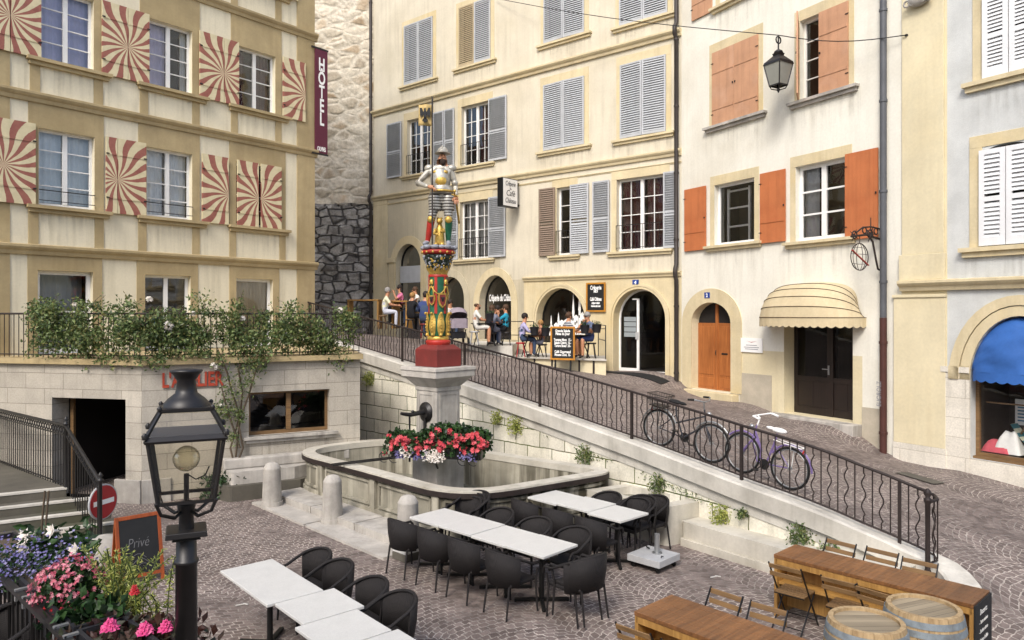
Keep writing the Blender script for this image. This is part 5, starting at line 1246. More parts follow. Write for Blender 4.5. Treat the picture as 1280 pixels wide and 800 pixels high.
for i in range(nn_+1):
    p=pA.lerp(pB,i/nn_); bal(p,hA-.17)
    if i<nn_:
        q=pA.lerp(pB,(i+1)/nn_); z0=Vector((0,0,hA-.16)); z1=Vector((0,0,hA-.02)); lat.bar(p+z0,q+z1,.014); lat.bar(p+z1,q+z0,.014)
Ls=(pC-pB).length; ns_=int(Ls/.12)
for i in range(1,ns_):
    t=i/ns_; p=pB.lerp(pC,t); bal(p-Vector((0,0,.1*t)),hA-.17+.1*t)
    q=pB.lerp(pC,(i+1)/ns_); lat.bar(p+Vector((0,0,hA-.16)),q+Vector((0,0,hA-.02)),.014); lat.bar(p+Vector((0,0,hA-.02)),q+Vector((0,0,hA-.16)),.014)
lat.build('lattice',MT['iron'],sr)
for p,h in ((pB,hA),(pC,hC)):
    m=MB(); m.lathe([(.035,0),(.03,.1),(.03,h),(.05,h+.02),(.05,h+.05),(.02,h+.07),(.045,h+.11),(.02,h+.15),(.005,h+.17)],10); m.build('newel_post',MT['iron'],sr,p)
ns=thing('no_entry_sign','round red no entry sign with white bar by the stair railing','sign',(-6.90,12.4,.0),R(74))
MT['signred']=mk('sign red','#a5232a',.35,.06,4)
m=MB(); m.tube([(0,0.04,0),(0,.04,.98)],.03,8); m.build('pole',MT['silver'],ns)
Mx=Matrix.Translation((0,0,.73))@Matrix.Rotation(PI/2,4,'X'); m=MB(); m.lathe([(.285,-.01),(.30,0),(.30,.02),(.285,.025)],28,M=Mx); d_=m.build('rim',MT['silver'],ns)
m=MB(); m.lathe([(.275,.026),(.275,.030)],28,M=Mx); m.build('sign_face',MT['signred'],ns); m=MB(); m.box(-.21,.21,-.036,-.031,.69,.77); m.build('white_bar',MT['whiteink'],ns)
# ------------------------------------------------------------------ balcony railing
br=thing('balcony_railing','straight black iron railing along the balcony above the workshop','railing',(0,0,0))
a0=TC+tL*6.2+Vector((0,.05)); a1=TC+Vector((.02,.05)); a2=TE+Vector((-.02,.05)); hb=.95
line=[a0.to_3d(),a1.to_3d(),a2.to_3d()]
for v in line: v.z=TZ
m=MB(); m.tube([v+Vector((0,0,hb)) for v in line],.022,6); m.build('top_rail',MT['rust'],br); m=MB(); m.tube([v+Vector((0,0,.08)) for v in line],.014,5); m.build('bottom_rail',MT['rust'],br)
b1=None
for i,p in enumerate(resample([v.to_tuple() for v in line],.125)):
    if b1 is None: q=MB(); q.tube([(0,0,.02),(0,0,hb)],.0095,5); b1=q.build('baluster',MT['rust'],br); o=b1
    else: o=b1.copy(); COL.objects.link(o)
    o.location=p
# ================================================================== street lamp in the foreground
LP=at(233,HZ,4.2); lp=thing('street_lamp','old black iron lamp post with large glazed lantern in the left foreground','street lamp',(LP.x,LP.y,0),R(24))
zl=lambda py:zat(py,4.2)
def sqf(m,w0,w1,z0,z1,mi=0,caps=True):
    vs=[(x*w0,y*w0,z0) for x,y in((-1,-1),(1,-1),(1,1),(-1,1))]+[(x*w1,y*w1,z1) for x,y in((-1,-1),(1,-1),(1,1),(-1,1))]
    m.add(vs,[(0,1,5,4),(1,2,6,5),(2,3,7,6),(3,0,4,7)]+([(3,2,1,0),(4,5,6,7)] if caps else []),mi)
m=MB(); m.lathe([(.10,0),(.1,.5),(.085,.55),(.062,.7),(.058,zl(704)),(.066,zl(703)),(.066,zl(699)),(.056,zl(698)),(.053,zl(664))],16); m.build('post',MT['iron'],lp)
m=MB(); sqf(m,.11,.105,zl(667),zl(660)); sqf(m,.075,.07,zl(672),zl(667.1)); m.lathe([(.042,zl(660)),(.038,zl(640)),(.045,zl(637)),(.05,zl(630)),(.03,zl(626))],12); m.build('collar',MT['iron'],lp,bevel=.004)
fr=MB(); wt,wb=.190,.142; z1,z0=zl(546),zl(621)
for sx,sy in((-1,-1),(1,-1),(1,1),(-1,1)):
    fr.bar((sx*wb,sy*wb,z0),(sx*wt,sy*wt,z1),.016); fr.bar((sx*.198,sy*.198,zl(538)),(sx*.128,sy*.128,zl(510)),.014)
    fr.tube([(sx*wb*1.08,sy*wb*1.08,z0+.01),(sx*wb*.9,sy*wb*.9,z0-.06),(sx*.06,sy*.06,z0-.10),(sx*.03,sy*.03,z0-.08)],.010,6)
    fr.lathe([(.012,0),(.016,.02),(.006,.035)],8,(sx*.205,sy*.205,zl(540))); fr.lathe([(.01,0),(.014,.015),(.005,.025)],8,(sx*.135,sy*.135,zl(509)))
P4=[(-1,-1),(1,-1),(1,1),(-1,1)]
for i in range(4):
    a=P4[i]; b=P4[(i+1)%4]
    fr.bar((a[0]*wb,a[1]*wb,z0),(b[0]*wb,b[1]*wb,z0),.018); fr.bar((a[0]*.13,a[1]*.13,zl(510)),(b[0]*.13,b[1]*.13,zl(510)),.016)
sqf(fr,.205,.212,zl(546),zl(543)); sqf(fr,.212,.19,zl(543),zl(538)); fr.build('lantern_frame',MT['iron'],lp)
g=MB(); sqf(g,wb,wt,z0,z1,0,False); sqf(g,.19,.127,zl(538),zl(510),0,False); g.build('lantern_glass',MT['lampglass'],lp)
m=MB(); sqf(m,.14,.14,zl(510),zl(507)); m.lathe([(.125,zl(507)),(.12,zl(503)),(.095,zl(497)),(.06,zl(491)),(.055,zl(486)),(.05,zl(475)),(.06,zl(472)),(.07,zl(468)),(.085,zl(465)),(.088,zl(462.5)),(.05,zl(461)),(.01,zl(460.5))],20); m.build('vent_cap',MT['iron'],lp)
m=MB(); m.tube([(0,0,z0-.02),(0,0,zl(592))],.014,8); m.tube([(.0,.0,zl(592)),(.05,.0,zl(600)),(.10,.01,zl(596)),(.12,.0,zl(585))],.004,5); m.build('lamp_holder',MT['iron'],lp)
n=NT('clear bulb glass'); n.N.remove(n.b); gl=n.N.new('ShaderNodeBsdfGlossy'); gl.inputs['Roughness'].default_value=.03; tr=n.N.new('ShaderNodeBsdfTransparent'); tr.inputs[0].default_value=(.93,.91,.80,1); lw=n.N.new('ShaderNodeLayerWeight'); lw.inputs[0].default_value=.35; mx=n.N.new('ShaderNodeMixShader'); n.link(lw.outputs[1],mx.inputs[0]); n.link(tr.outputs[0],mx.inputs[1]); n.link(gl.outputs[0],mx.inputs[2]); n.link(mx.outputs[0],n.out.inputs[0]); MT['bulb']=n.mat
m=MB(); m.ball((0,0,zl(573)),.073,0,18,12); m.build('bulb',MT['bulb'],lp)
# ================================================================== terrace tables and wicker chairs
def make_table(L=.695,W=.72,zt=.76,label='',group=None,loc=(0,0,0),rz=0):
    t=thing('cafe_table',label,'table',loc,rz,group); m=MB(); m.box(-L/2+.006,L/2-.006,-W/2,W/2,zt-.035,zt); m.build('tabletop',MT['marble'],t,bevel=.006)
    m=MB(); m.tube([(0,0,.04),(0,0,zt-.035)],.035,10); m.cbox((0,0,zt-.045),(.4,.4,.018)); m.build('column',MT['blackmetal'],t)
    m=MB(); 
    for a in (R(45),R(-45)): m.cbox((0,0,.03),(.74,.05,.035),0,a)
    for sx in(-1,1):
        for sy in(-1,1): m.lathe([(.02,0),(.02,.02)],8,(sx*.25,sy*.25,0))
    m.build('foot',MT['blackmetal'],t); return t
def make_chair(label,group,loc,rz):
    t=thing('wicker_chair',label,'chair',loc,rz,group)
    m=MB(); m.box(-.23,.23,-.20,.25,.40,.455); m.build('seat',MT['wicker'],t,bevel=.02)
    # rounded back: the top edge falls forward into the arms
    def top(a): # a: -120..120 deg from the back
        c=math.cos(a); r=.285; x=math.sin(a)*.285; y=-.05-math.cos(a)*.25
        if abs(a)>PI/2: x=math.copysign(.285,a); y=-.05+(abs(a)-PI/2)*.30
        z=.655+.185*max(0,math.cos(a*.72))**.9
        return Vector((x,y,z))
    N_=18; m=MB(); vs=[]; am=R(80)
    for i in range(N_+1):
        a=-am+2*am*i/N_; p=top(a); b=Vector((p.x*.90,-.03+(p.y+.03)*.80,.40)); o=Vector((math.sin(a),-math.cos(a),0))*.022
        mid=p.lerp(b,.5)+o*.6
        for q in (p,mid,b): vs.append(q)
        for q in (b,mid,p): vs.append(q+o)
    m.add(vs,[(6*i+j,6*i+(j+1)%6,6*(i+1)+(j+1)%6,6*(i+1)+j) for i in range(N_) for j in range(6)],0,True); m.add(vs[:6],[(0,1,2,3,4,5)]); m.add(vs[-6:],[(5,4,3,2,1,0)]); m.build('backrest',MT['wicker'],t)
    m=MB(); pts=[top(R(-150)+R(300)*i/30) for i in range(31)]
    f=pts[0]; l=pts[-1]; pts=[Vector((f.x*.93,f.y+.05,.56)),Vector((f.x*.98,f.y+.03,.62))]+pts+[Vector((l.x*.98,l.y+.03,.62)),Vector((l.x*.93,l.y+.05,.56))]
    m.tube(pts,.019,7); m.build('arm_rail',MT['wicker'],t)
    for sx in(-1,1):
        m=MB(); m.tube([(sx*.265,.26,.57),(sx*.245,.24,.40),(sx*.255,.265,.0)],[.016,.016,.013],7); m.build('leg',MT['wicker'],t)
        m=MB(); m.tube([(sx*.20,-.20,.42),(sx*.215,-.265,.0)],[.016,.013],7); m.build('leg',MT['wicker'],t)
    return t
CH=[None]
def chair(p,face,label,group,z=0,jit=3):
    rz=math.atan2(face.y,face.x)-PI/2+R(rnd.uniform(-jit,jit)); loc=(p.x,p.y,z)
    if CH[0] is None: CH[0]=make_chair(label,group,loc,rz); return CH[0]
    return dup(CH[0],loc,rz,label,group)
ordn=['first','second','third','fourth']
# row beside the fountain
A=ground(511,646,.76).xy; Bb=ground(679,697,.76).xy; Cc=ground(721,680,.76).xy; Dd=ground(550,634,.76).xy
e=(Bb-A).normalized(); nn=Vector((-e.y,e.x)); W_=((Cc-Bb).dot(nn)+(Dd-A).dot(nn))/2; Lt=(Bb-A).length/4; rzT=math.atan2(e.y,e.x)
G2='white topped cafe tables in a row of four before the fountain'
TAB=None
for i in range(4):
    c=A+e*Lt*(i+.5)+nn*W_/2+nn*rnd.uniform(-.012,.012); lab=['end table at the fountain bollard end of the row of four white tables','second white table from the bollard in the row of four','third white table from the bollard in the row of four','end table nearest the pair of end chairs in the row of four'][i]
    if TAB is None: TAB=make_table(Lt,W_,.76,lab,G2,(c.x,c.y,0),rzT)
    else: dup(TAB,(c.x,c.y,(0,.006,-.004,.005)[i]),rzT+R(rnd.uniform(-.8,.8)),lab,G2)
GC='black wicker armchairs around the cafe tables'
for i,s in enumerate((.22,.92,1.58,2.32)):
    chair(A+e*s-nn*.17,nn,'black wicker armchair, camera side of the row of four, '+ordn[i]+' from bollard',GC)
for i,s in enumerate((.95,1.72,2.45)):
    chair(A+e*s+nn*(W_+.18),-nn,'black wicker armchair, fountain side of the row of four, '+ordn[i+1]+' from bollard',GC)
for i in range(3): chair(A+e*(.10+.03*i)+nn*(W_+.32+.06*i),-nn,['bottom','middle','top'][i]+' black wicker armchair of the stack against the fountain basin',GC,z=.045*i,jit=.5)
for i in range(2): chair(Bb+e*(.32+.10*i)+nn*(W_*.36),(-e+nn*.12),['front one','rear one'][i]+' of two nested wicker armchairs at the near end of the four tables',GC,z=.05*i,jit=.5)
# row of three behind
A3_=ground(659,616,.80).xy*.985; e3=(ground(776,646,.80).xy-ground(659,616,.80).xy).normalized(); n3=Vector((-e3.y,e3.x)); L3=(ground(776,646,.80).xy-ground(659,616,.80).xy).length/3*.985; W3=.70; r3=math.atan2(e3.y,e3.x)
G3='white topped cafe tables in a row of three by the trough'
T3=None
for i in range(3):
    c=A3_+e3*L3*(i+.5)+n3*(W3/2+(.0,.03,.0)[i]); lab=['white table touching the basin end of the row of three','middle white table in the row of three by the trough','white table at the umbrella base end of the row of three'][i]
    if T3 is None: T3=make_table(L3,W3,.78,lab,G3,(c.x,c.y,0),r3)
    else: dup(T3,(c.x,c.y,(0,.008,-.004)[i]),r3,lab,G3)
for i,s in enumerate((.25,.98,1.68)): chair(A3_+e3*s-n3*.17,n3,'black wicker armchair, camera side of the row of three, '+ordn[i]+' from the basin',GC)
for i,s in enumerate((.95,1.55)): chair(A3_+e3*s+n3*(W3+.16),-n3,'black wicker armchair between the row of three and the trough, '+['nearer the basin','nearer the umbrella base'][i],GC)
chair(A3_+e3*1.62+n3*(W3+.22),-n3,'black wicker armchair stacked on the one between table and trough',GC,z=.05,jit=.5)
chair(Vector((2.28,12.2)),Vector((-.82,-.57)),'black wicker armchair at the umbrella base end of the row of three',GC)
# row in the left foreground
a1_=ground(275,713,.76).xy; b1_=ground(344,702,.76).xy; e1=(ground(335,757,.76).xy-a1_).normalized(); n1=Vector((-e1.y,e1.x)); W1=.66; r1_=math.atan2(e1.y,e1.x)
G1='white topped cafe tables in the row at the bottom edge'
T1=make_table(1.42,W1,.76,'longest white table, at the far end of the row in the left foreground',G1,tuple(a1_+e1*.71+n1*W1/2)+(0,),r1_)
s=1.43
for i in range(3):
    c=a1_+e1*(s+.35)+n1*(W1/2+(.10,.0,.06)[i]); t=make_table(.70,.70,.76,['small white table next to the longest one in the left foreground','small white table cut by the bottom edge of the photo','small white table nearest the viewer at the bottom edge'][i],G1,(c.x,c.y,0),r1_); s+=.71
for i,s_ in enumerate((.35,.92,1.72,2.30)): chair(a1_+e1*s_+n1*(W1+.30),-n1,'black wicker armchair along the left foreground tables, '+ordn[i]+' from the far end',GC)
# ================================================================== umbrella base
ub=thing('umbrella_base','grey square parasol base on castors with a short empty pole','umbrella base',tuple(ground(817,708).xy)+(0,),R(-44)); m=MB(); m.box(-.29,.29,-.29,.29,.10,.20); m.box(-.005,.005,-.292,.292,.102,.203); m.build('block',MT['silver'],ub,bevel=.012)
m=MB(); m.tube([(.03,.05,.2),(.03,.05,.50)],.042,14); m.lathe([(.08,.2),(.08,.215)],14,(.03,.05,0)); m.build('pole_socket',MT['steel'],ub)
for sx in(-1,1):
    for sy in(-1,1):
        m=MB(); Mx=Matrix.Translation((sx*.22,sy*.22,.042))@Matrix.Rotation(PI/2,4,'X'); m.lathe([(.04,-.014),(.042,0),(.04,.014)],14,M=Mx); m.bar((sx*.22,sy*.22,.042),(sx*.2,sy*.2,.1),.05,.02); m.build('castor',MT['blackmetal'],ub)
m=MB(); m.tube([(-.2,.1,.24),(-.14,.1,.225)],.012,6); m.tube([(.2,-.1,.2),(.2,-.1,.23),(.24,-.1,.23)],.008,6); m.build('clamp_handle',MT['iron'],ub)
# ================================================================== wooden bars, folding chairs, barrels
def bar_table(name,F0,e,W,L,zt,label,board):
    n_=Vector((-e.y,e.x)); t=thing(name,label,'bar table',(F0.x,F0.y,0),math.atan2(e.y,e.x),'wooden bar tables in the right foreground')
    for k in range(5):
        m=MB(); m.box(0,L,W*k/5+.002,W*(k+1)/5-.002,zt-.045,zt); m.build('top_plank',MT['bartop'],t,bevel=.004)
    m=MB(); m.box(.02,L-.02,.01,W-.01,zt-.12,zt-.046); m.build('apron',MT['barside'],t)
    for x in (.0,L-.045):
        m=MB(); m.box(x,x+.045,.01,W-.01,0,zt-.046); pnl=m.build('end_panel',MT['barside'],t,bevel=.004)
    m=MB(); m.box(.046,L-.046,W*.45,W*.45+.03,.08,zt-.121); m.build('middle_panel',MT['barside'],t); m=MB(); m.box(.046,L-.046,.05,W*.45-.001,.42,.45); m.build('shelf',MT['barside'],t)
    if board:
        m=MB(); m.box(L+.001,L+.018,.0,W,.0,zt-.02); b=m.build('chalkboard_panel',MT['chalk'],t)
        MM=Matrix.Translation((L+.021,W*.5,0))@Matrix.Rotation(PI/2,4,'Z')
        for k,(tx,sz) in enumerate([('Desserts',.085),('- Tarte maison',.062),('- Sorbet citron',.062),('- Crème brûlée',.062),('- Mousse choc.',.062),('Café gourmand',.062)]):
            text_mesh(tx,sz,MT['chalkink'],'chalk_writing',b,MM@Matrix.Translation((-.02,0,zt-.15-.10*k)),.001,'CENTER',.85,shear=.2)
    return t
F0=ground(967,692.6,.8).xy; eb=(ground(1217,756,.8).xy-F0).normalized(); nb=Vector((-eb.y,eb.x)); LB=(ground(1217,756,.8).xy-F0).length
bar_table('bar_table',F0,eb,.60,LB,.8,'long stained wood bar table with a chalkboard end by the ramp railing',True)
F1=ground(792.5,763.7,.8).xy; bar_table('bar_table',F1,eb,.67,2.3,.8,'stained wood bar table cut by the bottom edge, left of the barrels',False)
def fold_chair(loc,rz,label,group):
    t=thing('folding_chair',label,'folding chair',loc,rz,group)
    for k in range(5): m=MB(); m.box(-.19,.19,-.17+.07*k,-.17+.07*k+.055,.44,.458); m.build('seat_slat',MT['slat'],t,bevel=.003)
    for zz in (.70,.80): m=MB(); m.cbox((0,-.265-(zz-.7)*.25,zz),(.40,.014,.055),0,0,R(12)); m.build('back_slat',MT['slat'],t,bevel=.003)
    for sx in(-1,1):
        m=MB(); m.bar((sx*.2,-.30,.84),(sx*.2,.24,.0),.012,.02); m.build('leg',MT['blackmetal'],t)
        m=MB(); m.bar((sx*.18,.17,.43),(sx*.18,-.26,.0),.012,.02); m.build('leg',MT['blackmetal'],t)
    m=MB(); m.bar((-.2,.18,.09),(.2,.18,.09),.01); m.bar((-.18,-.2,.06),(.18,-.2,.06),.01); m.bar((-.19,-.17,.435),(.19,-.17,.435),.012); m.bar((-.19,.16,.435),(.19,.16,.435),.012); m.build('cross_bar',MT['blackmetal'],t); return t
GF='wooden slat folding chairs at the bar tables'; FCH=None
def fch(p,f,label):
    global FCH
    rz=math.atan2(f.y,f.x)-PI/2+R(rnd.uniform(-5,5))
    if FCH is None: FCH=fold_chair((p.x,p.y,0),rz,label,GF)
    else: dup(FCH,(p.x,p.y,0),rz,label,GF)
fch(F0+eb*.34-nb*.12,nb,'folding slat chair at the left end of the chalkboard bar, on the near side'); fch(F0+eb*.98-nb*.10,nb,'middle folding slat chair on the near side of the chalkboard bar'); fch(F0+eb*1.42-nb*.14,nb,'folding slat chair between the chalkboard bar and the barrels')
fch(F0+eb*.40+nb*.78,-nb,'folding slat chair behind the chalkboard bar, nearest the white stone bench'); fch(F0+eb*.92+nb*.80,-nb,'folding slat chair behind the middle of the chalkboard bar'); fch(F0+eb*1.42+nb*.72,-nb,'folding slat chair behind the chalkboard bar, nearest the railing newel')
fch(F1+eb*.28-nb*.12,nb,'folding slat chair at the left corner of the bar cut by the bottom edge'); fch(F1+eb*.85-nb*.12,nb,'folding slat chair on the near side of the lower bar, at the bottom edge')
fch(F1+eb*.42+nb*.80,-nb,'folding slat chair behind the lower bar, farther from the barrels'); fch(F1+eb*.95+nb*.79,-nb,'folding slat chair behind the lower bar, nearer the barrels')
def barrel(loc,label,r=.335,h=1.0,rz=0):
    t=thing('wine_barrel',label,'barrel',loc,rz,'oak wine barrels by the bar table'); m=MB(); ns=24; K=9
    rad=lambda z:r+(.06)*(1-((z-h/2)/(h/2))**2)
    for j in range(ns):
        a0,a1=2*PI*j/ns,2*PI*(j+1)/ns; vs=[]
        for k in range(K+1):
            z=h*k/K
            for a in (a0+.006,a1-.006): vs.append((rad(z)*math.cos(a),rad(z)*math.sin(a),z))
        m.add(vs,[(2*k,2*k+1,2*k+3,2*k+2) for k in range(K)],0,False)
        ri=r-.045; z=h; m.add([(rad(h)*math.cos(a0+.006),rad(h)*math.sin(a0+.006),h),(rad(h)*math.cos(a1-.006),rad(h)*math.sin(a1-.006),h),(ri*math.cos(a1),ri*math.sin(a1),h),(ri*math.cos(a0),ri*math.sin(a0),h)],[(0,1,2,3)])
        m.add([(ri*math.cos(a0),ri*math.sin(a0),h),(ri*math.cos(a1),ri*math.sin(a1),h),(ri*math.cos(a1),ri*math.sin(a1),h-.06),(ri*math.cos(a0),ri*math.sin(a0),h-.06)],[(0,1,2,3)])
    m.lathe([(rad(z_*h/K)-.012,z_*h/K) for z_ in range(K+1)],ns,cap=False); m.build('staves',MT['cask'],t)
    m=MB(); m.lathe([(r-.042,h-.06),(r-.042,h-.03)],28); m.build('head',MT['caskhead'],t)
    for z in (.06,.16,.30,h-.30,h-.16,h-.075):
        m=MB(); ro=.006; m.lathe([(rad(z-.03)+.001,z-.03),(rad(z-.03)+ro,z-.03),(rad(z+.03)+ro,z+.03),(rad(z+.03)+.001,z+.03)],32,cap=False,smooth=False); m.build('hoop',MT['hoop'],t)
    m=MB(); z=h-.16; m.cbox((rad(z)*math.cos(2.2),rad(z)*math.sin(2.2),z),(.05,.02,.04),0,2.2+PI/2); m.build('rivet',MT['blackmetal'],t)
    return t
b_=ground(1083,774.5,1.0).xy; barrel((b_.x,b_.y,0),'oak wine barrel with grey hoops, the nearer of the two, cut by the bottom edge'); b2=ground(1149,758.5,1.0).xy; dv=(b2-b_); b2=b_+dv.normalized()*max(dv.length,.80); barrel((b2.x,b2.y,0),'oak wine barrel with grey hoops standing beside the chalkboard bar',rz=.4)
# ================================================================== chalkboards
cb=thing('sidewalk_board','folding chalkboard in an orange wood frame on the paving by the left stairs','chalkboard',tuple(ground(172,725).xy)+(0,),R(42))
w_,h_=.31,.98
for s_,nm in ((1,'front'),(-1,'back')):
    Mx=Matrix.Rotation(R(-13)*s_,4,'X') if s_>0 else Matrix.Rotation(PI,4,'Z')@Matrix.Rotation(R(-13),4,'X')
    Mx=Matrix.Translation((0,0,h_*.975))@Mx@Matrix.Translation((0,0,-h_))
    m=MB(); m.box(-w_,-w_+.05,-.015,.015,0,h_,0,Mx); m.box(w_-.05,w_,-.015,.015,0,h_,0,Mx); m.box(-w_+.05,w_-.05,-.015,.015,h_-.05,h_,0,Mx); m.box(-w_+.05,w_-.05,-.015,.015,.10,.15,0,Mx); f=m.build('frame',MT['redwood'],cb,bevel=.004)
    m=MB(); m.box(-w_+.05,w_-.05,-.008,.006,.15,h_-.05,0,Mx); b=m.build('board',MT['chalk'],f)
    if s_>0:
        MT['dimchalk']=mk('rubbed chalk','#6e6e70',.9,.2,20); text_mesh('Privé',.20,MT['dimchalk'],'chalk_writing',b,Mx@Matrix.Translation((-.02,-.0095,.52)),.001,'CENTER',.72,shear=.25,bold=-.003)
        m=MB()
        for k in range(3): m.tube([(-.14+.03*k+.22*t/8,-.011,.36-.07*k+.07*math.sin(PI*t/8)) for t in range(9)],.004,4,M=Mx)
        m.build('chalk_swirl',MT['dimchalk'],b)
u,z=kf.uz(745,371.5,.05); wb=thing('wall_board','black chalkboard in yellow frame hanging on the wall left of the arched entrance','chalkboard',kf.world(u,-.05,z),math.atan2(kf.d.y,kf.d.x))
w_=(kf.U(757)-kf.U(733))/2; h_=.98/2*1.0; h_=(kf.uz(745,353.5)[1]-kf.uz(745,390)[1])/2
def framed(t,w_,h_,mat,lines,th=.03):
    m=MB(); f_=.055; m.box(-w_,-w_+f_,-th,.0,-h_,h_); m.box(w_-f_,w_,-th,.0,-h_,h_); m.box(-w_+f_,w_-f_,-th,0,h_-f_,h_); m.box(-w_+f_,w_-f_,-th,0,-h_,-h_+f_); m.build('frame',MT[mat],t)
    m=MB(); m.box(-w_+f_,w_-f_,-th*.5,-.002,-h_+f_,h_-f_); b=m.build('board',MT['chalk'],t)
    for tx,sz,zz,sx in lines: text_mesh(tx,sz,MT['whiteink'],'chalk_writing',b,Matrix.Translation((0,-th*.5-.003,zz*h_)),.001,'CENTER',sx,bold=.006)
framed(wb,w_,h_,'yelwood',[('Crêperie',.20,.52,.62),('MIDI',.12,.32,.7),('Café Château',.17,-.24,.50),('crêpes salées',.10,-.46,.62),('& sucrées midi et soir',.09,-.66,.48)])
pb=at(703.5,462,22.9); mb=thing('menu_board','standing black menu board in yellow frame in front of the cafe platform','chalkboard',(pb.x,pb.y,pb.z),R(-22))
w_=.40; m=MB(); 
for sx in(-1,1): m.bar((sx*.25,.0,-.05),(sx*.25,.05,.5),.05)
m.build('stand',MT['blackmetal'],mb)
Mx=Matrix.Translation((0,0,.82)); 
b_h=.52
m=MB(); f_=.055; m.box(-w_,-w_+f_,-.03,.0,-b_h+.82,b_h+.82); m.box(w_-f_,w_,-.03,.0,-b_h+.82,b_h+.82); m.box(-w_+f_,w_-f_,-.03,0,b_h+.82-f_,b_h+.82); m.box(-w_+f_,w_-f_,-.03,0,.82-b_h,.82-b_h+f_); m.build('frame',MT['yelwood'],mb)
m=MB(); m.box(-w_+f_,w_-f_,-.015,-.002,.82-b_h+f_,.82+b_h-f_); b=m.build('board',MT['chalk'],mb)
for k,(tx,sx) in enumerate([('Grande Salade',.72),('Pâtes du Jour',.75),('',1),('Tomates Mozz.  15.-',.6),('Salade Chèvre  16.-',.6),('Tartare Boeuf  24.-',.6),('',1),('Café Gourmand',.7),('Mousse Choc.  8.-',.62)]):
    if tx: text_mesh(tx,.115,MT['whiteink'],'chalk_writing',b,Matrix.Translation((0,-.018,.82+b_h-.17-.093*k)),.001,'CENTER',sx,bold=.004)
# ================================================================== hanging signs, wire, lantern
u0,zt=hf.uz(393,60,.1); u1=hf.U(409,.1); zb=hf.uz(393,190,.1)[1]; MT['maroonsign']=mk('maroon banner','#5a2035',.5,.05,3)
hs=thing('hotel_banner','long vertical maroon banner with white letters hanging at the corner of the hotel','sign',hf.world(u0,-.1,zb),math.atan2(hf.d.y,hf.d.x)); W_=u1-u0; Hs=zt-zb
m=MB(); m.box(0.02,W_,-.02,.02,0,Hs); s_=m.build('banner',MT['maroonsign'],hs); m=MB(); m.bar((-.1,0,Hs+.03),(W_+.03,0,Hs+.03),.05); m.bar((-.1,0,-.03),(W_+.03,0,-.03),.05); m.build('bracket',MT['iron'],hs)
for k,ch in enumerate('HÔTEL'): text_mesh(ch,.56,MT['whiteink'],'lettering',s_,Matrix.Translation((W_*.54,-.024,Hs*(.80-.132*k))),.003,'CENTER',W_/.82,bold=.014)
text_mesh('CALVINES',.19,MT['whiteink'],'lettering',s_,Matrix.Translation((W_*.52,-.024,Hs*.02)),.003,'CENTER',W_/1.30,bold=.004)
# the cafe's box sign stands out from the wall
ws_=kf.uz(648,240)[0]; zc0=kf.uz(648,244)[1]
pt=kf.world(ws_,-.0,zc0); bs=thing('cafe_box_sign','white projecting box sign with black handwriting above the cafe arches','sign',pt,math.atan2(kf.d.y,kf.d.x)+PI/2)
# local +x points into the wall, -x out to the street; the readable face looks along local -y
m=MB(); m.box(-1.05,-.22,-.13,.13,-.52,.52); bx=m.build('box',MT['blackmetal'],bs,bevel=.01); m=MB(); m.box(-1.02,-.23,-.142,-.131,-.49,.49); fc=m.build('sign_face',MT['whitepaint'],bs)
m=MB(); 
for zz in(-.4,.4): m.tube([(-.25,0,zz),(0.02,0,zz)],.05,8)
m.build('bracket',MT['iron'],bs)
for tx,sz,zz,sx in (('Crêperie',.25,.24,.62),('du',.12,.10,.9),('Café',.30,-.12,.9),('Château',.26,-.38,.68)): text_mesh(tx,sz,MT['chalk'],'lettering',fc,Matrix.Translation((-.63,-.146,zz)),.002,'CENTER',sx,shear=.25)
# lantern on its wire across the street
wa=bf.world(U3(1135),-.1,bf.uz(1135,45)[1]); wl=at(973,44,18.96); wbp=at(620,-2,28.0)
lw_=thing('overhead_wire','thin wire strung across the street, carrying the hanging lantern','wire',wa); m=MB(); s1=[wa.lerp(wl,t/8)-Vector((0,0,.15*math.sin(PI*t/8))) for t in range(9)]; s2=[wl.lerp(wbp,t/8)-Vector((0,0,.15*math.sin(PI*t/8))) for t in range(1,9)]
m.tube([p-wa for p in s1+s2],.012,5); m.build('cable',MT['iron'],lw_); m=MB(); m.bar((0,0,0),(.3,.05,0),.04); m.build('wall_hook',MT['iron'],lw_)
k_=18.96/F; hl=thing('hanging_lantern','black four sided lantern hanging from the wire across the street','lantern',wl,R(30))
m=MB(); zz=lambda py:(44-py)*k_
m.tube([(0,0,0),(0,0,zz(64))],.02,8); m.torus((0,0,zz(50)),.09,.018,n=14,axis='Y'); m.lathe([(.05,zz(68)),(.12,zz(66)),(.10,zz(64)),(.04,zz(62))],14); m.build('hook',MT['iron'],hl)
m=MB(); sqf(m,.25,.10,zz(78),zz(70)); sqf(m,.27,.25,zz(81),zz(78)); sqf(m,.09,.11,zz(70),zz(67)); m.build('roof',MT['iron'],hl)
m=MB(); wt,wb_=.25,.155; a,b=zz(81),zz(107)
for sx,sy in P4: m.bar((sx*wt,sy*wt,a),(sx*wb_,sy*wb_,b),.03); m.tube([(sx*wb_,sy*wb_,b),(sx*.12,sy*.12,zz(111)),(0,0,zz(113))],.015,5)
for i in range(4): q,r_=P4[i],P4[(i+1)%4]; m.bar((q[0]*wb_,q[1]*wb_,b),(r_[0]*wb_,r_[1]*wb_,b),.03)
m.lathe([(.02,zz(110)),(.05,zz(112)),(.01,zz(116))],8); m.build('frame',MT['iron'],hl)
MT['frost']=mk('frosted lantern glass','#8f9088',.25,.06,4); m=MB(); sqf(m,wb_,wt,b,a,0,False); m.build('glass',MT['frost'],hl)
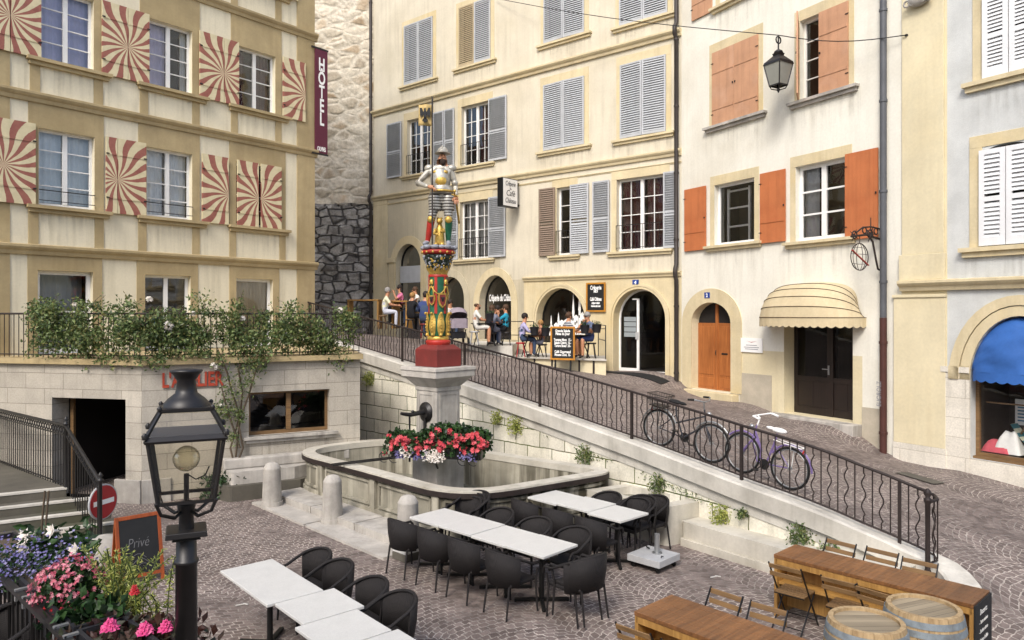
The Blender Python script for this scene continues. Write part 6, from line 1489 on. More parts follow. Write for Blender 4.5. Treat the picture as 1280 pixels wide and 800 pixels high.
# wrought iron bracket sign by the drainpipe
u,z=wf_.uz(1103,300); bk=thing('wrought_iron_sign','scrolled wrought iron bracket with a round wire sign beside the drainpipe','sign',wf_.world(u,0,z),math.atan2(wf_.d.y,wf_.d.x)+PI/2); bk.scale=(1.18,)*3
# local -x runs out over the street
m=MB(); m.tube([(0,0,-.0),(-.5,0,.08),(-.95,0,.02)],.022,6); m.tube([(0,0,-.62),(-.14,0,-.58),(-.2,0,-.4),(-.3,0,-.05),(-.42,0,.05)],.02,6); m.tube([(0,0,.1),(-.1,0,.22),(-.35,0,.24),(-.6,0,.22),(-.8,0,.1)],.016,5)
for cx_,cz_,r_ in ((-.38,.10,.08),(-.85,.06,.07),(-.55,.16,.06),(-.2,.16,.06)): m.torus((cx_,0,cz_),r_,.014,n=14,axis='Y',k=5)
for j in range(8): a=2*PI*j/8; m.tube([(-.36,0,.1),(-.36+.16*math.cos(a),.06*math.sin(3*a),.1+.16*math.sin(a))],[.018,.004],5); m.tube([(-.86,0,.05),(-.86+.11*math.cos(a),.05*math.sin(3*a),.05+.11*math.sin(a))],[.016,.004],5)
m.tube([(-.36,0,.15),(-.36,0,.42)],[.014,.008],5); m.build('bracket',MT['rust'],bk)
m=MB(); cc=(-.70,0,-.36); m.torus(cc,.26,.010,n=28,axis='Y',k=5)
for q in (.35,.75): m.tube([(cc[0]+.26*q*math.cos(2*PI*i/24),0.0,cc[2]+.26*math.sin(2*PI*i/24)) for i in range(24)],.006,4,closed=True)
for q in(-.13,.05,.17): m.tube([(cc[0]-math.sqrt(.26**2-q*q),0,cc[2]+q),(cc[0],.01,cc[2]+q*1.1),(cc[0]+math.sqrt(.26**2-q*q),0,cc[2]+q)],.006,4)
m.tube([(-.70,0,-.10),(-.70,0,.04)],.008,4); m.build('wire_globe',MT['rust'],bk)
m=MB(); m.bar((-.95,-.02,-.24),(-.46,-.02,-.52),.035,.015); m.build('red_bar',MT['brightred'],bk)
# ================================================================== bicycles
def bicycle(name,p,q,label,frame,tyre,saddle,style):
    d=(q-p); t=thing(name,label,'bicycle',tuple((p+q)/2),0); t.rotation_euler=(0,-math.atan2(d.z,d.to_2d().length),math.atan2(d.y,d.x)); L=d.length/2; r=.335
    for x in (-L,L):
        m=MB(); m.torus((x,0,r),r,.02,n=36,k=7,axis='Y'); w=m.build('wheel',MT[tyre],t)
        m=MB(); m.torus((x,0,r),r-.028,.010,n=36,k=5,axis='Y'); m.build('rim',MT['steel'],w)
        m=MB()
        for j in range(18): a=2*PI*j/18; m.tube([(x+.02*math.cos(a+1.5),.02*(-1)**j,r+.02*math.sin(a+1.5)),(x+(r-.03)*math.cos(a),0,r+(r-.03)*math.sin(a))],.0025,3)
        m.lathe([(.022,-.04),(.022,.04)],8,M=Matrix.Translation((x,0,r))@Matrix.Rotation(PI/2,4,'X')); m.build('spokes',MT['steel'],w)
        m=MB(); m.torus((x,0,r),r+.045,.018,n=14,k=5,axis='Y',arc=R(150 if x<0 else 110),a0=R(25 if x<0 else 40)); m.build('mudguard',MT[frame if style=='city' else 'steel'],t)
    bb=(-.02*L*2,0,.28); hd=(L-.19,0,.78); hb_=(L-.16,0,.62); st_=(-L+.33,0,.66)
    m=MB(); m.tube([bb,st_,(-L+.30,0,.84)],.017,7)
    if style=='city': m.tube([hd,(L-.35,0,.50),(.1,0,.36),bb],.02,7); m.tube([hb_,(.15,0,.28),bb],.016,6)
    else: m.tube([hd,(-L+.35,0,.52)],.017,7); m.tube([hb_,bb],.019,7)
    m.tube([bb,(-L,0,r)],.012,6); m.tube([st_,(-L,0,r)],.011,6); m.tube([(L-.22,0,.90),hd,hb_,(L-.06,.03,.45),(L,.03,r)],.015,7); m.tube([hb_,(L-.06,-.03,.45),(L,-.03,r)],.012,6); m.build('frame',MT[frame],t)
    m=MB(); m.tube([(L-.22,0,.88),(L-.25,0,1.02),(L-.2,0,1.05)],.014,7); m.tube([(L-.42,-.28,1.06),(L-.28,-.26,1.08),(L-.2,-.1,1.05),(L-.2,.1,1.05),(L-.28,.26,1.08),(L-.42,.28,1.06)],.013,7); m.build('handlebar',MT['steel' if style!='city' else 'whitepaint'],t)
    m=MB()
    for y in(-1,1): m.tube([(L-.42,.28*y,1.06),(L-.30,.265*y,1.08)],.019,7)
    m.build('grip',MT[saddle],t)
    m=MB(); m.ball((-L+.27,0,.90),.12,0,12,6,(1.15,.75,.35)); m.ball((-L+.42,0,.90),.06,0,10,6,(1.6,.6,.5)); m.build('saddle',MT[saddle],t)
    m=MB(); Mx=Matrix.Translation((bb[0],.05,bb[2]))@Matrix.Rotation(PI/2,4,'X'); m.lathe([(.09,-.004),(.09,.004)],18,M=Mx); m.bar((bb[0],.07,bb[2]),(bb[0]+.12,.07,bb[2]-.12),.018); m.bar((bb[0],-.07,bb[2]),(bb[0]-.12,-.07,bb[2]+.12),.018); m.cbox((bb[0]+.12,.12,bb[2]-.12),(.09,.08,.02)); m.cbox((bb[0]-.12,-.12,bb[2]+.12),(.09,.08,.02)); m.build('crank',MT['iron'],t)
    m=MB(); m.bar((-L+.32,.06,.74),(-L-.18,.06,.72),.012); m.bar((-L+.32,-.06,.74),(-L-.18,-.06,.72),.012); m.bar((-L,.06,.72),(-L,.05,.36),.01); m.bar((-L,-.06,.72),(-L,-.05,.36),.01); m.bar((-L-.18,-.06,.72),(-L-.18,.06,.72),.012); m.build('carrier',MT['iron' if style!='city' else 'whitepaint'],t)
    m=MB(); m.ball((-L-.20,0,.66),.035,0,8,5,(.5,1,1)); m.build('rear_light',MT['brightred'],t)
    m=MB(); m.ball((L-.12,0,.84),.04,0,10,6,(1.2,1,1)); m.build('headlight',MT['steel'],t)
    if style!='city':
        m=MB()
        for k,(z,w) in enumerate(((.75,.13),(.86,.15),(.97,.165))): m.tube([(-L-.05-w*1.2,-w,z),(-L-.05+w*1.2,-w,z),(-L-.05+w*1.2,w,z),(-L-.05-w*1.2,w,z)],.007,4,closed=True)
        for j in range(8):
            f=j/7*2-1
            for s_ in (-1,1): m.tube([(-L-.05+f*.156,s_*.13,.75),(-L-.05+f*.198,s_*.165,.97)],.004,3); m.tube([(-L-.05+s_*.156,f*.13,.75),(-L-.05+s_*.198,f*.165,.97)],.004,3)
        m.add([(-L-.2,-.13,.752),(-L+.1,-.13,.752),(-L+.1,.13,.752),(-L-.2,.13,.752)],[(0,1,2,3)]); m.build('basket',MT['iron'],t)
    return t
MT['rubber']=mk('tyre rubber','#1a1a1a',.8,.1,9); MT['lavender']=mk('lavender bicycle paint','#7d6a9c',.3,.05,5); MT['bikedark']=mk('dark grey bicycle paint','#3a3b40',.3,.08,5)
def onst(px,Y): p=at(px,HZ,Y); return Vector((p.x,p.y,street_z(p.x,p.y)+.02))
bicycle('bicycle',onst(821,13.95),onst(886,13.2),'dark grey bicycle with a rear wire basket leaning behind the ramp railing','bikedark','rubber','rubber','old')
bicycle('bicycle',onst(984,12.05),onst(925,12.75),'lavender bicycle with white handlebar and saddle behind the ramp railing','lavender','rubber','whitepaint','city')
# ================================================================== plants
_g0=rnd.gauss
def _tg(mu,sg):
    v=_g0(mu,sg)
    while abs(v-mu)>1.9*sg: v=_g0(mu,sg)
    return v
rnd.gauss=_tg
def leaf(m,p,s,d=None,asp=.55,fold=.18):
    d=d or Vector((rnd.gauss(0,1),rnd.gauss(0,1),rnd.gauss(0,.7)+.3)); d.normalize()
    x=d.orthogonal().normalized(); x.rotate(Matrix.Rotation(rnd.uniform(0,2*PI),3,d)); y=d.cross(x)
    a=s*rnd.uniform(.7,1.25); w=a*asp
    m.add([p,p+x*a*.5+y*w*.5-d*a*fold*.3,p+x*a,p+x*a*.5-y*w*.5-d*a*fold*.3,p+x*a*.5+d*a*fold*.25],[(0,1,4),(1,2,4),(2,3,4),(3,0,4)])
def flower(m,p,s,n=5,d=None):
    d=d or Vector((rnd.gauss(0,.5),rnd.gauss(0,.5)-.4,1)); d.normalize(); x=d.orthogonal().normalized(); y=d.cross(x); a0=rnd.uniform(0,6)
    vs=[p]; 
    for j in range(n*2): a=a0+PI*j/n; r=s*(1 if j%2 else .55); vs.append(p+(x*math.cos(a)+y*math.sin(a))*r+d*(.35*s if j%2 else .1*s))
    m.add(vs,[(0,1+j,1+(j+1)%(2*n)) for j in range(2*n)])
def blossom_ball(m,p,s,n=14,pet=.5):
    for _ in range(n):
        v=Vector((rnd.gauss(0,1),rnd.gauss(0,1),rnd.gauss(0,1)+.3)).normalized(); flower(m,p+v*s*.75,s*pet,4,v)
MT['roseleaf']=leafmat('rose leaves',['#344628','#485c32','#627644','#7f8e52','#54633a','#8d8853']); MT['darkleaf']=leafmat('dark green leaves',['#152613','#21391c','#2f4d24','#3b5a2c'])
MT['stem']=mk('woody stem','#54483a',.9,.2,8); MT['greenstem']=mk('green stem','#4a5a30',.8,.2,8)
MT['whitepetal']=leafmat('white petals',['#e9e4da','#f4efe8','#e4d8cb']); MT['redpetal']=leafmat('red pink petals',['#b8323c','#d4505a','#e06a70','#c43a4e']); MT['pinkpetal']=leafmat('pink begonia petals',['#b84a62','#d06a80','#dd98a4','#c45a6e','#e4b4b8']); MT['hotpink']=leafmat('hot pink petals',['#d43d80','#e55a98','#c92f70']); MT['purplepetal']=leafmat('purple lobelia petals',['#5d5691','#7a74a8','#6a629c','#9c97bd','#8a7fb0']); MT['scarlet']=leafmat('scarlet petals',['#b3202a','#cc3038']); MT['heath']=leafmat('yellow green sprigs',['#7d8a3e','#9aa350','#b4b465','#66783a']); MT['bronze']=leafmat('bronze leaves',['#3a2320','#4e302a','#2c3522','#5a3a30'])
rb=thing('climbing_rose','climbing rose with white blooms spilling over the balcony railing','rose bush',(TC.x,TC.y,0))
bl=[(a0,a1),(a1,a2)]
def onbal(px):
    a=(px-CX)/F
    for (p,q) in ((a1,a0),(a1,a2)):
        d=q-p; t=(a*p.y-p.x)/(d.x-a*d.y)
        if -1e-6<=t<=1.0001: return p+d*t
    return a1
m=MB(); org=Vector((TC.x,TC.y,0))
# height of the foliage, photo pixels above and below the rail, by column
prof_=[(40,0,0),(48,15,14),(70,18,60),(110,24,75),(150,30,74),(170,14,60),(200,6,50),(225,8,66),(250,28,62),(290,26,60),(330,12,62),(370,22,66),(400,14,70),(425,20,64),(440,0,30)]
def pf(px,k):
    for a,b in zip(prof_,prof_[1:]):
        if a[0]<=px<=b[0]: f=(px-a[0])/(b[0]-a[0]); return a[k]+(b[k]-a[k])*f
    return 0
cnt=0; clumps=[]
while len(clumps)<262:
    px=rnd.uniform(44,438); up,dn=pf(px,1),pf(px,2); py=394+rnd.triangular(-up,dn,10+dn*.25)
    n_=noise.noise(Vector((px*.035,py*.06,3)))
    if n_>-.28: clumps.append((px,py,rnd.uniform(.10,.27)))
stems=MB()
for (px,py,r_) in clumps:
    b=onbal(px); p=Vector((b.x,b.y,zat(py,b.y)))+Vector((rnd.gauss(0,.08),rnd.gauss(-.10,.17),0))-org
    for _ in range(int(50*(r_/.17)**2)):
        v=Vector((rnd.gauss(0,1),rnd.gauss(0,.8),rnd.gauss(0,.9)))*r_*.62; leaf(m,p+v,.084)
    if rnd.random()<.45:
        q=p+Vector((rnd.gauss(0,.25),rnd.gauss(0,.1),rnd.uniform(.1,.35))); stems.tube([p,p.lerp(q,.5)+Vector((0,0,.05)),q],[.007,.005,.003],4)
        for t in range(9): leaf(m,p.lerp(q,rnd.random())+Vector((rnd.gauss(0,.03),rnd.gauss(0,.03),rnd.gauss(0,.03))),.055)
m.build('foliage',MT['roseleaf'],rb)
def wallpt(px,py,off=.12):
    u,z=tf.uz(px,py,off); return tf.world(u,-off,z)-org
for k,pts in enumerate([[(292,596),(296,560),(300,525),(303,490),(298,462),(310,430)],[(295,590),(288,560),(300,520),(290,490),(284,466),(270,430)],[(292,590),(304,560),(298,530),(312,490),(322,455),(335,425)],[(300,560),(290,530),(282,505),(276,480)]]):
    stems.tube([wallpt(x,y,.08+.04*k) for x,y in pts],[.022]*(len(pts)-1)+[.006],6)
for (px,py,r_) in [(284,500,.22),(280,520,.2),(292,508,.2),(276,540,.15),(300,520,.15),(290,545,.16),(305,480,.2),(286,478,.2),(312,468,.2),(272,505,.14)]:
    pass
stems.build('stem',MT['stem'],rb)
m=MB()
for (px,py,r_) in [(284,500,.16),(280,520,.15),(292,508,.15),(300,520,.1),(290,545,.1),(305,480,.15),(286,478,.15),(312,468,.16),(274,512,.1)]:
    p=wallpt(px,py,.18)
    for _ in range(90): leaf(m,p+Vector((rnd.gauss(0,1)*r_*.8,rnd.gauss(0,.5)*r_,rnd.gauss(0,1)*r_)),.065)
m.build('climbing_foliage',MT['roseleaf'],rb)
for px,py,s in [(193,375,.07),(217,407,.10),(273,457,.08),(283,504,.06),(308,398,.06),(247,392,.05),(360,415,.05),(428,388,.07),(101,381,.05)]:
    b=onbal(px); p=Vector((b.x,b.y-.22,zat(py,b.y)))-org
    m=MB(); blossom_ball(m,p,s,16,.62); m.build('blossom',MT['whitepetal'],rb)
sh=thing('low_shrub','low dark green shrub growing at the foot of the workshop wall below the rose','shrub',tuple((TC+tR*1.62+Vector((.1,-.25))).to_3d()))
m=MB()
for _ in range(1500):
    v=Vector((rnd.gauss(0,.26),rnd.gauss(0,.16),abs(rnd.gauss(0,.26))+.03)); leaf(m,v,.09)
m.build('foliage',MT['darkleaf'],sh); m=MB()
for k in range(7): m.tube([(0,0,0),(rnd.gauss(0,.2),rnd.gauss(0,.1),rnd.uniform(.2,.45))],[.012,.004],5)
m.build('stem',MT['stem'],sh)
# fountain flower baskets
fb_=thing('flower_trough','iron trough of red and white flowers around the fountain pedestal','flower trough',(FC.x,FC.y,0))
ax=(at(611,HZ,13.85)-at(486,HZ,14.25)); p0=at(486,HZ,14.25); p0.z=0; ax.z=0
L_=ax.length; axn=ax.normalized(); oF=Vector((FC.x,FC.y,0)); zc=1.38
m=MB(); Ma=Matrix.Translation(p0-oF+Vector((0,0,zc)))@Matrix.Rotation(math.atan2(axn.y,axn.x),4,'Z'); m.box(.12,L_-.12,-.16,.2,-.22,.02,0,Ma); m.build('planter',MT['iron'],fb_)
m=MB()
for x in (-.02,.18,L_-.45,L_-.25): 
    for r_ in (.10,.06): m.torus((x,-.2,-.12-r_),r_,.008,n=14,k=4,axis='Y',M=Ma,arc=R(300))
m.bar((L_*.45,.0,-.22),(L_*.45,.3,-.5),.03,M=Ma); m.build('scroll_bracket',MT['iron'],fb_)
f=MB(); r1=MB(); w1=MB(); pu=MB()
for k in range(2600):
    s=rnd.random(); dens=noise.noise(Vector((s*5,1,8))); hgt=(.30+.16*math.sin(PI*min(1,max(0,(s-.32)/.68)))+.05*dens) if s>.30 else .24+.08*math.sin(PI*s/.3)
    v=Ma@Vector((s*L_,rnd.gauss(0,.17),0)); y_=rnd.gauss(0,.19); z_=(rnd.random()**.7)*hgt-.14*min(1,abs(y_)/.3); leaf(f,Ma@Vector((s*L_,y_,z_-.02)),.085,asp=.8)
f.build('foliage',MT['darkleaf'],fb_)
for k in range(210):
    s=min(1.02,max(-.02,rnd.random())); y_=-.12-abs(rnd.gauss(0,.16)); z_=rnd.uniform(-.16,.22)+(.12 if .4<s<.95 else 0)
    if noise.noise(Vector((s*9,z_*7,2)))<-.12: continue
    p=Ma@Vector((s*L_,y_,z_)); 
    for _ in range(3): flower(r1,p+Vector((rnd.gauss(0,.018),rnd.gauss(0,.018),rnd.gauss(0,.018))),.045,5,Vector((rnd.gauss(0,.5),-1,rnd.gauss(.4,.4))))
o=r1.build('red_blossoms',MT['redpetal'],fb_); o['kind']='stuff'
for k in range(420):
    s,z_=((rnd.gauss(.50,.06),rnd.gauss(-.14,.07)) if k%3 else (rnd.gauss(.22,.035),rnd.gauss(-.08,.06))); flower(w1,Ma@Vector((s*L_,-.22-rnd.random()*.12,z_)),.018,4,Vector((rnd.gauss(0,.4),-1,.4)))
o=w1.build('white_blossoms',MT['whitepetal'],fb_); o['kind']='stuff'
for k in range(160): 
    s=rnd.choice((rnd.gauss(.82,.05),rnd.gauss(.15,.03),rnd.gauss(.36,.05))); flower(pu,Ma@Vector((s*L_,-.2-rnd.random()*.12,rnd.gauss(-.14,.05))),.02,4,Vector((rnd.gauss(0,.4),-1,.4)))
o=pu.build('purple_blossoms',MT['purplepetal'],fb_); o['kind']='stuff'
# weeds in the joints of the ramp wall
def wallat(px,py_top):
    best=None
    for i,p in enumerate(SP):
        q=CX+F*p.x/p.y
        if best is None or abs(q-px)<best[0]: best=(abs(q-px),i)
    i=best[1]; p=SP[i]+Vector((NS[i].x,NS[i].y,0))*.14; return Vector((p.x,p.y,zat(py_top,p.y)))
for px,py,r_,hang,lab in [(628,520,.16,1,'tuft of weeds on the wall top band left of the pedestal ramp'),(648,528,.20,1,'yellow green weeds hanging from the ramp wall behind the basin'),(738,566,.20,.6,'green weeds above the far corner of the basin'),(830,602,.19,.7,'bushy weed on the wall above the stone trough'),(912,640,.18,1,'hanging green weed on the wall above the stone bench'),(937,640,.09,.5,'small green sprig on the wall right of the hanging weed'),(1000,668,.22,.3,'leafy green weed growing behind the far end of the bench'),(1040,690,.16,.2,'low weeds at the foot of the coping behind the chalkboard bar'),(470,470,.2,1,'ivy like weeds on the ramp wall beside the balcony end')]:
    p=wallat(px,py); t=thing('wall_weed',lab,'weed',tuple(p),group='weeds growing on the ramp wall'); m=MB()
    for _ in range(int(420*(r_/.2)**1.3)):
        v=Vector((rnd.gauss(0,r_*.6),rnd.gauss(-.02,.05),rnd.gauss(-.3*hang*r_,r_*.55))); leaf(m,v,.055)
    m.build('foliage',MT['heath' if hang>.75 else 'roseleaf'],t)
m=MB()
for i,p in enumerate(SP):
    q=CX+F*p.x/p.y
    if not 452<q<960: continue
    for _ in range(26):
        s_=noise.noise(Vector((i*.17,2.2,1)))
        if s_<.02 or rnd.random()>s_*2.6: continue
        b_=p.lerp(SP[min(i+1,len(SP)-1)],rnd.random())+Vector((NS[i].x,NS[i].y,0))*(.12+abs(rnd.gauss(0,.02))); leaf(m,b_+Vector((0,0,-.50-abs(rnd.gauss(0,.07)))),.04)
tag(m.build('wall_moss',MT['roseleaf']),'thin fringe of moss and creepers under the band of the ramp wall','moss',kind='stuff')
# ------------------------------------------------------------------ flower boxes at the lower left
Q1=ground(0,714,2.08); Q2=ground(90,799,2.08); ez=(Q2-Q1).to_2d().normalized(); nz_=Vector((-ez.y,ez.x)); Qa=Q1.to_2d()-ez*1.3; Qb=Q2.to_2d()+ez*.9; LQ=(Qb-Qa).length; rq=math.atan2(ez.y,ez.x)
MT['paveterr']=mk('worn terrace slabs','#6d675f',.9,.2,2,.2,40)
m=MB(); m.prism([(Qa-nz_*.0).to_tuple(),(Qa-nz_*5).to_tuple(),(Qb-nz_*5).to_tuple(),Qb.to_tuple()],-.1,1.12); tag(m.build('terrace_ground',MT['paveterr']),kind='structure')
tr_=thing('terrace_railing','dark railing of the raised terrace carrying the flower boxes, lower left corner','railing',(Qa.x,Qa.y,1.12),rq)
m=MB(); m.bar((0,.0,.93),(LQ,.0,.93),.045,.03); m.bar((0,0,.08),(LQ,0,.08),.03); m.build('rail',MT['iron'],tr_); bb_=None
for i in range(int(LQ/.11)):
    if bb_ is None: q=MB(); q.bar((0,0,.08),(0,0,.93),.014); bb_=q.build('baluster',MT['iron'],tr_); o=bb_
    else: o=bb_.copy(); COL.objects.link(o)
    o.location=(i*.11,0,0)
MT['planter']=mk('dark grey planter','#26262a',.5,.1,5)
k=0; s=.0; FBX=None
labs=['dark planter box of purple lobelia on the terrace railing','dark planter box under the pink begonias on the terrace railing','dark planter box under the zinnias at the bottom edge','dark planter box at the bottom edge beside the lamp post']
for k in range(4):
    c=Qa+ez*(.62+.84*k)+nz_*.2
    if FBX is None:
        FBX=thing('planter_box',labs[0],'planter',(c.x,c.y,1.12),rq,'planter boxes on the terrace railing'); m=MB(); ou=[(-.40,-.14),(.40,-.14),(.40,.14),(-.40,.14)]; inn_=[(-.375,-.115),(.375,-.115),(.375,.115),(-.375,.115)]; ring(m,ou,inn_,.72,.95)
        for f_ in range(len(m.s)): m.s[f_]=False
        m.build('box',MT['planter'],FBX,bevel=.006); m=MB(); m.box(-.37,.37,-.11,.11,.725,.91); m.build('soil',MT['stem'],FBX); 
        for x in(-.36,.3): m=MB(); m.box(x,x+.03,-.215,-.14,.945,.957); m.box(x,x+.03,-.22,-.205,.88,.956); m.build('clip',MT['steel'],FBX)
    else: dup(FBX,(c.x,c.y,1.12),rq,labs[k],'planter boxes on the terrace railing')
def plant(name,label,px,py,Y,cat='flowers'): return thing(name,label,cat,tuple(at(px,py,Y)))
t=plant('lobelia','purple and blue lobelia trailing over the leftmost planter box',28,712,5.35); m=MB(); f=MB()
for _ in range(1500): leaf(m,Vector((rnd.gauss(0,.25),rnd.gauss(0,.16),rnd.gauss(-.02,.08))),.042,asp=.4)
for _ in range(800): flower(f,Vector((rnd.gauss(0,.27),rnd.gauss(-.05,.16),rnd.gauss(.05,.10))),.013,4)
m.build('foliage',MT['darkleaf'],t); o=f.build('blossoms',MT['purplepetal'],t); o['kind']='stuff'
t=plant('white_trumpet_flower','white trumpet flowers on tall green foliage behind the lobelia',72,690,5.6); m=MB(); s_=MB()
for _ in range(420): leaf(m,Vector((rnd.gauss(0,.16),rnd.gauss(0,.12),rnd.gauss(-.02,.12))),.085,asp=.6)
for x in (-.13,-.1): s_.tube([(x,0,-.1),(x+.01,0,.2),(x+.02,.02,.46)],.008,5)
m.build('foliage',MT['darkleaf'],t); s_.build('cane',MT['stem'],t)
for x,y,z in ((-.22,-.05,.14),(-.18,-.1,.06),(-.20,-.08,.10),(.02,-.1,.19),(.07,-.06,.10),(.09,-.05,.15),(.18,-.08,.04),(.06,-.2,-.09),(.04,-.22,-.06)):
    q=MB(); p=Vector((x,y,z)); d=Vector((rnd.gauss(0,.6),-1,rnd.gauss(.3,.4))); flower(q,p,.058,5,d); flower(q,p+d.normalized()*.01,.045,5,d); q.tube([p-d.normalized()*.05,p],[.006,.014],5); q.build('trumpet',MT['whitepetal'],t)
t=plant('pink_begonia','round mound of pink begonias in the middle of the planter boxes',92,738,4.8); m=MB(); f=MB(); rd_=MB()
for _ in range(1300):
    v=Vector((rnd.gauss(0,1),rnd.gauss(0,1),rnd.gauss(0,1))).normalized()*rnd.uniform(.08,.21); v.z*=.85; leaf(m,v,.042,asp=.7)
for _ in range(170):
    v=Vector((rnd.gauss(0,1),rnd.gauss(-.4,1),rnd.gauss(.2,1))).normalized()*rnd.uniform(.19,.26); v.z*=.85
    tgt=rd_ if (v.z<-.04 and v.x>-.1) else f
    for _ in range(5): flower(tgt,v+Vector((rnd.gauss(0,.012),rnd.gauss(0,.012),rnd.gauss(0,.012))),.014,5,v+Vector((rnd.gauss(0,.1),rnd.gauss(0,.1),rnd.gauss(0,.1))))
m.build('foliage',MT['darkleaf'],t); o=f.build('pink_blossoms',MT['pinkpetal'],t); o['kind']='stuff'; o=rd_.build('red_blossoms',MT['scarlet'],t); o['kind']='stuff'
t=plant('foxtail_fern','yellow green foxtail fern with upright sprays beside the lamp post',160,760,4.75); m=MB(); st2=MB()
for k in range(34):
    a=rnd.uniform(0,2*PI); ln=rnd.uniform(.28,.60); out_=rnd.uniform(.08,.36); b=Vector((rnd.gauss(.02,.13),rnd.gauss(0,.06),-.05)); pts=[]
    for i in range(9): s=i/8; pts.append(b+Vector((math.cos(a)*out_*s**1.5,math.sin(a)*out_*s**1.5*.6,ln*(s-.22*s*s))))
    st2.tube(pts,.004,4)
    for i in range(70): s=rnd.random()*.97+.03; j=min(7,int(s*8)); p=pts[j].lerp(pts[j+1],s*8-j); leaf(m,p,.040*(1.15-s*.5),asp=.3)
m.build('fronds',MT['heath'],t); st2.build('stem',MT['greenstem'],t)
t=plant('zinnia_plant','bronze leaved plant with hot pink zinnia heads at the bottom edge',165,792,4.35); m=MB()
for _ in range(1100): leaf(m,Vector((rnd.gauss(0,.24),rnd.gauss(-.02,.13),rnd.gauss(-.05,.06))),.075,asp=.65)
m.build('foliage',MT['bronze'],t)
for px,py in ((137,785),(181,789),(207,786),(168,741)):
    p=at(px,py,4.2)-Vector(t.location); q=MB(); s=.05 if px<190 else .042
    if px==168: s=.028
    for ring_ in range(4):
        for j in range(9-ring_): a=2*PI*j/(9-ring_)+ring_*.5; rr_=s*(1-ring_*.24); flower(q,p+Vector((math.cos(a)*rr_*.7,math.sin(a)*rr_*.7,ring_*.012)),s*.5,3,Vector((math.cos(a)*.8,math.sin(a)*.8-.4,1)))
    q.build('flower_head',MT['hotpink' if px!=168 else 'scarlet'],t)
t=plant('green_bedding_plant','broad leaved green bedding plant between the begonias and the zinnias',108,772,4.5,'plant'); m=MB()
for _ in range(260): leaf(m,Vector((rnd.gauss(0,.11),rnd.gauss(0,.09),rnd.gauss(0,.06))),.075,asp=.75)
m.build('foliage',MT['darkleaf'],t)
p=at(-12,HZ,4.75); chair(Vector((p.x,p.y)),Vector((-.7,-.72)),'black wicker armchair on the raised terrace behind the planter boxes, at the left edge','terrace chairs',z=1.12)
p=at(12,HZ,3.75); chair(Vector((p.x,p.y)),Vector((-.8,-.6)),'black wicker armchair in the bottom left corner on the raised terrace','terrace chairs',z=1.12)
# ================================================================== cafe terrace on the street, with its guests
pl=thing('cafe_platform','two level wooden and stone cafe platform in front of the arches','platform',(0,0,0))
def wp(px,Y): p=at(px,HZ,Y); return (p.x,p.y)
def toF(px,off): u=kf.U(px); p=kf.world(u,-off,0); return (p.x,p.y)
zp2=zat(447.5,23.6); zp1=zp2+.36
f2=[wp(640,24.6),wp(757.5,22.95),toF(757,.06),toF(650,.06)]
m=MB(); m.prism(f2,1.6,zp2-.05); m.build('front_board',MT['yellowwash'],pl); m=MB(); m.prism([wp(639,24.5),wp(758.2,22.85),toF(757,.05),toF(648,.05)],zp2-.049,zp2); m.build('deck',MT['coping'],pl)
f1=[wp(586,25.0),wp(640.5,24.3),toF(648,.07),toF(600,.07)]
m=MB(); m.prism(f1,1.6,zp1); m.build('upper_step',MT['coping'],pl)
m=MB()
for px in (668,690,724,742): p=at(px,HZ,24.6+(px-640)*(22.95-24.6)/117.5-.02); m.bar((p.x,p.y,1.7),(p.x,p.y,zp2-.06),.06)
m.build('support',MT['rust'],pl)
cr=thing('cafe_railing','thin metal railing around the cafe platform','railing',(0,0,0)); m=MB()
def rl(a,b,z,h):
    a=Vector(a+(z,)); b=Vector(b+(z,)); 
    for hh in (h,h*.55): m.bar(a+Vector((0,0,hh)),b+Vector((0,0,hh)),.025)
    n_=max(1,int((b-a).length/1.3))
    for i in range(n_+1): p=a.lerp(b,i/n_); m.bar(p,p+Vector((0,0,h)),.03)
rl(wp(757,22.98),toF(756,.4),zp2,1.05); rl(wp(610,24.75),wp(667,24.28),zp1-.2,1.0)
m.build('rails',MT['iron'],cr)
MT['denim']=mk('blue jeans','#3b4a63',.9,.15,6); MT['teal']=mk('teal shirt','#2490ac',.9,.08,6); MT['lilacshirt']=mk('pale lilac shirt','#a9a4c6',.9,.08,6); MT['cloth_white']=mk('white clothing','#cfccc4',.9,.08,6); MT['creamshirt']=mk('pale cream shirt','#d8d6b8',.9,.07,6); MT['palepants']=mk('pale trousers','#c4c6d0',.9,.08,6); MT['pinkshirt']=mk('pink top','#d0789a',.9,.1,6); MT['blackcloth']=mk('black clothing','#17171b',.9,.15,6); MT['navy']=mk('blue shirt','#35426e',.9,.1,6); MT['greycloth']=mk('grey scarf and dress','#6f7280',.9,.15,6); MT['stripe']=bands('striped shirt',('#c4c4c4','#4a5160'),14,2,.9); MT['bluegrey']=mk('blue grey shirt','#5c6680',.9,.1,6); MT['peach']=mk('peach top','#b9826c',.9,.1,6)
MT['hairbrown']=mk('brown hair','#4a3423',.7,.2,30); MT['hairdark']=mk('dark hair','#221a16',.7,.2,30); MT['hairblond']=mk('blond hair','#9a7443',.7,.2,30); MT['hairgrey']=mk('grey hair','#8d8a86',.7,.2,30); MT['shoe']=mk('dark shoes','#2a2522',.7,.2,9)
ARM={'table':(((-.26,.16,.30),(-.13,.40,.28)),((.26,.16,.30),(.13,.40,.28))),'lap':(((-.26,.05,.26),(-.12,.25,.14)),((.26,.05,.26),(.12,.25,.14))),
 'chin':(((-.26,.18,.30),(-.1,.40,.28)),((.20,.30,.32),(.05,.19,.58))),'raise':(((-.24,.22,.36),(-.06,.26,.60)),((.26,.16,.30),(.13,.40,.28)))}
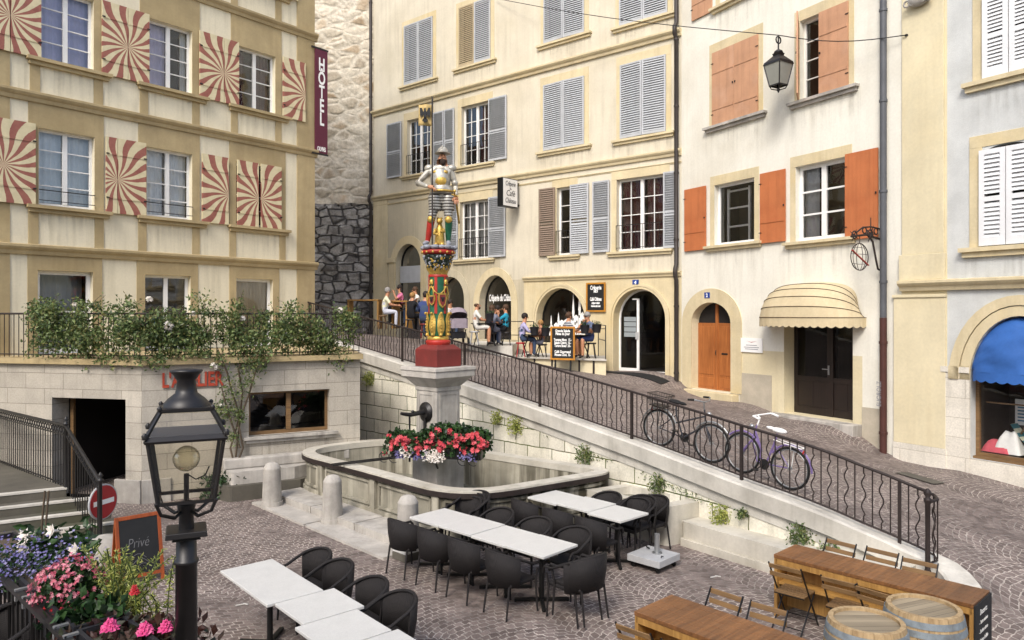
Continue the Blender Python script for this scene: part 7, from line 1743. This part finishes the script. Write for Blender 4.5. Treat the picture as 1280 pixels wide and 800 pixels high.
def person(label,px,Y,zf,face,s=.46,arms='table',shirt='cloth_white',legs='denim',bare=False,hair='hairbrown',long=False,lean=.06,bald=False,glasses=False,scale=1.0,beard=False,sleeves=False):
    p=at(px,HZ,Y); t=thing('person',label,'person',(p.x,p.y,zf),R(face)-PI/2,'people sitting at the cafe'); t.scale=(scale,)*3
    l=lean; A=ARM[arms]
    J={'pel':((0,0,s+.10),.15,None),'sp':((0,.0+l*.3,s+.28),.135,'pel'),'ch':((0,l*.7,s+.46),.155,'sp'),'nk':((0,l*.9,s+.615),.058,'ch'),'hd':((0,l+.025,s+.71),.078,'nk'),'ht':((0,l+.02,s+.82),.075,'hd')}
    for k,sx in ((0,-1),(1,1)):
        q='lr'[k]; el,wr=A[k]
        J['s'+q]=((sx*.175,l*.7,s+.52),.068,'ch'); J['e'+q]=((el[0],el[1]+l*.6,s+el[2]),.047,'s'+q); J['w'+q]=((wr[0],wr[1]+l*.6,s+wr[2]),.034,'e'+q)
        J['h'+q]=((sx*.10,.06,s+.075),.105,'pel'); J['k'+q]=((sx*.13,.43,s+.075),.070,'h'+q); J['c'+q]=((sx*.13,.42,s*.58),.058,'k'+q); J['a'+q]=((sx*.13,.42,.09),.042,'c'+q); J['t'+q]=((sx*.15,.57,.045),.04,'a'+q)
    def zn(b,tt,c):
        if b in('ht','hd'): return 0
        if b=='nk': return 0 if tt>.55 else 1
        if b in('el','er'): return 1 if (tt<.75 or sleeves) else 0
        if b in('wl','wr'): return 1 if sleeves and tt<.8 else 0
        if b[0]=='t': return 3
        if b[0] in 'hk': return 2
        if b[0] in 'ca': return 0 if bare else 2
        return 1
    hd=[]
    for k,sx in ((0,-1),(1,1)):
        el,wr=A[k]; w=Vector((wr[0],wr[1]+l*.6,s+wr[2])); e_=Vector((el[0],el[1]+l*.6,s+el[2])); hd.append((w,(w-e_),sx))
    b=figure(t,J,[MT['skin'],MT[shirt],MT[legs],MT['shoe']],zn,hd,1,'body',.95)
    hc=Vector((0,l+.025,s+.76))
    m=MB()
    if not bald: m.ball(hc+Vector((0,-.022,.035)),.108,0,12,8,(.92,1.0,1.0))
    else: m.ball(hc+Vector((0,-.035,-.005)),.098,0,12,8,(.98,.85,.6))
    if long: m.ball(hc+Vector((0,-.06,-.09)),.095,0,10,7,(1,.7,1.5))
    m.build('hair',MT[hair],t)
    m=MB(); m.ball(hc+Vector((0,.098,-.025)),.017,0,7,5,(.8,1.2,1.3)); 
    for sx in(-1,1): m.ball(hc+Vector((sx*.088,-.0,-.025)),.02,0,7,5,(.5,.8,1.3))
    m.build('face',MT['skin'],t)
    m=MB()
    for sx in(-1,1): m.ball(hc+Vector((sx*.032,.088,.005)),.011 if not glasses else .024,0,7,5,(1,.5,.8))
    m.tube([hc+Vector((-.022,.089,-.062)),hc+Vector((.022,.089,-.062))],.005,4)
    if glasses: m.tube([hc+Vector((-.09,0,.008)),hc+Vector((-.06,.08,.008)),hc+Vector((.06,.08,.008)),hc+Vector((.09,0,.008))],.008,5)
    m.build('sunglasses' if glasses else 'eyes',MT['hairdark'],t)
    if beard: m=MB(); m.ball(hc+Vector((0,.05,-.09)),.06,0,9,6,(1,.8,.8)); m.build('beard',MT[hair],t)
    return t
def stool(label,px,Y,zf,s,mat='rust',cat='stool'):
    p=at(px,HZ,Y); t=thing('stool',label,cat,(p.x,p.y,zf),0,'seats at the cafe'); m=MB(); m.lathe([(.15,s-.05),(.165,s-.03),(.16,s-.003),(.02,s)],14); m.build('seat',MT[mat],t)
    for a in range(4): m=MB(); m.tube([(.11*math.cos(a*PI/2+.78),.11*math.sin(a*PI/2+.78),s-.04),(.19*math.cos(a*PI/2+.78),.19*math.sin(a*PI/2+.78),0)],.017,6); m.build('leg',MT[mat],t)
    return t
def bistro(label,px,Y,zf,zt=.74,r_=.34):
    p=at(px,HZ,Y); t=thing('bistro_table',label,'table',(p.x,p.y,zf),.4,'small tables at the cafe'); m=MB(); m.box(-r_,r_,-r_,r_,zt-.03,zt); m.build('tabletop',MT['blackmetal'],t,bevel=.005)
    for sx in(-1,1): m=MB(); m.bar((sx*.28,-.28,0),(sx*.28,.28,zt-.03),.025); m.bar((sx*.25,.28,0),(sx*.25,-.28,zt-.03),.025); m.build('leg',MT['blackmetal'],t)
    return t
zS=lambda px,py,Y: zat(py,Y)
zA=zat(411,25.9)
person('man in pale cream shirt and light trousers sitting at the wooden bar',479,25.9,zA,12,.50,'table','creamshirt','palepants',hair='hairgrey',lean=.14,scale=1.05); stool('wooden stool under the man in the cream shirt',478,25.9,zA,.48,'slat')
person('woman in a pink top sitting behind the wooden bar',502,26.9,zA+.15,200,.55,'raise','pinkshirt','blackcloth',hair='hairdark',long=True); stool('stool under the woman in pink',502,26.95,zA+.15,.52,'slat')
person('fair haired person in black sitting at the wooden bar with the back to the street',513,25.2,zat(416,25.2),55,.50,'raise','blackcloth','blackcloth',hair='hairblond',lean=.10,sleeves=True); stool('dark stool under the fair haired person in black',513,25.2,zat(416,25.2),.47,'iron')
person('person in a dark blue shirt sitting half hidden behind the painted column',531,24.6,zat(423,24.6),80,.52,'table','navy','denim',hair='hairdark',lean=.10,sleeves=True,scale=1.12); stool('red seat under the person in dark blue behind the column',531,24.6,zat(423,24.6),.5,'redpaint')
person('dark haired person sitting behind the pushchair',562,25.6,zat(424,25.6),-70,.5,'table','cloth_white','denim',hair='hairdark'); stool('stool behind the pushchair',562,25.7,zat(424,25.6),.46,'iron')
person('bald bearded man in white shirt and shorts beside the pushchair',594,23.9,zat(431,23.9),8,.48,'table','cloth_white','cloth_white',bare=True,hair='hairbrown',bald=True,beard=True,lean=.05,scale=1.04); stool('chair under the bald man in shorts',593,23.9,zat(431,23.9),.45,'silver')
person('brown haired woman in grey seen from behind, left of the teal shirt',614,24.2,zp1,70,.46,'raise','greycloth','greycloth',hair='hairbrown',long=True,sleeves=True); stool('stool under the woman in grey',614,24.2,zp1,.44,'iron')
person('person in a teal shirt sitting at the cafe platform',633,24.6,zp1,170,.48,'raise','teal','blackcloth',hair='hairbrown',lean=.02); stool('stool under the person in teal',633,24.6,zp1,.45,'iron')
person('dark haired woman in black between the woman in grey and the teal shirt',623,25.0,zp1,250,.46,'chin','blackcloth','denim',hair='hairdark',long=True); stool('stool under the dark haired woman in black',623,25.05,zp1,.44,'iron')
person('person in white sitting behind the wooden bar, right of the woman in pink',521,26.6,zA+.1,215,.52,'table','cloth_white','denim',hair='hairbrown'); stool('stool under the person in white behind the bar',521,26.65,zA+.1,.5,'slat')
person('man in a lilac shirt and jeans sitting on the red stool',651,24.2,zp2,5,.50,'table','lilacshirt','denim',hair='hairdark',lean=.12,sleeves=True,scale=1.04); stool('bright red stool under the man in the lilac shirt',651,24.2,zp2,.48,'signred')
person('fair haired child in peach sitting across from the man in the lilac shirt',678,24.3,zp2,185,.46,'table','peach','greycloth',hair='hairblond',bare=True,scale=.9); stool('stool under the child in peach',678,24.35,zp2,.42,'iron')
person('man in a striped shirt and white shorts seen behind the menu board',707,23.9,zp2,20,.50,'table','stripe','cloth_white',bare=True,hair='hairbrown',lean=.1,scale=1.06); stool('stool under the man in the striped shirt',706,23.9,zp2,.48,'iron')
person('grey haired man with sunglasses in a blue grey shirt, right end of the cafe platform',738,23.5,zp2,215,.52,'chin','bluegrey','navy',bare=True,hair='hairgrey',glasses=True,lean=.12,scale=1.05); stool('dark chair under the man with sunglasses',739,23.5,zp2,.5,'iron')
bistro('small dark table between the man in lilac and the child',665,24.2,zp2); bistro('small dark table between the striped shirt and the sunglasses',722,23.6,zp2); bistro('small dark table between the bald man and the woman in grey',605,24.1,zat(432,24.1))
for px,Y,z,lab in ((668,23.9,zat(419,23.9),'dark flower pot left of the menu board, nearer the man in lilac'),(682,23.8,zat(420,23.8),'dark flower pot just left of the menu board'),(731,23.0,zat(417,23.0),'dark flower pot right of the menu board, nearer the board'),(746,22.95,zat(416,22.95),'dark flower pot at the right end of the cafe railing'),(612,23.7,zat(402,23.7),'dark flower pot on the rail by the woman in grey')):
    p=at(px,HZ,Y); t=thing('flower_pot',lab,'flower pot',(p.x,p.y,z),0,'pots hung on the cafe railing'); m=MB(); m.lathe([(.11,0),(.15,.26),(.16,.27),(.14,.27),(.10,.05)],12); m.build('pot',MT['planter'],t); m=MB(); m.tube([(-.12,.14,.26),(-.12,.2,.2),(.12,.2,.2),(.12,.14,.26)],.012,5); m.build('hook',MT['iron'],t)
    m=MB()
    for _ in range(60): leaf(m,Vector((rnd.gauss(0,.07),rnd.gauss(0,.07),.26+abs(rnd.gauss(0,.06)))),.06)
    m.build('plant',MT['darkleaf'],t)
# rail posts that carry the pots
m=MB(); a=wp(648,24.35); b=wp(757,22.98)
for t_ in (0,.33,.66,1): x=a[0]+(b[0]-a[0])*t_; y=a[1]+(b[1]-a[1])*t_; m.bar((x,y,zp2),(x,y,zp2+.95),.022)
m.bar((a[0],a[1],zp2+.95),(b[0],b[1],zp2+.95),.022); m.build('front_rail',MT['iron'],cr)
# high wooden bars on the left of the cafe
def highbar(label,px,Y,zf,L,rz,W=.5,h=1.05):
    p=at(px,HZ,Y); t=thing('bar_table',label,'bar table',(p.x,p.y,zf),rz,'wooden bars at the cafe'); m=MB(); m.box(0,L,0,W,h-.05,h); m.build('top_plank',MT['barside'],t,bevel=.004)
    for x in (0,L-.06): m=MB(); m.box(x,x+.06,.02,W-.02,0,h-.051); m.build('end_panel',MT['barside'],t,bevel=.004)
    return t
highbar('pale wooden bar at the far left of the cafe beside the drainpipe',434,26.3,zat(411,26.3),1.15,R(-8)); highbar('pale wooden bar in front of the man in the cream shirt',489,26.2,zA,.62,R(-20),.55,1.0)
# pushchair
p=at(572,HZ,23.9); pc_=thing('pushchair','pushchair with a pale mauve hood and black frame between the column and the bald man','pushchair',(p.x,p.y,zat(431,23.9)),R(15)); MT['mauve']=mk('mauve grey hood fabric','#8d838c',.9,.1,5)
m=MB(); vs=[]; Nh=12
for i in range(Nh+1):
    th=R(-5)+R(150)*i/Nh
    for j in range(9): ph=PI*j/8; vs.append((-.30*math.cos(ph)*1.0,-.05+.40*math.cos(th)*math.sin(ph)**.6,.86+.36*math.sin(th)*math.sin(ph)**.5))
m.add(vs,[(i*9+j,(i+1)*9+j,(i+1)*9+j+1,i*9+j+1) for i in range(Nh) for j in range(8)],0,True); m.build('hood',MT['mauve'],pc_)
m=MB(); m.prism([(-.27,-.42),(.27,-.42),(.27,.42),(-.27,.42)],.55,.86); m.build('carrycot',MT['mauve'],pc_,bevel=.08)
m=MB()
for sx in(-.26,.26): m.tube([(sx,-.45,.12),(sx,.1,.5),(sx,.62,1.02)],.014,6); m.tube([(sx,.42,.12),(sx,-.1,.5)],.014,6)
m.tube([(-.26,.62,1.02),(.26,.62,1.02)],.016,6); m.build('frame',MT['blackmetal'],pc_)
for sx in(-.27,.27):
    for y in(-.45,.42): m=MB(); m.torus((sx,y,.12),.10,.022,n=18,k=6,axis='X'); m.torus((sx,y,.12),.04,.02,n=10,k=5,axis='X'); m.build('wheel',MT['rubber'],pc_)
m=MB(); m.prism([(-.22,-.3),(.22,-.3),(.22,.25),(-.22,.25)],.22,.42); m.build('basket',MT['blackcloth'],pc_,bevel=.05)
# door mat and small things on the ground
dm=thing('door_mat','dark mat on the paving before the arched entrance','mat',(0,0,0)); m=MB(); vs=[]; c0=Vector(kf.world(kf.U(806),-.75,0).xy)
for i in range(13):
    for j in range(4): q=c0+kf.d*(-1.15+2.3*i/12)-kf.n*(-.28+.56*j/3); vs.append((q.x,q.y,street_z(q.x,q.y)+.02))
m.add(vs,[(i*4+j,i*4+j+1,(i+1)*4+j+1,(i+1)*4+j) for i in range(12) for j in range(3)]); dm_=m.build('mat',MT['rubber'],dm); md=dm_.modifiers.new('Solid','SOLIDIFY'); md.thickness=.012
mc=thing('manhole_cover','rectangular grey cover plate in the street below the pilaster','manhole cover',(0,0,0)); p=at(1150,HZ,14.6); m=MB(); vs=[]
for i in range(3):
    for j in range(3): q=Vector((p.x,p.y))+bf.d*(-.38+.38*i)-bf.n*(-.22+.22*j); vs.append((q.x,q.y,street_z(q.x,q.y)+.022))
m.add(vs,[(i*3+j,i*3+j+1,(i+1)*3+j+1,(i+1)*3+j) for i in range(2) for j in range(2)]); m.build('cover',MT['steps'],mc)
g=ground(509,698); cbk=thing('concrete_block','small white topped block on the paving at the foot of the near bollard','block',tuple(g),R(-43)); m=MB(); m.box(-.17,.17,-.17,.17,0,.12); m.build('base',MT['steps'],cbk,bevel=.01); m=MB(); m.box(-.165,.165,-.165,.165,.121,.2); m.build('top_slab',MT['marble'],cbk,bevel=.01)
for px,py,lab in ((892,722,'scrap of white paper on the paving left of the bar'),(300,757,'bent white paper straw on the paving left of the longest table')):
    g=ground(px,py); t=MB(); t.cbox((0,0,.012),(.11,.022,.01),0,.5); t.cbox((.07,.02,.014),(.08,.02,.01),0,-.5); tag(t.build('paper_scrap',MT['scrap'],None,g),lab,'litter')
# houses across the square outside the picture, and one added up the lane to block sky glow: what the window panes mirror
def far_house(label,x0,x1,y0,y1,h,face):
    t=thing('town_house',label,'building',((x0+x1)/2,(y0+y1)/2,0)); a,b=(x1-x0)/2,(y1-y0)/2; m=MB(); m.box(-a,a,-b,b,-.1,h); m.build('wall',MT['greystucco'],t); m=MB(); m.prism([(-a-.5,-b-.5),(a+.5,-b-.5),(a+.5,b+.5),(-a-.5,b+.5)],h,h+.4); m.build('roof',MT['terra'],t)
    n_=int((2*a if face=='y' else 2*b)/2.8)
    for fl_ in range(3):
        for k in range(n_):
            s=-((2*a if face=='y' else 2*b)/2)+1.4+2.8*k; z=2.2+3.6*fl_; m=MB()
            if face=='y': m.box(s-.5,s+.5,b+.002,b+.06,z,z+1.9)
            else: m.box(a+.002,a+.06,s-.5,s+.5,z,z+1.9)
            m.build('window',MT['dark'],t)
far_house('grey plastered house facing the square behind the viewer, left one',-30,-1,-30,-15,12,'y'); far_house('grey plastered house facing the square behind the viewer, right one',-.8,28,-30,-16,13,'y'); far_house('unseen grey house added behind the hotel to block sky mirrored in the arches',-34,-19,22,42,14,'x')
# ================================================================== light, camera
w=bpy.data.worlds.new('World'); sc.world=w; w.use_nodes=True; nt=w.node_tree; bg=nt.nodes['Background']; sky=nt.nodes.new('ShaderNodeTexSky'); sky.sky_type='NISHITA'; sky.sun_disc=False
SUN=Vector((-.24,-.67,.70)).normalized(); el=math.asin(SUN.z); az=math.atan2(SUN.x,SUN.y)
sky.sun_elevation=el; sky.sun_rotation=az; sky.air_density=1.0; sky.dust_density=3.0; sky.ozone_density=1.0
nt.links.new(sky.outputs[0],bg.inputs[0]); bg.inputs[1].default_value=.15
sl_=bpy.data.lights.new('sun','SUN'); sl_.energy=1.35; sl_.angle=R(16); sl_.color=(1,.965,.91); so=bpy.data.objects.new('sun',sl_); COL.objects.link(so); so.rotation_euler=SUN.to_track_quat('Z','Y').to_euler()
cam=bpy.data.cameras.new('camera'); co=bpy.data.objects.new('camera',cam); COL.objects.link(co); co.location=(0,0,H); co.rotation_euler=(PI/2,0,0); cam.sensor_width=36; cam.lens=36*F/1280; cam.shift_x=0; cam.shift_y=-(400-HZ)/1280; cam.clip_end=400; cam.clip_start=.05; sc.camera=co
vs_=sc.view_settings; vs_.view_transform='Standard'; vs_.look='None'; vs_.gamma=1; vs_.exposure=.82; vs_.use_curve_mapping=False
sc.cycles.use_denoising=True; sc.cycles.max_bounces=8; sc.cycles.transparent_max_bounces=12
